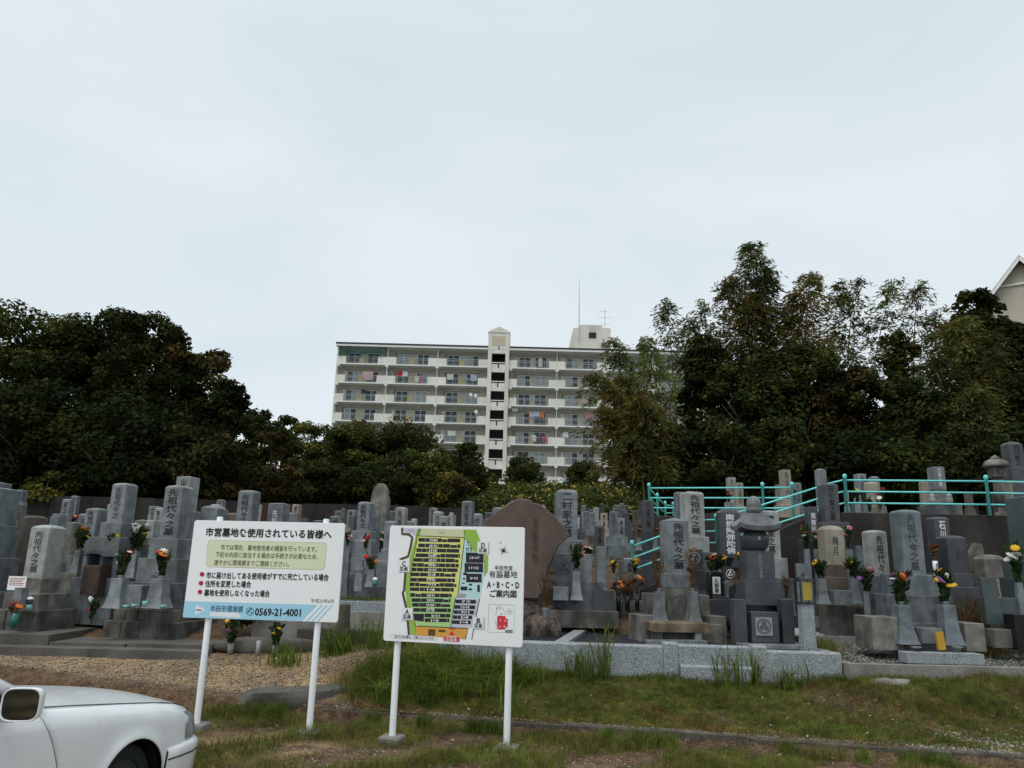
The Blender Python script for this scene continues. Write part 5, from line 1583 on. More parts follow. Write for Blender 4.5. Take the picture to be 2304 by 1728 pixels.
for (a_, c_) in ((1470, 1486), (1557, 1573)):
    block(gR1, 'table_leg', a_, c_, 1420, 1440, 15.1, .3, 'stone_mid')
block(gR1, 'side_block', 1426, 1470, 1382, 1442, 15.7, .7, 'stone_weather'); block(gR1, 'side_block', 1580, 1618, 1384, 1444, 15.7, .7, 'stone_weather')
block(gR1, 'side_pier', 1450, 1472, 1334, 1384, 15.9, .4, 'stone_weather'); block(gR1, 'side_pier', 1566, 1588, 1338, 1386, 15.9, .4, 'stone_weather')
block(gR1, 'front_sill', 1450, 1592, 1440, 1450, 14.75, .2, 'stone_mid')
# behind it
gR2 = grave(1557, 1106, 1208, 43, 17.9, [(1242, 56), (1283, 70), (1330, 90)], 'tall warm grey gravestone with six black letters right behind the offering table grave', 6, 'stone_light', 'dome', '先祖代々之墓', tm='ink', tw=.5, th=.9)
gR2.location.z = terr(gR2.location.x, 17.9)
block(gR2, 'crest_panel', 1545, 1580, 1236, 1283, 17.2, .15, 'stone_dark')
crest(gR2, local(gR2, at(1562, 1255, 17.1)).x, local(gR2, at(1562, 1255, 17.1)).y - .02, local(gR2, at(1562, 1255, 17.1)).z, .13, 'crest_grey')
grave(1530, 1107, 1200, 22, 18.25, [(1280, 50)], 'grey gravestone half hidden behind the tall warm grey one', 6, 'stone_mid', 'dome', None)
# dark prayer slab
gR3 = grave(1639, 1145, 1253, 48, 17.6, [(1290, 62), (1345, 90), (1390, 120)], 'dark charcoal slab gravestone with white prayer letters', 5, 'stone_dark', 'round', '南無阿弥陀佛', tm='ink_white', asp=.5, bmat=['stone_black', 'stone_dark', 'stone_dark'], tw=.42, th=.9, caph=.1, bold=.03)
gR3.location.z += 0
block(gR3, 'crest_plate', 1624, 1662, 1275, 1305, 16.9, .1, 'stone_black')
cq = local(gR3, at(1643, 1291, 16.84)); crest(gR3, cq.x, cq.y - .01, cq.z, .1, 'ink_white')
bouquet_on(at(1600, 1285, 17.0), .32, ['yellow', 'white', 'red', 'yellow'], 'yellow and white bouquet left of the black crest plate', 80)
bouquet_on(at(1622, 1280, 17.0), .3, ['yellow', 'yellow', 'pink'], 'yellow bouquet touching the black crest plate', 81)
bouquet_on(at(1671, 1280, 17.0), .3, ['yellow', 'white'], 'yellow and white bouquet right of the black crest plate', 82)
ln_ = thing('name_lantern', at(1609, 1348, 16.6), math.radians(4), 'black stone name block with white plate reading a family name', 'name stone')
MB().sq([(.15, 0), (.165, .2), (.15, .5), (.12, .56)], .7, .03).build('block', 'stone_black', ln_)
MB().sq([(.085, .11), (.085, .44), (.07, .46)], .1, .01, 0, -.125).build('name_plate', 'ink_white', ln_)
put_text('久野家', ln_, 0, -.138, .28, .09, .29, 'ink', .02, True)
MB().sq([(.10, 0.0), (.10, .08)], .5, .01, 0, -.17).build('foot', 'stone_dark', ln_)
block(gR3, 'side_slab', 1584, 1660, 1348, 1390, 16.6, .5, 'stone_dark')
gsl = thing('stone_arch', at(1648, 1345, 16.5), 0, 'grey arched stone incense house beside the name block', 'incense house')
MB().rings([[(-.16, y_, 0), (-.16, y_, .3), (-.1, y_, .36), (.1, y_, .36), (.16, y_, .3), (.16, y_, 0), (.1, y_, 0), (.09, y_, .22), (0, y_, .27), (-.09, y_, .22), (-.1, y_, 0)] for y_ in (.1, -.1)]).build('body', 'stone_mid', gsl)
bouquet_on(at(1660, 1335, 16.2), .45, ['brown', 'brown'], 'dry straw flowers left of the five tier tomb', 83, dry=True, wid=.7)
bouquet_on(at(1770, 1345, 15.9), .45, ['brown', 'orange'], 'dry reddish flowers right of the five tier tomb', 84, dry=True, wid=.4)
# light lettered slab behind the five tier tomb
grave(1732, 1149, 1255, 40, 17.6, [(1300, 60), (1380, 80)], 'pale slab gravestone with faint black letters behind the five tier tomb', -2, 'stone_light', 'flat', '増田家之墓', tm='ink', asp=.5, tw=.4)
# five tier tomb
YG = 15.4
g5 = thing('five_tier_tomb', (at(1704, 1300, YG).x, YG, .86), math.radians(-2), 'grey five tier tomb with ball finial, curved roof and round drum', 'tomb', 'gravestones in the front rows')
s5 = mpp(1704, 1300, YG)
zz = lambda py: at(1704, py, YG).z - .86
MB().lathe([(.05, zz(1154)), (14 * s5, zz(1150)), (17 * s5, zz(1140)), (15 * s5, zz(1126)), (9 * s5, zz(1119)), (.03, zz(1116.5))], 20).build('finial_ball', 'stone_mid', g5, smooth=True)
MB().lathe([(13 * s5, zz(1156)), (17 * s5, zz(1152)), (17.5 * s5, zz(1143)), (11 * s5, zz(1139)), (5 * s5, zz(1138))], 20).build('finial_bowl', 'stone_mid', g5, smooth=True)
rf = MB()
prof = [(36 * s5, zz(1197)), (44 * s5, zz(1195)), (46 * s5, zz(1185)), (35 * s5, zz(1175)), (26 * s5, zz(1165)), (20 * s5, zz(1156.5)), (17 * s5, zz(1155.5))]
rings = []
for j, (hw, z_) in enumerate(prof):
    n8 = 6
    ring = []
    for sd in range(4):
        for i in range(n8):
            t = -1 + 2 * i / n8
            up_ = (abs(t) ** 3) * .06 * (1 if j in (1, 2) else .5 if j == 3 else .8 if j == 0 else 0)
            c_ = [(t * hw, -hw), (hw, t * hw), (-t * hw, hw), (-hw, -t * hw)][sd]
            ring.append((c_[0], c_[1], z_ + up_))
    rings.append(ring)
rf.rings(rings); rf.build('curved_roof', 'stone_mid', g5)
MB().lathe([(20 * s5, zz(1239)), (26 * s5, zz(1232)), (30 * s5, zz(1216)), (29 * s5, zz(1205)), (24 * s5, zz(1199)), (22 * s5, zz(1197.2))], 24).build('drum', 'stone_dark', g5, smooth=True)
MB().sq([(31 * s5, zz(1306)), (31 * s5, zz(1240.5)), (30.5 * s5, zz(1240))], 1, .008).build('body_block', 'stone_dark', g5)
MB().sq([(39 * s5, zz(1360)), (39 * s5, zz(1307)), (38 * s5, zz(1306.3))], 1, .01).build('middle_base', 'stone_dark', g5)
MB().sq([(33 * s5, -.02), (33 * s5, zz(1360.5))], 1, .01).build('lower_base', 'stone_black', g5)
put_text('為先祖代々菩提', g5, 0, -31 * s5 - .003, zz(1273), 8 * s5, 52 * s5, 'crest_grey', 0, True)
put_text('五', g5, 0, -30 * s5 - .012, zz(1212), 6 * s5, 6 * s5, 'ink_white', .02, True)
for (a_, c_) in ((1648, 1676), (1755, 1781)):
    block(g5, 'side_pillar', a_, c_, 1348, 1446, 14.75, .3, 'stone_dark')
block(g5, 'incense_safe', 1688, 1748, 1376, 1444, 14.7, .25, 'stone_dark')
block(g5, 'safe_plate', 1700, 1738, 1389, 1430, 14.56, .02, 'crest_grey', .002)
cq = local(g5, at(1719, 1409, 14.54)); crest(g5, cq.x, cq.y, cq.z, .13, 'crest_dark')
block(g5, 'sill', 1660, 1798, 1449, 1458, 14.35, .25, 'stone_mid')
# lantern post
lp = thing('lantern_post', at(1819, 1468, 14.15), math.radians(2), 'speckled granite post with a black framed amber garden lantern on top', 'lantern')
s_ = mpp(1819, 1400, 14.15)
zp = lambda py: at(1819, py, 14.15).z - lp.location.z
MB().sq([(15 * s_, -.1), (13 * s_, zp(1357))], 1, .01).build('post', 'granite_speck', lp)
fr = MB()
for sx in (-1, 1):
    for sy in (-1, 1):
        fr.box(sx * 15 * s_ - .012, sx * 15 * s_ + .012, sy * 15 * s_ - .012, sy * 15 * s_ + .012, zp(1356), zp(1306))
fr.box(-16.5 * s_, 16.5 * s_, -16.5 * s_, 16.5 * s_, zp(1358), zp(1355)); fr.box(-16 * s_, 16 * s_, -16 * s_, 16 * s_, zp(1308), zp(1305))
o = fr.build('frame', 'stone_black', lp)
M('amber', (.42, .30, .045), (.36, .26, .04), 8, .35)
MB().box(-10 * s_, 10 * s_, -14.6 * s_, -13.8 * s_, zp(1350), zp(1310)).build('amber_pane', 'amber', lp)
MB().sq([(18 * s_, zp(1305)), (14 * s_, zp(1300)), (5 * s_, zp(1296)), (2 * s_, zp(1288))], 1, .01).build('roof', 'stone_black', lp)
tb = thing('stone_tablet', at(1812, 1350, 15.2), 0, 'plain upright grey tablet behind the amber lantern', 'tablet')
MB().sq([(18 * mpp(1812, 1300, 15.2), -.3), (17 * mpp(1812, 1300, 15.2), at(1812, 1268, 15.2).z - tb.location.z)], .3, .01).build('slab', 'stone_blue', tb)
MB().sq([(24 * mpp(1812, 1300, 15.2), -.5), (24 * mpp(1812, 1300, 15.2), -.301)], .6, .01).build('base', 'stone_blue', tb)
# grass sprouting at the corner
q = at(1868, 1440, 14.3)
rr = np.random.default_rng(61); n = 900
P = np.stack([rr.normal(0, .10, n), rr.uniform(-.5, .5, n), np.zeros(n)], 1)
o = blades('grass_tuft', P, np.full(n, .34), np.full(n, .004), .45, ['grass_b', 'grass_b', 'grass_c'], 62, 'long yellow green grass tuft between the two right plots', 'grass'); o.location = (q.x, q.y + .4, .72)

# --- far right plot
kw = thing('grave_kerb', (0, 0, 0), 0, 'low pale concrete kerb in front of the greenish gravel plot at right', 'kerb')
for k in range(5):
    xa = 5.78 + k * 1.35
    MB().box(xa, xa + 1.345, 13.4, 13.6, .2, .76 + .004 * (k % 2)).build('kerb_stone', 'concrete', kw)
MB().box(5.78, 5.96, 13.61, 17.5, .2, .745).build('side_stone', 'concrete', kw)
tag(MB().add([(5.97, 13.6, .70), (13, 13.6, .70), (13, 17.7, .98), (5.97, 17.7, .98)], [(0, 1, 2, 3)]).build('plot_bed', 'terrace_soil'), kind='structure')
xr = np.random.default_rng(51); n = 8000
x = xr.uniform(6.0, 11.5, n); y = xr.uniform(13.62, 16.4, n)
pebbles('green_gravel', x, y, .70 + (y - 13.6) * .0683 + .008, xr.uniform(.012, .03, n), ['peb_green', 'peb_green', 'peb_dark', 'peb_grey', 'peb_pale'], 52, 'greenish grey pebbles in the right hand plot', 'gravel')
n = 1500
x = xr.uniform(5.9, 7.6, n); y = xr.uniform(16.2, 17.2, n)
pebbles('white_gravel', x, y, .64 + (y - 13.6) * .0756 + .14, xr.uniform(.02, .045, n), ['peb_white', 'peb_white', 'peb_pale'], 53, 'white pebbles behind the long grass tuft', 'gravel')
b_ = thing('grave_kerb', (0, 0, 0), 0, 'grey kerb holding the white pebbles behind the grass tuft', 'kerb')
MB().box(5.98, 7.55, 16.0, 16.18, .4, .99).build('kerb_stone', 'granite_speck', b_)
gR10 = grave(2041, 1147, 1292, 48, 15.0, [(1338, 112), (1396, 140), (1462, 150)], 'largest right gravestone of blue grey stone with carved letters and two flower vases', 1, 'stone_blue', 'dome', '先祖代々之墓', tm='ink_soft', bmat=['stone_blue', 'stone_mid', 'stone_mid'], tw=.42, th=.9)
crest(gR10, .03, -57.5 * mpp(2035, 1380, 15.0) - .0, at(2040, 1368, 15.0).z - gR10.location.z, .13, 'crest_dark')
p1 = vase(gR10, 2032, 1361, 1448, 48, 14.25, 'stone_blue'); p2 = vase(gR10, 2133, 1361, 1450, 48, 14.25, 'stone_blue')
bouquet(p1, .58, ['purple', 'yellow', 'white', 'red', 'orange', 'red', 'white', 'yellow', 'purple', 'orange'], 'colourful mixed bouquet on the left vase of the largest right gravestone', 90, size=.055, wid=.8)
bouquet(p2, .58, ['white', 'white', 'yellow', 'purple', 'yellow', 'orange', 'white'], 'white and yellow bouquet on the right vase of the largest right gravestone', 91, size=.06, wid=.7)
block(gR10, 'incense_box', 2064, 2112, 1412, 1446, 14.2, .3, 'stone_mid')
block(gR10, 'front_step', 2030, 2205, 1468, 1492, 13.85, .3, 'granite_speck')
block(gR10, 'corner_block', 1942, 2010, 1386, 1458, 14.55, .7, 'stone_weather'); block(gR10, 'corner_block', 2150, 2195, 1400, 1462, 14.7, .6, 'stone_weather')
cp = thing('yellow_can', at(2119, 1462, 13.95), 0, 'plain yellow slim can leaning on the right vase', 'can')
MB().box(-.065, .065, -.03, .03, 0, .3).build('can', 'amber', cp); M('mustard', (.5, .3, .03), None, rough=.5); cp.children[0].data.materials[0] = MATS['mustard']
cp.rotation_euler = (0, -.08, 0)
me_dish2 = MB().lathe([(.02, 0), (.035, .01), (.042, .03), (.036, .03)], 10).mesh('offering_dish', 'stone_light', True)
for (px, lb_) in ((2062, 'left pale dish in front of the largest right gravestone'), (2155, 'right pale dish in front of the largest right gravestone')):
    d_ = tag(inst('offering_dish', me_dish2, None, at(px, 1459, 13.9), 0, (2.2, 2.2, 1)), lb_, 'dish', 'offering dishes')
gR9 = grave(1970, 1193, 1297, 38, 15.9, [(1334, 46), (1370, 60), (1400, 90)], 'small pale gravestone with letters leaning beside the largest right one', 6, 'stone_light', 'dome', '先祖代々', tm='ink', bmat=['stone_blue', 'stone_mid'], tw=.42)
bouquet_on(at(1950, 1330, 15.4), .42, ['yellow', 'pink', 'purple', 'pink', 'purple'], 'pink and purple bouquet left of the small pale right gravestone', 92)
gR8 = grave(1870, 1183, 1270, 44, 16.7, [(1298, 54), (1358, 60), (1400, 90)], 'beige round shouldered gravestone in front of the dark letters stone at right', 2, 'stone_beige', 'round', '梅月', tm='ink_soft', bmat=['stone_brown', 'stone_brown', 'stone_weather'], tw=.3, th=.55)
p1 = vase(gR8, 1849, 1302, 1358, 28, 16.0); p2 = vase(gR8, 1922, 1302, 1358, 28, 16.0)
bouquet(p1, .36, ['pink', 'red', 'yellow', 'pink'], 'pink and red bouquet on the left vase of the beige gravestone', 93); bouquet(p2, .40, ['yellow', 'pink', 'orange', 'pink'], 'yellow and pink bouquet on the right vase of the beige gravestone', 94)
block(gR8, 'incense_box', 1870, 1910, 1328, 1360, 16.0, .3, 'stone_mid')
gR7 = grave(1864, 1088, 1176, 34, 17.3, [(1240, 60), (1330, 80)], 'dark gravestone with carved letters in front of the stair head', 2, 'stone_dark', 'dome', '石川家之墓', tm='ink', tw=.36, th=.9)
bouquet_on(at(1815, 1235, 17.0), .5, ['yellow', 'orange', 'red', 'yellow', 'white'], 'tall yellow and orange bouquet left of the dark carved stone', 95, wid=.5)
bouquet_on(at(1838, 1235, 17.0), .36, ['white', 'pink', 'white'], 'white bouquet left of the beige gravestone top', 96, wid=.5)
bouquet_on(at(1910, 1235, 16.8), .45, ['pink', 'white', 'pink'], 'slim pink and white bouquet right of the beige gravestone top', 97, wid=.4)
for (px, tp_, bt_, lb_) in ((1914, 1236, 1310, 'narrow blue grey pillar right of the beige gravestone'), (1938, 1228, 1305, 'narrow lettered pillar left of the small pale right gravestone')):
    o = thing('stone_pillar', at(px, bt_, 16.5), 0, lb_, 'pillar')
    MB().sq([(9 * mpp(px, bt_, 16.5), -.4), (8 * mpp(px, bt_, 16.5), at(px, tp_, 16.5).z - o.location.z)], 1, .01).build('pillar', 'stone_blue', o)
grave(1826, 1140, 1215, 22, 17.4, [(1300, 50)], 'slim dark gravestone with white letters left of the dark carved stone', 2, 'stone_dark', 'flat', '南無阿', tm='ink_white', tw=.5, th=.6)
gR11 = grave(2112, 1163, 1245, 34, 16.6, [(1290, 50), (1380, 90)], 'dark gravestone with white letters right of the largest right gravestone', 2, 'stone_dark', 'dome', '石川家', tm='ink_white', tw=.42, th=.8, bold=.03)
gR12 = grave(2142, 1205, 1290, 46, 16.0, [(1320, 66), (1400, 90)], 'plain dark gravestone with faint letters in front of the white lettered one', 2, 'stone_dark', 'dome', '先', tm='ink_soft', tw=.25, th=.3)
for (px, lb_, sd) in ((2103, 'dead brown flowers left of the plain dark gravestone', 98), (2166, 'dead brown flowers right of the plain dark gravestone', 99)):
    bouquet(at(px, 1262, 15.9), .36, ['brown', 'brown', 'red', 'brown'], lb_, sd, dry=True, wid=.7)
    o = thing('white_tube_vase', at(px + 4, 1296, 15.9), 0, 'white lettered tube vase ' + ('left' if px < 2130 else 'right') + ' of the plain dark gravestone', 'vase')
    MB().lathe([(.05, 0), (.05, .3), (.04, .3)], 10).build('tube', 'white_paint', o, smooth=True)
    put_text('供花', o, 0, -.051, .16, .05, .2, 'ink', .02, True)
# withered weeds between
q = at(2180, 1400, 15.3)
rr = np.random.default_rng(71); n = 2600
P = np.stack([rr.normal(0, .28, n), rr.normal(.2, .35, n), np.zeros(n)], 1)
o = blades('overgrown_grass', P, np.full(n, .42), np.full(n, .005), .35, ['grass_b', 'grass_c', 'grass_a', 'grass_red'], 72, 'tall overgrown grass filling the plot right of the largest right gravestone', 'grass'); o.location = (q.x, q.y, .75)
rr = np.random.default_rng(73); n = 500
P = np.stack([rr.normal(0, .2, n), rr.normal(.2, .25, n), np.zeros(n)], 1)
o = blades('dry_stalks', P, np.full(n, .95), np.full(n, .006), .25, ['grass_red', 'grass_c'], 74, 'tall dry reddish stalks above the overgrown grass', 'weed'); o.location = (q.x + .1, q.y + .1, .78)
grave(2228, 1248, 1330, 48, 16.4, [(1400, 70)], 'low rough pale stone behind the tall grass', 0, 'stone_weather', 'round', None)
slab_stone(2195, 1222, 1300, 40, 17.0, 'stone_weather', 'slanting weathered natural stone behind the dry stalks', -10, [(-.5, 0), (.4, 0), (.45, .6), (.4, .95), (.1, 1.0), (-.3, .6)], .3)
gR13 = grave(2318, 1117, 1250, 62, 15.8, [(1262, 84), (1300, 110), (1350, 140), (1430, 170)], 'dark green grey gravestone with white letters cut by the right picture edge', 4, 'stone_green', 'flat', '村上家之墓', tm='ink_white', tw=.4, th=.9, bold=.03)
bouquet_on(at(2291, 1310, 15.0), .72, ['yellow', 'white', 'white', 'white', 'white', 'white'], 'white chrysanthemum bouquet with one yellow bloom at the right edge', 120, size=.06, wid=.5)
for (a_, c_, t_, b_2, nm) in ((2205, 2242, 1299, 1343, 'upper plate'), (2214, 2252, 1345, 1404, 'lower plate')):
    o = block(gR13, 'polished_plate', a_, c_, t_, b_2, 14.95, .08, 'stone_green')
block(gR13, 'stepped_base', 2214, 2330, 1345, 1400, 15.2, .4, 'stone_green')
block(gR13, 'polished_pier', 2272, 2340, 1382, 1462, 14.5, .3, 'stone_black')
block(gR13, 'rough_block', 2225, 2270, 1415, 1456, 14.6, .3, 'stone_plinth')
o = thing('wooden_tablet', at(2247, 1347, 15.05), 0, 'thin pale wooden memorial tablet with dark letters between polished plates', 'tablet')
MB().box(-.045, .045, -.01, .01, 0, .36).build('board', 'stone_beige', o)
put_text('先祖供養', o, 0, -.0125, .19, .05, .28, 'ink', 0, True)

# --- terrace graves
TG = [(1645, 1074, 1130, 17, 23.5, 'stone_light', 'flat', 'pale pillar gravestone on the terrace above the far railing'), (1662, 1086, 1140, 17, 23.0, 'stone_beige', 'flat', 'beige pillar gravestone right beside the pale terrace pillar'),
      (1767, 1057, 1125, 20, 22.6, 'stone_beige', 'flat', 'tall beige gravestone on the terrace left of the stair head'), (1793, 1086, 1140, 16, 23.2, 'stone_mid', 'flat', 'grey gravestone right of the tall beige terrace one'), (1752, 1090, 1140, 12, 23.8, 'stone_weather', 'flat', 'small grey terrace stone left of the tall beige one'),
      (1848, 1055, 1140, 20, 20.5, 'stone_mid', 'round', 'tall grey gravestone behind the dark carved stone at the stair head'),
      (1936, 1066, 1120, 20, 20.6, 'stone_mid', 'flat', 'dark grey terrace gravestone just right of the right railing corner post'), (1961, 1084, 1128, 24, 20.0, 'stone_beige', 'round', 'beige arched terrace gravestone behind the right railing'), (1968, 1072, 1128, 18, 21.0, 'stone_mid', 'round', 'grey terrace gravestone behind the beige arched one'),
      (2080, 1083, 1140, 16, 20.6, 'stone_beige', 'round', 'pale beige terrace stone left of the small lantern pair grave'), (2180, 1107, 1145, 14, 20, 'stone_brown', 'round', 'small brown round post on the terrace'),
      (2263, 1082, 1140, 22, 19.6, 'stone_beige', 'round', 'beige post stone below the stone lantern'), (1905, 1108, 1140, 8, 20.4, 'stone_light', 'flat', 'thin pale terrace stone behind the right railing corner post')]
for (px, tp_, bt_, w_, Y, mt, cp_, lb_) in TG:
    g = grave(px, tp_, bt_, w_, Y, [(bt_ + 12, w_ * 1.5), (bt_ + 40, w_ * 2.1)], lb_, 2, mt, cp_, '先祖代' if w_ > 15 and cp_ != 'round' else None, tm='ink_soft', tw=.4, group='gravestones on the terrace')
gT4 = grave(2107, 1050, 1102, 26, 19.4, [(1125, 30), (1137, 44), (1160, 78)], 'grey terrace gravestone with two small white urns in front', 2, 'stone_mid', 'flat', '元祖之碑', tm='ink_white', tw=.3, group='gravestones on the terrace')
for (px, lb_) in ((2099, 'left white urn before the terrace gravestone'), (2138, 'right white urn before the terrace gravestone')):
    o = thing('white_urn', at(px, 1137, 18.9), 0, lb_, 'urn')
    MB().lathe([(.07, 0), (.075, .16), (.06, .20), (.07, .22), (.05, .28), (.01, .3)], 12).build('body', 'stone_light', o, smooth=True)
sl_ = thing('stone_lantern', at(2250, 1120, 19.4), 0, 'grey stone lantern with wide mushroom roof on the terrace at right', 'lantern')
s_ = mpp(2250, 1050, 19.4)
zl = lambda py: at(2250, py, 19.4).z - sl_.location.z
MB().lathe([(12 * s_, zl(1140)), (10 * s_, zl(1075))], 12).build('column', 'stone_weather', sl_, smooth=True)
MB().sq([(14 * s_, zl(1074.5)), (14 * s_, zl(1053))], 1, .02).build('fire_box', 'stone_weather', sl_)
MB().box(-.06, .06, -14.6 * s_, -14.1 * s_, zl(1069), zl(1058)).build('window', 'stone_black', sl_)
MB().lathe([(14 * s_, zl(1052.5)), (26 * s_, zl(1051)), (26 * s_, zl(1046)), (21 * s_, zl(1038)), (12 * s_, zl(1034))], 18).build('roof', 'stone_weather', sl_, smooth=True)
MB().lathe([(10 * s_, zl(1033.5)), (9 * s_, zl(1030)), (1 * s_, zl(1024))], 14).build('finial', 'stone_weather', sl_, smooth=True)
gT6 = grave(2278, 995, 1055, 32, 20.4, [(1090, 46), (1110, 70), (1140, 90)], 'tall dark terrace gravestone behind the stone lantern', 0, 'stone_dark', 'round', '西川家之', tm='ink', tw=.4, group='gravestones on the terrace')
for (px, py, cc, lb_, sd) in ((1929, 1132, ['yellow', 'orange'], 'yellow bouquet left of the beige arched terrace gravestone', 130), (1944, 1135, ['pink', 'purple'], 'magenta flowers between terrace stones', 131), (1984, 1132, ['red', 'red', 'pink'], 'red bouquet right of the beige arched terrace gravestone', 132), (1957, 1152, ['white', 'white', 'red'], 'white flowers below the beige arched terrace gravestone', 133), (1982, 1152, ['white', 'white'], 'white flowers at the wall top below the red bouquet', 134), (1640, 1130, ['brown', 'red', 'brown'], 'reddish flowers below the pale terrace pillar', 135), (1786, 1128, ['pink', 'red'], 'pink flowers below the tall beige terrace gravestone', 136)):
    bouquet_on(at(px, py, 19.6 if px > 1850 else 22.4), .34, cc, lb_, sd, wid=.6)

# --- distant rows: many small plain gravestones
rf_ = random.Random(77)
FM = ['stone_light', 'stone_mid', 'stone_mid', 'stone_weather', 'stone_dark', 'stone_blue', 'stone_beige']
far_sh, far_b = {}, {}
for m_ in set(FM):
    for cp_ in ('dome', 'flat'):
        c = CAPS[cp_]
        far_sh[m_, cp_] = MB().sq([(.5, 0), (.5, .94), (.5 * c[0], .955), (.5 * c[1], .98), (.5 * c[3], 1.0)], 1, .02).mesh('shaft', m_)
    far_b[m_] = MB().sq([(.5, 0), (.5, .97), (.48, 1.0)], 1, .02).mesh('base', m_)
far_tx = {k: text_mesh(k, .012, True, t_)[0] for k, t_ in (('先祖代々', 'ink_soft'), ('家之墓', 'ink'), ('南無阿弥', 'ink_white'))}
ORD = ['first', 'second', 'third', 'fourth', 'fifth', 'sixth', 'seventh', 'eighth', 'ninth', 'tenth', 'eleventh', 'twelfth', 'thirteenth', 'fourteenth', 'fifteenth', 'sixteenth']
TONE = {'stone_light': 'pale', 'stone_mid': 'grey', 'stone_weather': 'weathered', 'stone_dark': 'dark', 'stone_blue': 'blue grey', 'stone_beige': 'beige'}
def far_grave(x_, y_, nth, row_, where, group):
    m_ = rf_.choice(FM); cp_ = rf_.choice(('dome', 'dome', 'flat'))
    w_ = rf_.uniform(.26, .36); h_ = rf_.uniform(.6, 1.0); b1 = rf_.uniform(.22, .36); b2 = rf_.uniform(.3, .5)
    label = '%s %s gravestone, %s from left in the %s %s' % (TONE[m_], 'domed' if cp_ == 'dome' else 'flat topped', ORD[nth], ORD[row_], where)
    root = thing('gravestone', (x_, y_, terr(x_, y_) - .03), math.radians(rf_.uniform(-9, 4)), label, 'gravestone', group)
    m2 = rf_.choice((m_, m_, 'stone_weather'))
    inst('plinth', far_b[m2], root, (0, 0, 0), 0, (w_ * 2.6, w_ * 2.6, b2))
    inst('upper_base', far_b[m_], root, (0, 0, b2 - .001), 0, (w_ * 1.7, w_ * 1.7, b1))
    inst('shaft', far_sh[m_, cp_], root, (0, 0, b2 + b1 - .002), 0, (w_, w_, h_))
    if y_ < 34:
        k = rf_.choice(list(far_tx)) if m_ in ('stone_dark',) else rf_.choice(('先祖代々', '家之墓'))
        inst('inscription', far_tx[k], root, (0, -w_ / 2 - .003, b2 + b1 + h_ * .5), 0, (w_ * .42, 1, h_ * .7))
    if rf_.random() < .25 and y_ < 32:
        cc = [rf_.choice(['yellow', 'white', 'pink', 'red', 'orange']) for _ in range(4)]
        bouquet((x_ + .3, y_ - .5, terr(x_, y_) + .35), .34, cc, '%s and %s flower bunch at %s grave of %s %s' % (cc[0], cc[1] if cc[1] != cc[0] else 'green', ORD[nth], ORD[row_], where), rf_.randint(0, 999), group='distant flower bunches')
    return root
y_ = 20.6
row_ = 0
while y_ < 49:
    x_ = -1.2 + (y_ - 20) * .06
    xe = min(3.4 + (y_ - 20.6) * .18, 8.2) if y_ > 24 else 2.9
    nth = 0
    while x_ < xe:
        far_grave(x_ + rf_.uniform(-.15, .15), y_ + rf_.uniform(-.2, .2), nth, row_, 'crowded row below the bank', 'crowded gravestones below the flowering bank')
        x_ += rf_.uniform(1.1, 1.7)
        nth += 1
    y_ += 2.4
    row_ += 1
y_ = 20.4
row_ = 0
while y_ < 31:
    x_ = -.62 * y_ - .5
    nth = 0
    while x_ < -1.4:
        far_grave(x_ + rf_.uniform(-.15, .15), y_ + rf_.uniform(-.2, .2), nth, row_, 'row before the left wood', 'back row gravestones before the left wood')
        x_ += rf_.uniform(1.5, 2.3)
        nth += 1
    y_ += 2.6
    row_ += 1
# dark board fence before the left wood
fn = thing('board_fence', (-23, 32.3, 0), 0, 'dark board fence between the left graves and the wood', 'fence')
M('fence_dark', (.028, .024, .022), (.016, .014, .013), 3, .9, rnd=.3); M('fence_red', (.06, .018, .018), (.04, .012, .012), 3, .9)
mbd = MB().box(0, .88, 0, .04, 0, 1.55).mesh('board', 'fence_dark')
mrd = MB().box(0, .88, 0, .04, 0, 1.5).mesh('board', 'fence_red')
for i in range(24):
    xx = i * .9
    inst('board', mrd if i in (13, 14, 15) else mbd, fn, (xx, rf_.uniform(-.02, .02), terr(-23 + xx, 32.3) - .1))

# ------------------------------------------------------------------ sign boards
def homography(src, W, H):
    A, bb = [], []
    for (x_, y_), (u, v) in zip(src, ((-W / 2, H / 2), (W / 2, H / 2), (W / 2, -H / 2), (-W / 2, -H / 2))):
        A.append([x_, y_, 1, 0, 0, 0, -u * x_, -u * y_]); bb.append(u)
        A.append([0, 0, 0, x_, y_, 1, -v * x_, -v * y_]); bb.append(v)
    h = np.linalg.solve(np.array(A, float), np.array(bb, float))
    def f(x_, y_):
        d = h[6] * x_ + h[7] * y_ + 1
        return ((h[0] * x_ + h[1] * y_ + h[2]) / d, (h[3] * x_ + h[4] * y_ + h[5]) / d)
    return f
def emit(name, c, rough=.5):
    return M(name, c, tuple(v * .97 for v in c), 3, rough)
for n_, c_ in (('p_black', (.012, .012, .014)), ('p_olive', (.10, .105, .06)), ('p_blue', (.36, .66, .82)), ('p_navy', (.03, .10, .2)), ('p_white', (.82, .83, .83)), ('p_cream', (.70, .74, .50)), ('p_border', (.45, .25, .12)), ('p_red', (.42, .02, .05)), ('p_tri', (.68, .03, .05)),
               ('p_brown', (.10, .06, .025)), ('p_green', (.30, .50, .07)), ('p_lime', (.70, .72, .22)), ('p_mint', (.42, .66, .25)), ('p_cyan', (.50, .74, .74)), ('p_lav', (.58, .58, .68)), ('p_beige', (.60, .62, .40)), ('p_orange', (.70, .36, .06)), ('p_grey', (.35, .36, .36)), ('p_slate', (.02, .018, .028))):
    emit(n_, c_)
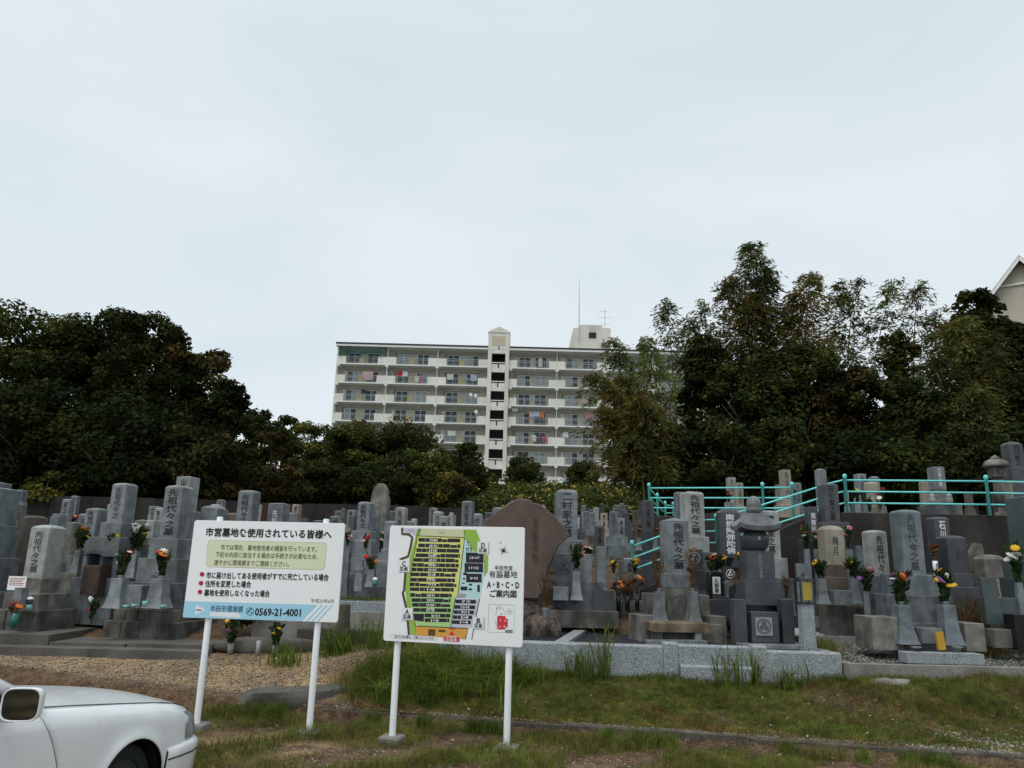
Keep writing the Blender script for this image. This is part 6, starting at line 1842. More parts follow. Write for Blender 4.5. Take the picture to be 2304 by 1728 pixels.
class Board:
    def __init__(s, name, label, tl, tr, br, bl, zoom_src, posts, tube_top):
        """corners in photo pixels; the right and left distance fix the plane"""
        (xl, Yl), (xr, Yr) = posts[2], posts[3]
        A = at(*tl, Yl); Bq = at(*tr, Yr); C = at(*br, Yr); D = at(*bl, Yl)
        zt, zb = (A.z + Bq.z) / 2, (C.z + D.z) / 2
        L0 = Vector(((A.x + D.x) / 2, Yl, 0)); R0 = Vector(((Bq.x + C.x) / 2, Yr, 0))
        s.W, s.H = (R0 - L0).length, zt - zb
        mid = (L0 + R0) / 2
        ang = math.atan2(R0.y - L0.y, R0.x - L0.x)
        s.root = thing(name, (mid.x, mid.y, 0), ang, label, 'sign')
        s.zc = (zt + zb) / 2
        s.f = homography(zoom_src, s.W, s.H)
        W, H = s.W, s.H
        r = .035
        pts = []
        for cx, cz, a0 in ((W / 2 - r, H / 2 - r, 0), (-W / 2 + r, H / 2 - r, 90), (-W / 2 + r, -H / 2 + r, 180), (W / 2 - r, -H / 2 + r, 270)):
            for k in range(6):
                a = math.radians(a0 + 18 * k)
                pts.append((cx + r * math.cos(a), cz + r * math.sin(a)))
        e = .004
        rings = [[(x_, .0, s.zc + z_) for x_, z_ in pts], [(x_ * 1.0, -.022, s.zc + z_) for x_, z_ in pts], [(x_ * .997, -.026, s.zc + z_ * .996) for x_, z_ in pts]]
        s.panel = MB().rings(rings).build('panel', 'sign_face', s.root)
        s.y0 = -.0268
        for (u, hgt) in ((posts[0], tube_top), (posts[1], tube_top)):
            x_ = u * W
            gz = terr(mid.x + x_ * math.cos(ang), mid.y + x_ * math.sin(ang))
            po = MB().lathe([(.042, gz - .1), (.042, zt + hgt - .012), (.036, zt + hgt)], 16, x_, .045).build('post', 'white_paint', s.root, smooth=True)
            smooth_by_angle(po, 40)
            for zz_ in (zt - .12, zb + .12):
                MB().box(x_ - .06, x_ + .06, .001, .012, zz_ - .02, zz_ + .02).build('clamp', 'steel', s.root)
            fo = MB().sq([(.145, gz - .25), (.14, gz + .065), (.125, gz + .085)], 1, .02, x_, .045)
            fo.build('footing', 'concrete', s.root)
        s.n = 0
    def lay(s, d=None):
        return s.y0 - .0006 * d
    def poly(s, name, pts, mat, d=1, parent=None):
        q = [s.f(*p) for p in pts]
        area = sum(q[i][0] * q[(i + 1) % len(q)][1] - q[(i + 1) % len(q)][0] * q[i][1] for i in range(len(q)))
        if area < 0:
            q = q[::-1]
        y_ = s.lay(d)
        me_ = bpy.data.meshes.new(name)
        bm = bmesh.new()
        fc = bm.faces.new([bm.verts.new((a, y_, s.zc + b)) for a, b in q])
        bmesh.ops.triangulate(bm, faces=[fc])
        bm.to_mesh(me_); bm.free()
        me_.materials.append(MATS[mat])
        return inst(name, me_, parent or s.panel)
    def rect(s, name, x0, y0, x1, y1, mat, d=1, skew=0.0):
        return s.poly(name, [(x0, y0), (x1, y0 + skew * (x1 - x0)), (x1, y1 + skew * (x1 - x0)), (x0, y1)], mat, d)
    def line(s, name, pts, wpx, mat, d=1):
        b = MB()
        q = [Vector(s.f(*p)) for p in pts]
        o = s.f(*pts[0]); o2 = s.f(pts[0][0] + wpx, pts[0][1]); w_ = abs(o2[0] - o[0]) / 2
        y_ = s.lay(d)
        L_, R_ = [], []
        for i, p in enumerate(q):
            t = (q[min(i + 1, len(q) - 1)] - q[max(i - 1, 0)]).normalized()
            nn = Vector((-t.y, t.x)) * w_
            L_.append((p.x + nn.x, y_, s.zc + p.y + nn.y)); R_.append((p.x - nn.x, y_, s.zc + p.y - nn.y))
        k = len(q)
        b.add(L_ + R_, [(i, k + i, k + i + 1, i + 1) for i in range(k - 1)])
        return b.build(name, mat, s.panel)
    def disc(s, name, x_, y_, r, mat, d=1, r0=0.0, n=20):
        if r0 <= 0:
            return s.poly(name, [(x_ + r * math.cos(2 * math.pi * i / n), y_ + r * math.sin(2 * math.pi * i / n)) for i in range(n)], mat, d)
        b = MB()
        v = [s.f(x_ + a * math.cos(2 * math.pi * i / n), y_ - a * math.sin(2 * math.pi * i / n)) for a in (r, r0) for i in range(n)]
        b.add([(p[0], s.lay(d), s.zc + p[1]) for p in v], [(i, (i + 1) % n, n + (i + 1) % n, n + i)[::-1] for i in range(n)])
        return b.build(name, mat, s.panel)
    def text(s, t, xl, yl, xr, yr, h, mat='p_black', bold=.012, name='lettering', d=4):
        a, c = Vector(s.f(xl, yl)), Vector(s.f(xr, yr))
        m1, m2 = s.f((xl + xr) / 2, (yl + yr) / 2 - h / 2), s.f((xl + xr) / 2, (yl + yr) / 2 + h / 2)
        hh = m1[1] - m2[1]
        mid = (a + c) / 2
        tilt = -math.atan2(c.y - a.y, c.x - a.x)
        o = put_text(t, s.root, mid.x, s.lay(d), s.zc + mid.y, (c - a).length, hh, mat, bold, False, name, tilt)
        o.parent = s.panel
        return o
    def rrect(s, name, c4, r, mat, d, n=5):
        out = []
        for i in range(4):
            p, pn, pp = Vector(c4[i]), Vector(c4[(i + 1) % 4]), Vector(c4[i - 1])
            a, b_ = (pp - p).normalized() * r, (pn - p).normalized() * r
            for k in range(n):
                t = k / (n - 1)
                q = (p + a) * (1 - t) ** 2 + p * 2 * t * (1 - t) + (p + b_) * t ** 2
                out.append((q.x, q.y))
        return s.poly(name, out, mat, d)

b1 = Board('notice_board', 'white notice board with black Japanese text and pale blue bottom band on two white posts', (438, 1171), (776.5, 1177), (762, 1402), (415, 1388),
           [(158, 377), (1562, 402), (1502, 1337), (62, 1277)], (-.345, .365, (0, 10.62), (0, 10.42)), .055)
T = b1.text
T('市営墓地を使用されている皆様へ', 265, 486, 1435, 508, 80, 'p_black', .028, 'title_text')
b1.rrect('message_border', [(285, 560), (1394, 585), (1372, 842), (266, 810)], 34, 'p_border', 1)
b1.rrect('message_box', [(288, 563), (1391, 588), (1369, 839), (269, 807)], 32, 'p_cream', 2)
T('市では現在、墓地使用者の調査を行っています。', 405, 627, 1300, 646, 52, 'p_olive', .006)
T('下記の内容に該当する場合は手続きが必要なため、', 357, 695, 1312, 717, 52, 'p_olive', .006)
T('速やかに環境課までご連絡ください。', 345, 767, 1040, 786, 52, 'p_olive', .006)
for (x_, y_) in ((235, 879), (226, 961), (218, 1042)):
    b1.disc('bullet', x_, y_, 22, 'p_red', 2)
T('市に届け出してある使用者がすでに死亡している場合', 275, 886, 1413, 912, 62, 'p_black', .024)
T('住所を変更した場合', 267, 965, 688, 974, 60, 'p_black', .024)
T('墓地を使用しなくなった場合', 258, 1048, 862, 1062, 60, 'p_black', .024)
T('平成23年6月', 1247, 1128, 1463, 1134, 38, 'p_olive', 0.0, 'date_text')
b1.poly('blue_band', [(80, 1126), (1312, 1168), (1166, 1318), (66, 1274), (63, 1262)], 'p_blue', 1)
for k in range(3):
    x_ = 1345 + k * 48
    b1.poly('blue_stripe', [(x_, 1169 + k * 1.5), (x_ + 18, 1169.6 + k * 1.5), (x_ - 122, 1322 + k * 3), (x_ - 140, 1321 + k * 3)], 'p_blue', 1)
b1.poly('white_arrow', [(185, 1158), (270, 1207), (176, 1257)], 'p_white', 2)
T('連絡先', 188, 1207, 238, 1209, 15, 'p_olive', .01)
T('半田市環境課', 315, 1193, 617, 1204, 60, 'p_navy', .006, 'office_text')
b1.rrect('cover_strip', [(312, 1228), (570, 1236), (606, 1285), (310, 1266)], 14, 'p_white', 2)
b1.disc('phone_ring', 682, 1226, 38, 'p_navy', 2, 31)
b1.line('phone_handset', [(662, 1240), (668, 1222), (684, 1206), (698, 1204)], 13, 'p_navy', 3)
b1.disc('phone_dial', 694, 1236, 9, 'p_navy', 3)
T('0569-21-4001', 730, 1229, 1155, 1241, 66, 'p_black', .03, 'phone_text')
b1.poly('peeled_patch', [(600, 478), (612, 474), (618, 488), (628, 500), (608, 508), (598, 496)], 'sign_face', 7)

b2_ = Board('map_board', 'white cemetery map board with coloured plan and red marker on two white posts', (880, 1183), (1182, 1186.5), (1176, 1458), (863, 1440),
            [(112, 540), (1252, 553), (1230, 1577), (48, 1510)], (-.405, .40, (0, 10.28), (0, 9.86)), -.02)
P_ = b2_.poly; T = b2_.text
P_('map_area', [(222, 560), (345, 564), (312, 632), (292, 612), (222, 604)], 'p_lav', 1)
P_('map_area', [(346, 563), (735, 573), (742, 640), (345, 626), (318, 632)], 'p_beige', 1)
P_('map_area', [(730, 572), (838, 574), (882, 690), (850, 765), (812, 752), (790, 690), (740, 640), (748, 600)], 'p_green', 2)
P_('map_area', [(345, 564), (376, 565), (330, 720), (290, 905), (276, 1060), (296, 1260), (332, 1400), (328, 1465), (284, 1462), (252, 1250), (236, 1040), (250, 900), (290, 760)], 'p_green', 1)
P_('map_area', [(348, 626), (732, 642), (684, 1112), (660, 1148), (276, 1104), (300, 880)], 'p_lime', 2)
P_('map_area', [(277, 1106), (660, 1149), (618, 1397), (350, 1388), (310, 1345), (290, 1240)], 'p_mint', 2)
P_('map_area', [(736, 650), (790, 694), (812, 755), (902, 778), (914, 900), (905, 960), (868, 1158), (745, 1150), (690, 1105)], 'p_cyan', 1)
P_('map_area', [(903, 780), (940, 792), (936, 930), (908, 968), (914, 900)], 'p_green', 2)
P_('map_area', [(660, 1153), (864, 1162), (804, 1402), (622, 1398)], 'p_lav', 2)
P_('map_area', [(318, 1390), (770, 1412), (742, 1502), (333, 1466)], 'p_orange', 2)
P_('map_block', [(430, 1414), (492, 1417), (488, 1472), (428, 1469)], 'p_brown', 3); P_('map_block', [(518, 1419), (576, 1421), (574, 1442), (516, 1440)], 'p_brown', 3)
P_('map_block', [(684, 1112), (758, 1118), (744, 1150), (664, 1148)], 'p_grey', 3)
b2_.line('map_path', [(213, 558), (212, 612), (268, 614), (298, 640), (284, 720), (262, 800), (190, 828)], 20, 'p_brown', 3)
b2_.line('map_path', [(240, 930), (232, 1030), (228, 1085), (216, 1104), (228, 1160), (248, 1250), (268, 1462)], 20, 'p_brown', 3)
b2_.line('map_line', [(866, 1158), (830, 1330), (798, 1505)], 7, 'p_brown', 3)
b2_.line('map_line', [(660, 1152), (620, 1396)], 6, 'p_black', 3); b2_.line('map_line', [(740, 640), (684, 1112)], 6, 'p_black', 3); b2_.line('map_line', [(346, 627), (740, 641)], 6, 'p_black', 3); b2_.line('map_line', [(318, 1386), (772, 1411), (744, 1502)], 6, 'p_black', 4)
rm = random.Random(3)
rows = [(350, 705, 663, '77•84', 475), (348, 706, 710, '69•76', 473), (332, 706, 750, '61•68', 470), (325, 703, 793, '52•60', 470), (308, 690, 832, '42•51', 468), (298, 692, 874, '34•41', 465), (290, 682, 913, '29•33', 462), (280, 665, 954, '22•28', 460), (280, 660, 999, '15•21', 458), (275, 672, 1039, '7•14', 462), (278, 650, 1079, '1•6', 455), (280, 632, 1128, '35•41', 452), (290, 622, 1171, '29•34', 450), (295, 632, 1211, '19•28', 448), (305, 625, 1254, '12•18', 446), (400, 620, 1301, '6•11', 494), (400, 612, 1341, '1•5', 487)]
for (xa, xb, yc, tx, xt) in rows:
    x_ = xa
    while x_ < xb - 12:
        w_ = rm.choice((45, 60, 80, 110, 40))
        e_ = min(x_ + w_, xb)
        hgt = 15 if rm.random() < .85 else 8
        b2_.rect('map_row', x_, yc - hgt - 4 + (x_ - xa) * .018, e_ - 3, yc + 12 + (x_ - xa) * .018, 'p_slate', 4, .018)
        x_ = e_
    T(tx, xt - 32, yc, xt + 32, yc + 1, 20, 'p_white', .03, d=6)
P_('map_row', [(302, 1282), (396, 1284), (392, 1350), (312, 1340)], 'p_slate', 4)
for (x0_, y0_, x1_, y1_, tx) in ((750, 766, 900, 852, '13•17'), (738, 856, 896, 932, '11•12'), (752, 944, 884, 1018, '6•10'), (758, 680, 788, 706, '20'), (752, 726, 800, 755, '18'), (704, 1054, 762, 1086, ''), (846, 1040, 868, 1100, ''), (776, 1030, 802, 1046, ''), (774, 1070, 800, 1086, ''), (714, 1022, 740, 1030, ''), (728, 935, 758, 958, ''), (726, 980, 744, 996, '')):
    b2_.rect('map_row', x0_, y0_, x1_, y1_, 'p_slate', 4, .02)
    if tx:
        xm = (x0_ + x1_) / 2
        T(tx, xm - 8 * len(tx), (y0_ + y1_) / 2 + 2, xm + 8 * len(tx), (y0_ + y1_) / 2 + 3, 20, 'p_white', .03, d=6)
for (x0_, x1_, yc, tx) in ((660, 838, 1182, '17 19'), (652, 830, 1229, '12•16'), (646, 820, 1272, '9•11'), (640, 806, 1315, '5•8'), (632, 794, 1357, '1•4')):
    xm = x0_
    while xm < x1_ - 5:
        xn = min(xm + rm.choice((40, 55, 70)), x1_)
        b2_.rect('map_row', xm, yc - 17 + (xm - x0_) * .02, xn - 3, yc + 14 + (xm - x0_) * .02, 'p_slate', 4, .02)
        xm = xn
    T(tx, 735 - 32 - (1357 - yc) * -.08, yc, 735 + 32 - (1357 - yc) * -.08, yc + 1, 20, 'p_white', .03, d=6)
for (x0_, y0_, L_, ) in ((850, 673, 'D'), (181, 828, 'C'), (206, 1233, 'A'), (810, 1311, 'B')):
    w_, h_ = 93, 102
    P_('tile_shadow', [(x0_ + 5, y0_ + 6), (x0_ + w_ + 6, y0_ + 8), (x0_ + w_ + 4, y0_ + h_ + 6), (x0_ + 3, y0_ + h_ + 4)], 'p_grey', 5)
    P_('area_tile', [(x0_, y0_), (x0_ + w_, y0_ + 2), (x0_ + w_ - 2, y0_ + h_), (x0_ - 2, y0_ + h_ - 2)], 'p_white', 6)
    T(L_, x0_ + 32, y0_ + 32, x0_ + 61, y0_ + 33, 38, 'p_black', .03, 'area_letter', 8)
    T('区画', x0_ + 15, y0_ + 74, x0_ + 76, y0_ + 76, 34, 'p_black', .02, 'area_letter', 8)
# compass star
for k in range(8):
    a = math.radians(22 + 45 * k)
    L_ = 52 if k % 2 == 0 else 32
    P_('compass_ray', [(1070 + L_ * math.sin(a), 750 - L_ * math.cos(a)), (1070 + 9 * math.sin(a + 1.3), 750 - 9 * math.cos(a + 1.3)), (1070 - 2 * math.sin(a), 750 + 2 * math.cos(a))], 'p_black', 4)
T('N', 1040, 685, 1050, 686, 12, 'p_black', .02)
T('半田市営', 993, 895, 1147, 899, 40, 'p_black', .004, 'town_text'); T('有脇墓地', 948, 950, 1188, 952, 60, 'p_black', .004, 'cemetery_text')
T('A・B・C・D', 930, 1038, 1203, 1045, 50, 'p_black', .03, 'area_text'); T('ご案内図', 955, 1113, 1180, 1119, 62, 'p_black', .024, 'guide_text')
b2_.line('inset_frame', [(946, 1206), (1167, 1213), (1161, 1449), (936, 1443), (946, 1206)], 3, 'p_grey', 2)
P_('inset_area', [(1018, 1306), (1040, 1302), (1085, 1308), (1090, 1330), (1108, 1332), (1104, 1400), (1085, 1408), (1080, 1420), (1020, 1420), (1014, 1360)], 'p_tri', 3)
b2_.line('inset_line', [(1020, 1220), (1060, 1222), (1085, 1306)], 3, 'p_grey', 3); b2_.line('inset_line', [(1020, 1220), (1002, 1300), (1015, 1310)], 3, 'p_grey', 3); b2_.line('inset_line', [(1002, 1345), (1012, 1420)], 4, 'p_grey', 3)
P_('inset_tag', [(1086, 1424), (1147, 1426), (1145, 1447), (1085, 1445)], 'p_black', 4)
T('現在位置', 1092, 1435, 1140, 1436, 13, 'p_white', .01, d=7)
T('半田市営', 1100, 1247, 1136, 1248, 9, 'p_grey', 0); T('有脇墓地', 1088, 1265, 1150, 1267, 14, 'p_grey', 0); T('全体図', 1100, 1284, 1140, 1286, 14, 'p_grey', 0)
for (tx, x_, y_) in (('C', 1043, 1341), ('D', 1088, 1348), ('A', 1040, 1395), ('B', 1080, 1396)):
    T(tx, x_ - 7, y_, x_ + 7, y_, 16, 'p_white', .02, d=7)
for (tx, x_, y_) in (('G', 1014, 1238), ('F', 1042, 1240), ('E', 1052, 1285)):
    T(tx, x_ - 6, y_, x_ + 6, y_, 14, 'p_grey', .01, d=5)
T('G区画', 260, 580, 312, 583, 18, 'p_grey', .0, d=5); T('E区画', 520, 597, 570, 599, 18, 'p_grey', 0, d=5)
P_('here_bar', [(608, 1408), (658, 1410), (657, 1419), (607, 1417)], 'p_tri', 5)
P_('here_arrow', [(630, 1427), (654, 1467), (605, 1465)], 'p_tri', 5)
P_('here_plate', [(560, 1474), (700, 1480), (698, 1523), (556, 1515)], 'p_white', 4)
T('現在位置', 557, 1495, 697, 1502, 42, 'p_tri', .024, 'here_text', 6)
b2_.rrect('note_border', [(108, 1455), (508, 1478), (505, 1510), (107, 1488)], 14, 'p_grey', 1); b2_.rrect('note_field', [(111, 1458), (505, 1481), (502, 1507), (110, 1485)], 13, 'sign_face', 2)
T('注)7と2の42番は、欠番となっています。', 145, 1473, 485, 1494, 24, 'p_black', .008, 'note_text')

# ------------------------------------------------------------------ parked car
def carpaint():
    m = bpy.data.materials.new('car_paint')
    m.use_nodes = True
    N, L = m.node_tree.nodes, m.node_tree.links
    bs = N['Principled BSDF']
    bs.inputs['Roughness'].default_value = .28
    bs.inputs['Coat Weight'].default_value = .6
    bs.inputs['Coat Roughness'].default_value = .06
    geo = N.new('ShaderNodeNewGeometry')
    n = N.new('ShaderNodeTexNoise'); n.inputs['Scale'].default_value = 2.0; n.inputs['Detail'].default_value = 6
    L.new(geo.outputs['Position'], n.inputs['Vector'])
    r = N.new('ShaderNodeValToRGB')
    r.color_ramp.elements[0].position, r.color_ramp.elements[0].color = .3, (.74, .77, .79, 1)
    r.color_ramp.elements[1].position, r.color_ramp.elements[1].color = .6, (.82, .84, .85, 1)
    L.new(n.outputs['Fac'], r.inputs['Fac']); L.new(r.outputs['Color'], bs.inputs['Base Color'])
    MATS['car_paint'] = m
carpaint()
M('wheel_metal', (.10, .10, .105), None, rough=.5, metal=.6); M('tyre', (.015, .02, .02), None, rough=.85); M('car_dark', (.012, .012, .013), None, rough=.7); M('rubber', (.02, .02, .022), None, rough=.6)
M('car_glass', (.02, .024, .026), None, rough=.06, spec=.9); M('lamp_glass', (.32, .34, .35), (.22, .24, .25), 14, .1, spec=.9); M('mirror_glass', (.13, .155, .155), None, rough=.04, metal=1.0)
CTH = math.radians(76)
car = thing('parked_car', (-4.4, 7.667, -.21), CTH, 'white sedan parked at lower left, front wing and door mirror in view', 'car')
HW = .84
def ip(x, xs, ys):
    return float(np.interp(x, xs, ys))
def c_w(x):
    return ip(x, [-3.6, -3.2, -2.6, -1.0, .25, .5, .68, .78, .84], [.72, .80, .84, .845, .84, .825, .79, .74, .66])
def c_sh(x):      # shoulder height
    return ip(x, [-3.6, -3.2, -2.4, -1.2, -.9, -.5, 0, .3, .5, .65, .75, .82, .86], [.90, .95, .965, .955, .94, .895, .83, .79, .755, .715, .67, .61, .55])
WB = -2.6
AR = .325
AZ = .285
def c_low(x):
    z = .20
    for c in (0, WB):
        if abs(x - c) < AR:
            z = max(z, AZ + math.sqrt(AR * AR - (x - c) ** 2))
    return z
rows = [0, .03, .08, .16, .28, .42, .56, .70, .82, .91, .97, 1.0]
def side_pt(x, t, sg, zl=None):
    zl = c_low(x) if zl is None else zl
    zs = c_sh(x)
    z = zl + (zs - zl) * t
    w = c_w(x)
    # barrel section with a soft shoulder
    hrel = (z - .2) / max(zs - .2, .01)
    y = w * (.965 + .035 * math.sin(math.pi * min(max(hrel * .95, 0), 1)))
    sh = min(1, max(0, 1 - (zs - z) / .12))
    y -= .075 * sh ** 2.6
    for c in (0, WB):
        d = math.hypot(x - c, z - AZ) - AR
        y += .020 * math.exp(-(max(d, 0) / .05) ** 2) * min(max((z - .2) / .1, 0), 1)
    return (x, sg * y, z)
def strip(name, xs, sg, mat='car_paint', xf=None, lows=None):
    b = MB()
    R_ = []
    for k, x in enumerate(xs):
        zl = lows[k] if lows else None
        col = []
        for t in rows:
            xx = x
            if xf:
                zz = (c_low(x) if zl is None else zl)
                zz = zz + (c_sh(x) - zz) * t
                xx = xf(x, zz)
            col.append(side_pt(xx, t, sg, zl if not xf else (c_low(x) if zl is None else zl)))
        R_.append(col)
    n = len(rows)
    v = [p for c in R_ for p in c]
    f = []
    for i in range(len(R_) - 1):
        for j in range(n - 1):
            q = (i * n + j, i * n + j + 1, (i + 1) * n + j + 1, (i + 1) * n + j)
            f.append(q if sg > 0 else q[::-1])
    b.add(v, f)
    o = b.build(name, mat, car, smooth=True)
    sm = o.modifiers.new('thickness', 'SOLIDIFY'); sm.thickness = .012; sm.offset = -1
    return o
def seam_x(z):
    t = min(max((z - .25) / .62, 0), 1)
    return -.60 - .20 * t ** 2.2
def arch_xs(c, n=26):
    return [c - AR * math.cos(math.pi * i / n) for i in range(n + 1)]
for sg in (-1, 1):
    # wing: from the door seam to the nose, over the arch
    b = MB()
    cols = []
    def colu(x, zl):
        return [side_pt(x, t, sg, zl) for t in rows]
    for u in np.linspace(0, 1, 9):
        c = []
        for t in rows:
            z = .2 + (c_sh(-.62) - .2) * t
            x = seam_x(z) * (1 - u) + (-AR) * u
            zs = c_sh(x)
            c.append(side_pt(x, t, sg, .2))
        cols.append(c)
    cols[-1] = colu(-AR, AZ)
    for x in arch_xs(0)[1:-1]:
        cols.append(colu(x, None))
    cols.append(colu(AR, AZ))
    for x in (.36, .42, .50, .57, .63, .68, .72, .76, .79, .82):
        cols.append(colu(x, .46))
    n = len(rows)
    f = []
    for i in range(len(cols) - 1):
        for j in range(n - 1):
            q = (i * n + j, i * n + j + 1, (i + 1) * n + j + 1, (i + 1) * n + j)
            f.append(q if sg > 0 else q[::-1])
    b.add([p for c in cols for p in c], f)
    o = b.build('front_wing', 'car_paint', car, smooth=True)
    smm = o.modifiers.new('thickness', 'SOLIDIFY'); smm.thickness = .012; smm.offset = -1
    # doors
    cols = []
    for u in np.linspace(0, 1, 10):
        c = []
        for t in rows:
            z = .2 + (c_sh(-.62) - .2) * t
            x = (seam_x(z) - .010) * (1 - u) + (-1.62) * u
            c.append(side_pt(x, t, sg, .2))
        cols.append(c)
    b = MB()
    f = []
    for i in range(len(cols) - 1):
        for j in range(n - 1):
            q = (i * n + j + n, i * n + j + 1 + n, i * n + j + 1, i * n + j)
            f.append(q if sg > 0 else q[::-1])
    b.add([p for c in cols for p in c], f)
    d_ = b.build('door', 'car_paint', car, smooth=True)
    MB().box(-1.52, -1.36, sg * (HW + .03) - .012, sg * (HW + .03) + .012, .74, .775).build('handle', 'car_paint', d_)
    # rear quarter over the rear arch
    cols = [colu(-1.63, .2), colu(-1.9, .2), colu(-2.1, .2), colu(WB + AR, .2), colu(WB + AR, .30)][:4]
    cols = [colu(x, .2) for x in (-1.63, -1.9, -2.1, WB + AR)] + [colu(WB + AR - .001, .30)] + [colu(x, None) for x in reversed(arch_xs(WB)[1:-1])] + [colu(WB - AR, .30), colu(WB - AR - .01, .22)] + [colu(x, .24) for x in (-3.1, -3.3, -3.5, -3.6)]
    b = MB(); f = []
    for i in range(len(cols) - 1):
        for j in range(n - 1):
            q = (i * n + j + n, i * n + j + 1 + n, i * n + j + 1, i * n + j)
            f.append(q if sg > 0 else q[::-1])
    b.add([p for c in cols for p in c], f)
    b.build('rear_wing', 'car_paint', car, smooth=True)
    # belt strip and door mirror
    bt = [(x, sg * (c_w(x) - .07), c_sh(x) + .012) for x in np.linspace(-.86, -2.9, 9)]
    MB().tube(bt, .016, 6).build('belt_moulding', 'rubber', car, smooth=True)
    for xc in (0, WB):
        w_ = thing_w = None
        ty = MB()
        prof = [(.19, -.09), (.265, -.10), (.285, -.08), (.29, -.03), (.29, .03), (.285, .08), (.265, .10), (.19, .09)]
        nn = 28
        ty.rings([[(xc + r_ * math.cos(2 * math.pi * i / nn), sg * .68 + y_, .29 + r_ * math.sin(2 * math.pi * i / nn)) for i in range(nn)] for r_, y_ in prof], False, False)
        wh = ty.build('wheel', 'tyre', car, smooth=True)
        rm_ = MB()
        rm_.rings([[(xc + r_ * math.cos(2 * math.pi * i / nn), sg * (.68 + y_), .29 + r_ * math.sin(2 * math.pi * i / nn)) for i in range(nn)] for r_, y_ in ((.20, .085), (.18, .06), (.12, .05), (.05, .07), (.02, .075))])
        rm_.build('rim', 'wheel_metal', wh, smooth=True)
        we = MB()
        we.rings([[(xc + AR * 1.0 * math.cos(math.pi * i / 14), y_, AZ + AR * math.sin(math.pi * i / 14)) for i in range(15)] for y_ in (sg * .40, sg * (HW - .03))], True, False)
        o = we.build('wheel_well', 'car_dark', car)
    # head lamp wraps the corner
    b = MB()
    path = [(.585, .0), (.64, .0), (.69, .0), (.735, .0), (.77, .0), (.80, .0), (.825, .0)]
    ring = []
    for (x, _) in path:
        w = c_w(x)
        lo, hi = .50, min(c_sh(x) - .035, .715 - .35 * max(0, .66 - x))
        hi = max(hi, lo + .05)
        ring.append([(x, sg * (w * (.965 + .035 * math.sin(math.pi * min((z - .2) / .5 * .95, 1))) + .012 - .03 * ((z - lo) / .2) ** 2), z) for z in np.linspace(lo, hi, 5)])
    ring.append([(.845, sg * .60, z) for z in np.linspace(.50, .58, 5)])
    ring.append([(.86, sg * .36, z) for z in np.linspace(.50, .57, 5)])
    v = [p for c in ring for p in c]; f = []
    for i in range(len(ring) - 1):
        for j in range(4):
            q = (i * 5 + j, i * 5 + j + 1, (i + 1) * 5 + j + 1, (i + 1) * 5 + j)
            f.append(q if sg > 0 else q[::-1])
    b.add(v, f); b.build('headlamp', 'lamp_glass', car, smooth=True)
# bonnet
b = MB(); cols = []
for x in (-.83, -.75, -.6, -.4, -.2, 0, .2, .35, .5, .6, .68, .74, .79, .83):
    w = side_pt(x, 1.0, 1)[1] + .006
    zs = c_sh(x)
    cols.append([(x + .03 * (1 - (k / 6 - 1) ** 2) if x > .6 else x - .10 * (1 - (k / 6 - 1) ** 2) * (1 if x < -.82 else 0) + 0, w * (1 - k / 6), zs + .004 + .062 * (1 - (1 - k / 6) ** 2 if k <= 6 else 1 - (k / 6 - 1) ** 2) * (1 if x < .5 else max(.3, 1 - (x - .5) * 2))) for k in range(13)])
n = 13; f = []
for i in range(len(cols) - 1):
    for j in range(n - 1):
        f.append((i * n + j, i * n + j + 1, (i + 1) * n + j + 1, (i + 1) * n + j))
b.add([p for c in cols for p in c], f)
bo = b.build('bonnet', 'car_paint', car, smooth=True)
MB().tube([(-.845, -.745, .94), (-.93, -.4, .995), (-.96, 0, 1.007), (-.93, .4, .995), (-.845, .745, .94)], .018, 6).build('cowl', 'car_dark', car, smooth=True)
# bumper and grille
pl_ = [(.362, -.838), (.5, -.842), (.64, -.83), (.76, -.79), (.85, -.70), (.90, -.55), (.925, -.3), (.935, 0)]
pl_ = pl_ + [(x, -y) for x, y in reversed(pl_[:-1])]
pr_ = [(-.045, .17), (-.012, .22), (.0, .33), (.012, .42), (.014, .455), (.0, .475), (-.03, .487), (-.09, .49)]
b = MB(); cols = []
cxp = .2
for (x, y) in pl_:
    dl = math.hypot(x - cxp, y)
    dx, dy = (x - cxp) / dl, y / dl
    cols.append([(x + dx * o_, y + dy * o_, z_) for o_, z_ in pr_])
n = len(pr_); f = []
for i in range(len(cols) - 1):
    for j in range(n - 1):
        f.append((i * n + j, (i + 1) * n + j, (i + 1) * n + j + 1, i * n + j + 1))
b.add([p for c in cols for p in c], f)
bu = b.build('bumper', 'car_paint', car, smooth=True)
sm = bu.modifiers.new('thickness', 'SOLIDIFY'); sm.thickness = .01; sm.offset = -1
MB().tube([(x + (x - cxp) / math.hypot(x - cxp, y) * .014, y * 1.012, .405) for x, y in pl_], .006, 5).build('trim_strip', 'rubber', bu, smooth=True)
MB().box(.80, .862, -.35, .35, .50, .60).build('grille', 'car_dark', car)
MB().box(-3.5, .70, -.66, .66, .25, .50).build('floor_pan', 'car_dark', car)
MB().box(-3.62, -3.55, -.7, .7, .25, .86).build('rear_panel', 'car_paint', car)
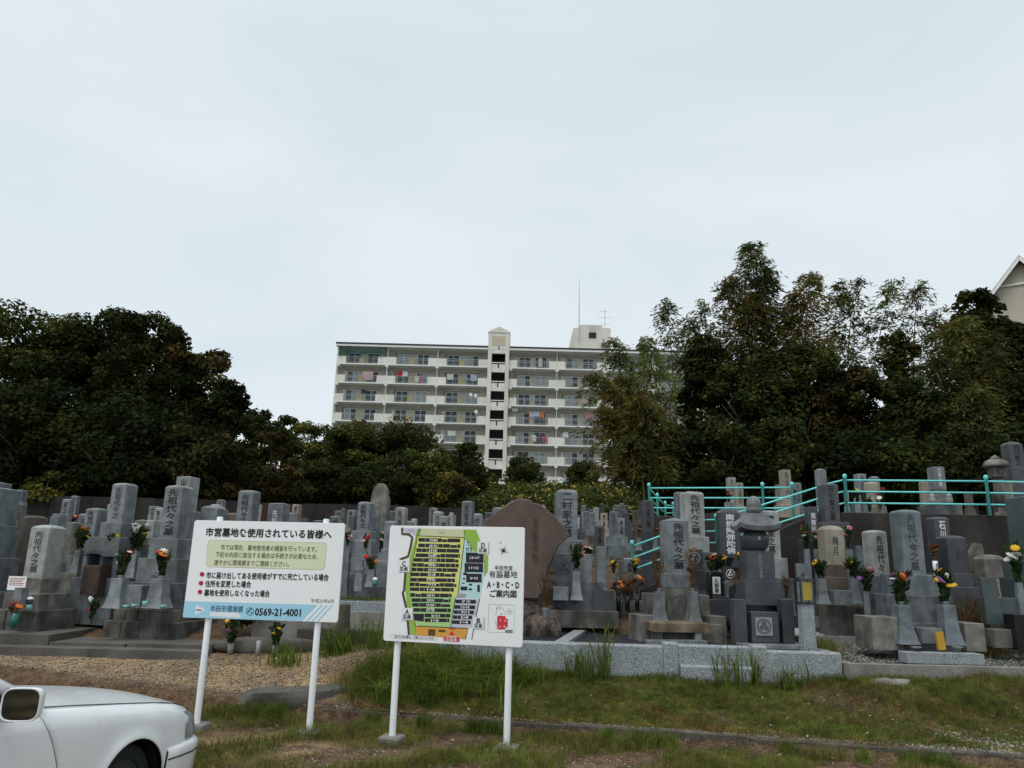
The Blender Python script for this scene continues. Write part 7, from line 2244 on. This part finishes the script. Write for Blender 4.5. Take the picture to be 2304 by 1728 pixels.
# cabin
def shell(name, secs, mat, close=False):
    b = MB(); n = len(secs[0]); f = []
    for i in range(len(secs) - 1):
        for j in range(n - 1):
            f.append((i * n + j, i * n + j + 1, (i + 1) * n + j + 1, (i + 1) * n + j))
    b.add([p for s_ in secs for p in s_], f)
    o = b.build(name, mat, car, smooth=True)
    m_ = o.modifiers.new('thickness', 'SOLIDIFY'); m_.thickness = .02; m_.offset = -1
    return o
shell('windscreen', [[(-.82 + -.08 * (1 - (y / .72) ** 2), y, .95 + .05 * (1 - (y / .72) ** 2)) for y in np.linspace(-.70, .70, 9)], [(-1.62 - .05 * (1 - (y / .56) ** 2), y, 1.345 + .03 * (1 - (y / .56) ** 2)) for y in np.linspace(-.545, .545, 9)]], 'car_glass')
shell('roof', [[(x, y, z + .035 * (1 - (y / .58) ** 2)) for y in np.linspace(-w, w, 9)] for x, z, w in ((-1.62, 1.35, .57), (-1.8, 1.375, .585), (-2.3, 1.385, .59), (-2.75, 1.35, .575))], 'car_paint')
shell('rear_window', [[(-2.75, y, 1.345 + .03 * (1 - (y / .58) ** 2)) for y in np.linspace(-.565, .565, 7)], [(-3.25, y, .94) for y in np.linspace(-.66, .66, 7)]], 'car_glass')
MB().add([(-3.25, -.70, .93), (-3.25, .70, .93), (-3.58, .66, .88), (-3.58, -.66, .88)], [(3, 2, 1, 0)]).build('boot_lid', 'car_paint', car)
for sg in (-1, 1):
    MB().tube([(-.78, sg * .755, .935), (-1.18, sg * .68, 1.15), (-1.62, sg * .575, 1.345), (-1.85, sg * .60, 1.385), (-2.4, sg * .60, 1.385), (-2.78, sg * .585, 1.34), (-3.2, sg * .70, .96)], [.045, .042, .04, .032, .032, .04, .06], 8).build('pillar', 'car_paint', car, smooth=True)
    g_ = MB().add([(-.92, sg * .757, .95), (-2.95, sg * .735, .96), (-2.72, sg * .60, 1.325), (-1.68, sg * .59, 1.335)], [(0, 1, 2, 3) if sg > 0 else (3, 2, 1, 0)]).build('side_window', 'car_glass', car)
    MB().tube([(-.95, sg * .764, .965), (-1.30, sg * .70, 1.15), (-1.68, sg * .60, 1.315)], .014, 6).build('window_seal', 'rubber', g_, smooth=True)
    # door mirror
    mh = MB()
    cx_, cy_, cz_ = -1.12, sg * .97, 1.01
    rings = []
    yaw = math.radians(-22) * -sg
    def mp(u, v, d):                      # u across, v up, d forward from the glass
        a = math.radians(22 if sg < 0 else -22)
        x = d; y = u
        return (cx_ + x * math.cos(a) - y * math.sin(a), cy_ + x * math.sin(a) + y * math.cos(a), cz_ + v)
    def sup(a, rx, ry, e=.38):
        c, s_ = math.cos(a), math.sin(a)
        return rx * abs(c) ** e * (1 if c >= 0 else -1), ry * abs(s_) ** e * (1 if s_ >= 0 else -1)
    nn = 32
    for (d, k) in ((-.006, .90), (-.012, .97), (0, 1.0), (.04, .99), (.075, .9), (.095, .7), (.102, .35)):
        rings.append([mp(*sup(2 * math.pi * i / nn, .102 * k, .088 * k, .5), d) for i in range(nn)])
    mh.rings(rings if sg < 0 else rings, False, True)
    mo = mh.build('door_mirror', 'car_paint', car, smooth=True)
    gl_ = MB(); gl_.add([mp(*sup(2 * math.pi * i / nn, .088, .075, .5), -.004) for i in range(nn)], [tuple(range(nn))])
    gl_.build('mirror_glass', 'mirror_glass', mo)
    MB().tube([(cx_ + .03, cy_ - sg * .06, cz_ - .06), (cx_ + .02, sg * .80, .95), (cx_ + .02, sg * .74, .945)], [.04, .045, .05], 8).build('mirror_arm', 'car_paint', mo, smooth=True)
    MB().add([(-.80, sg * .775, .94), (-1.02, sg * .775, .955), (-1.02, sg * .762, 1.07)], [(0, 1, 2)]).build('corner_trim', 'car_dark', car)

car.scale = (4 / 3, 4 / 3, 4 / 3)

# ------------------------------------------------------------------ bring the measured scene to real size (eye height 1.65 m); the block was built at real size already
K = 0.75
bpy.context.view_layer.update()
S_ = Matrix.Scale(K, 4)
far_names = set(o.name for o in FAR)
for o in list(scn.objects):
    if o.parent is not None or o.type == 'LIGHT':
        continue
    if o.type == 'CAMERA':
        o.location = o.location * K
    elif o.name in far_names:
        o.location.z -= CAMH * (1 - K)
    else:
        o.location = o.location * K
        o.scale = o.scale * K
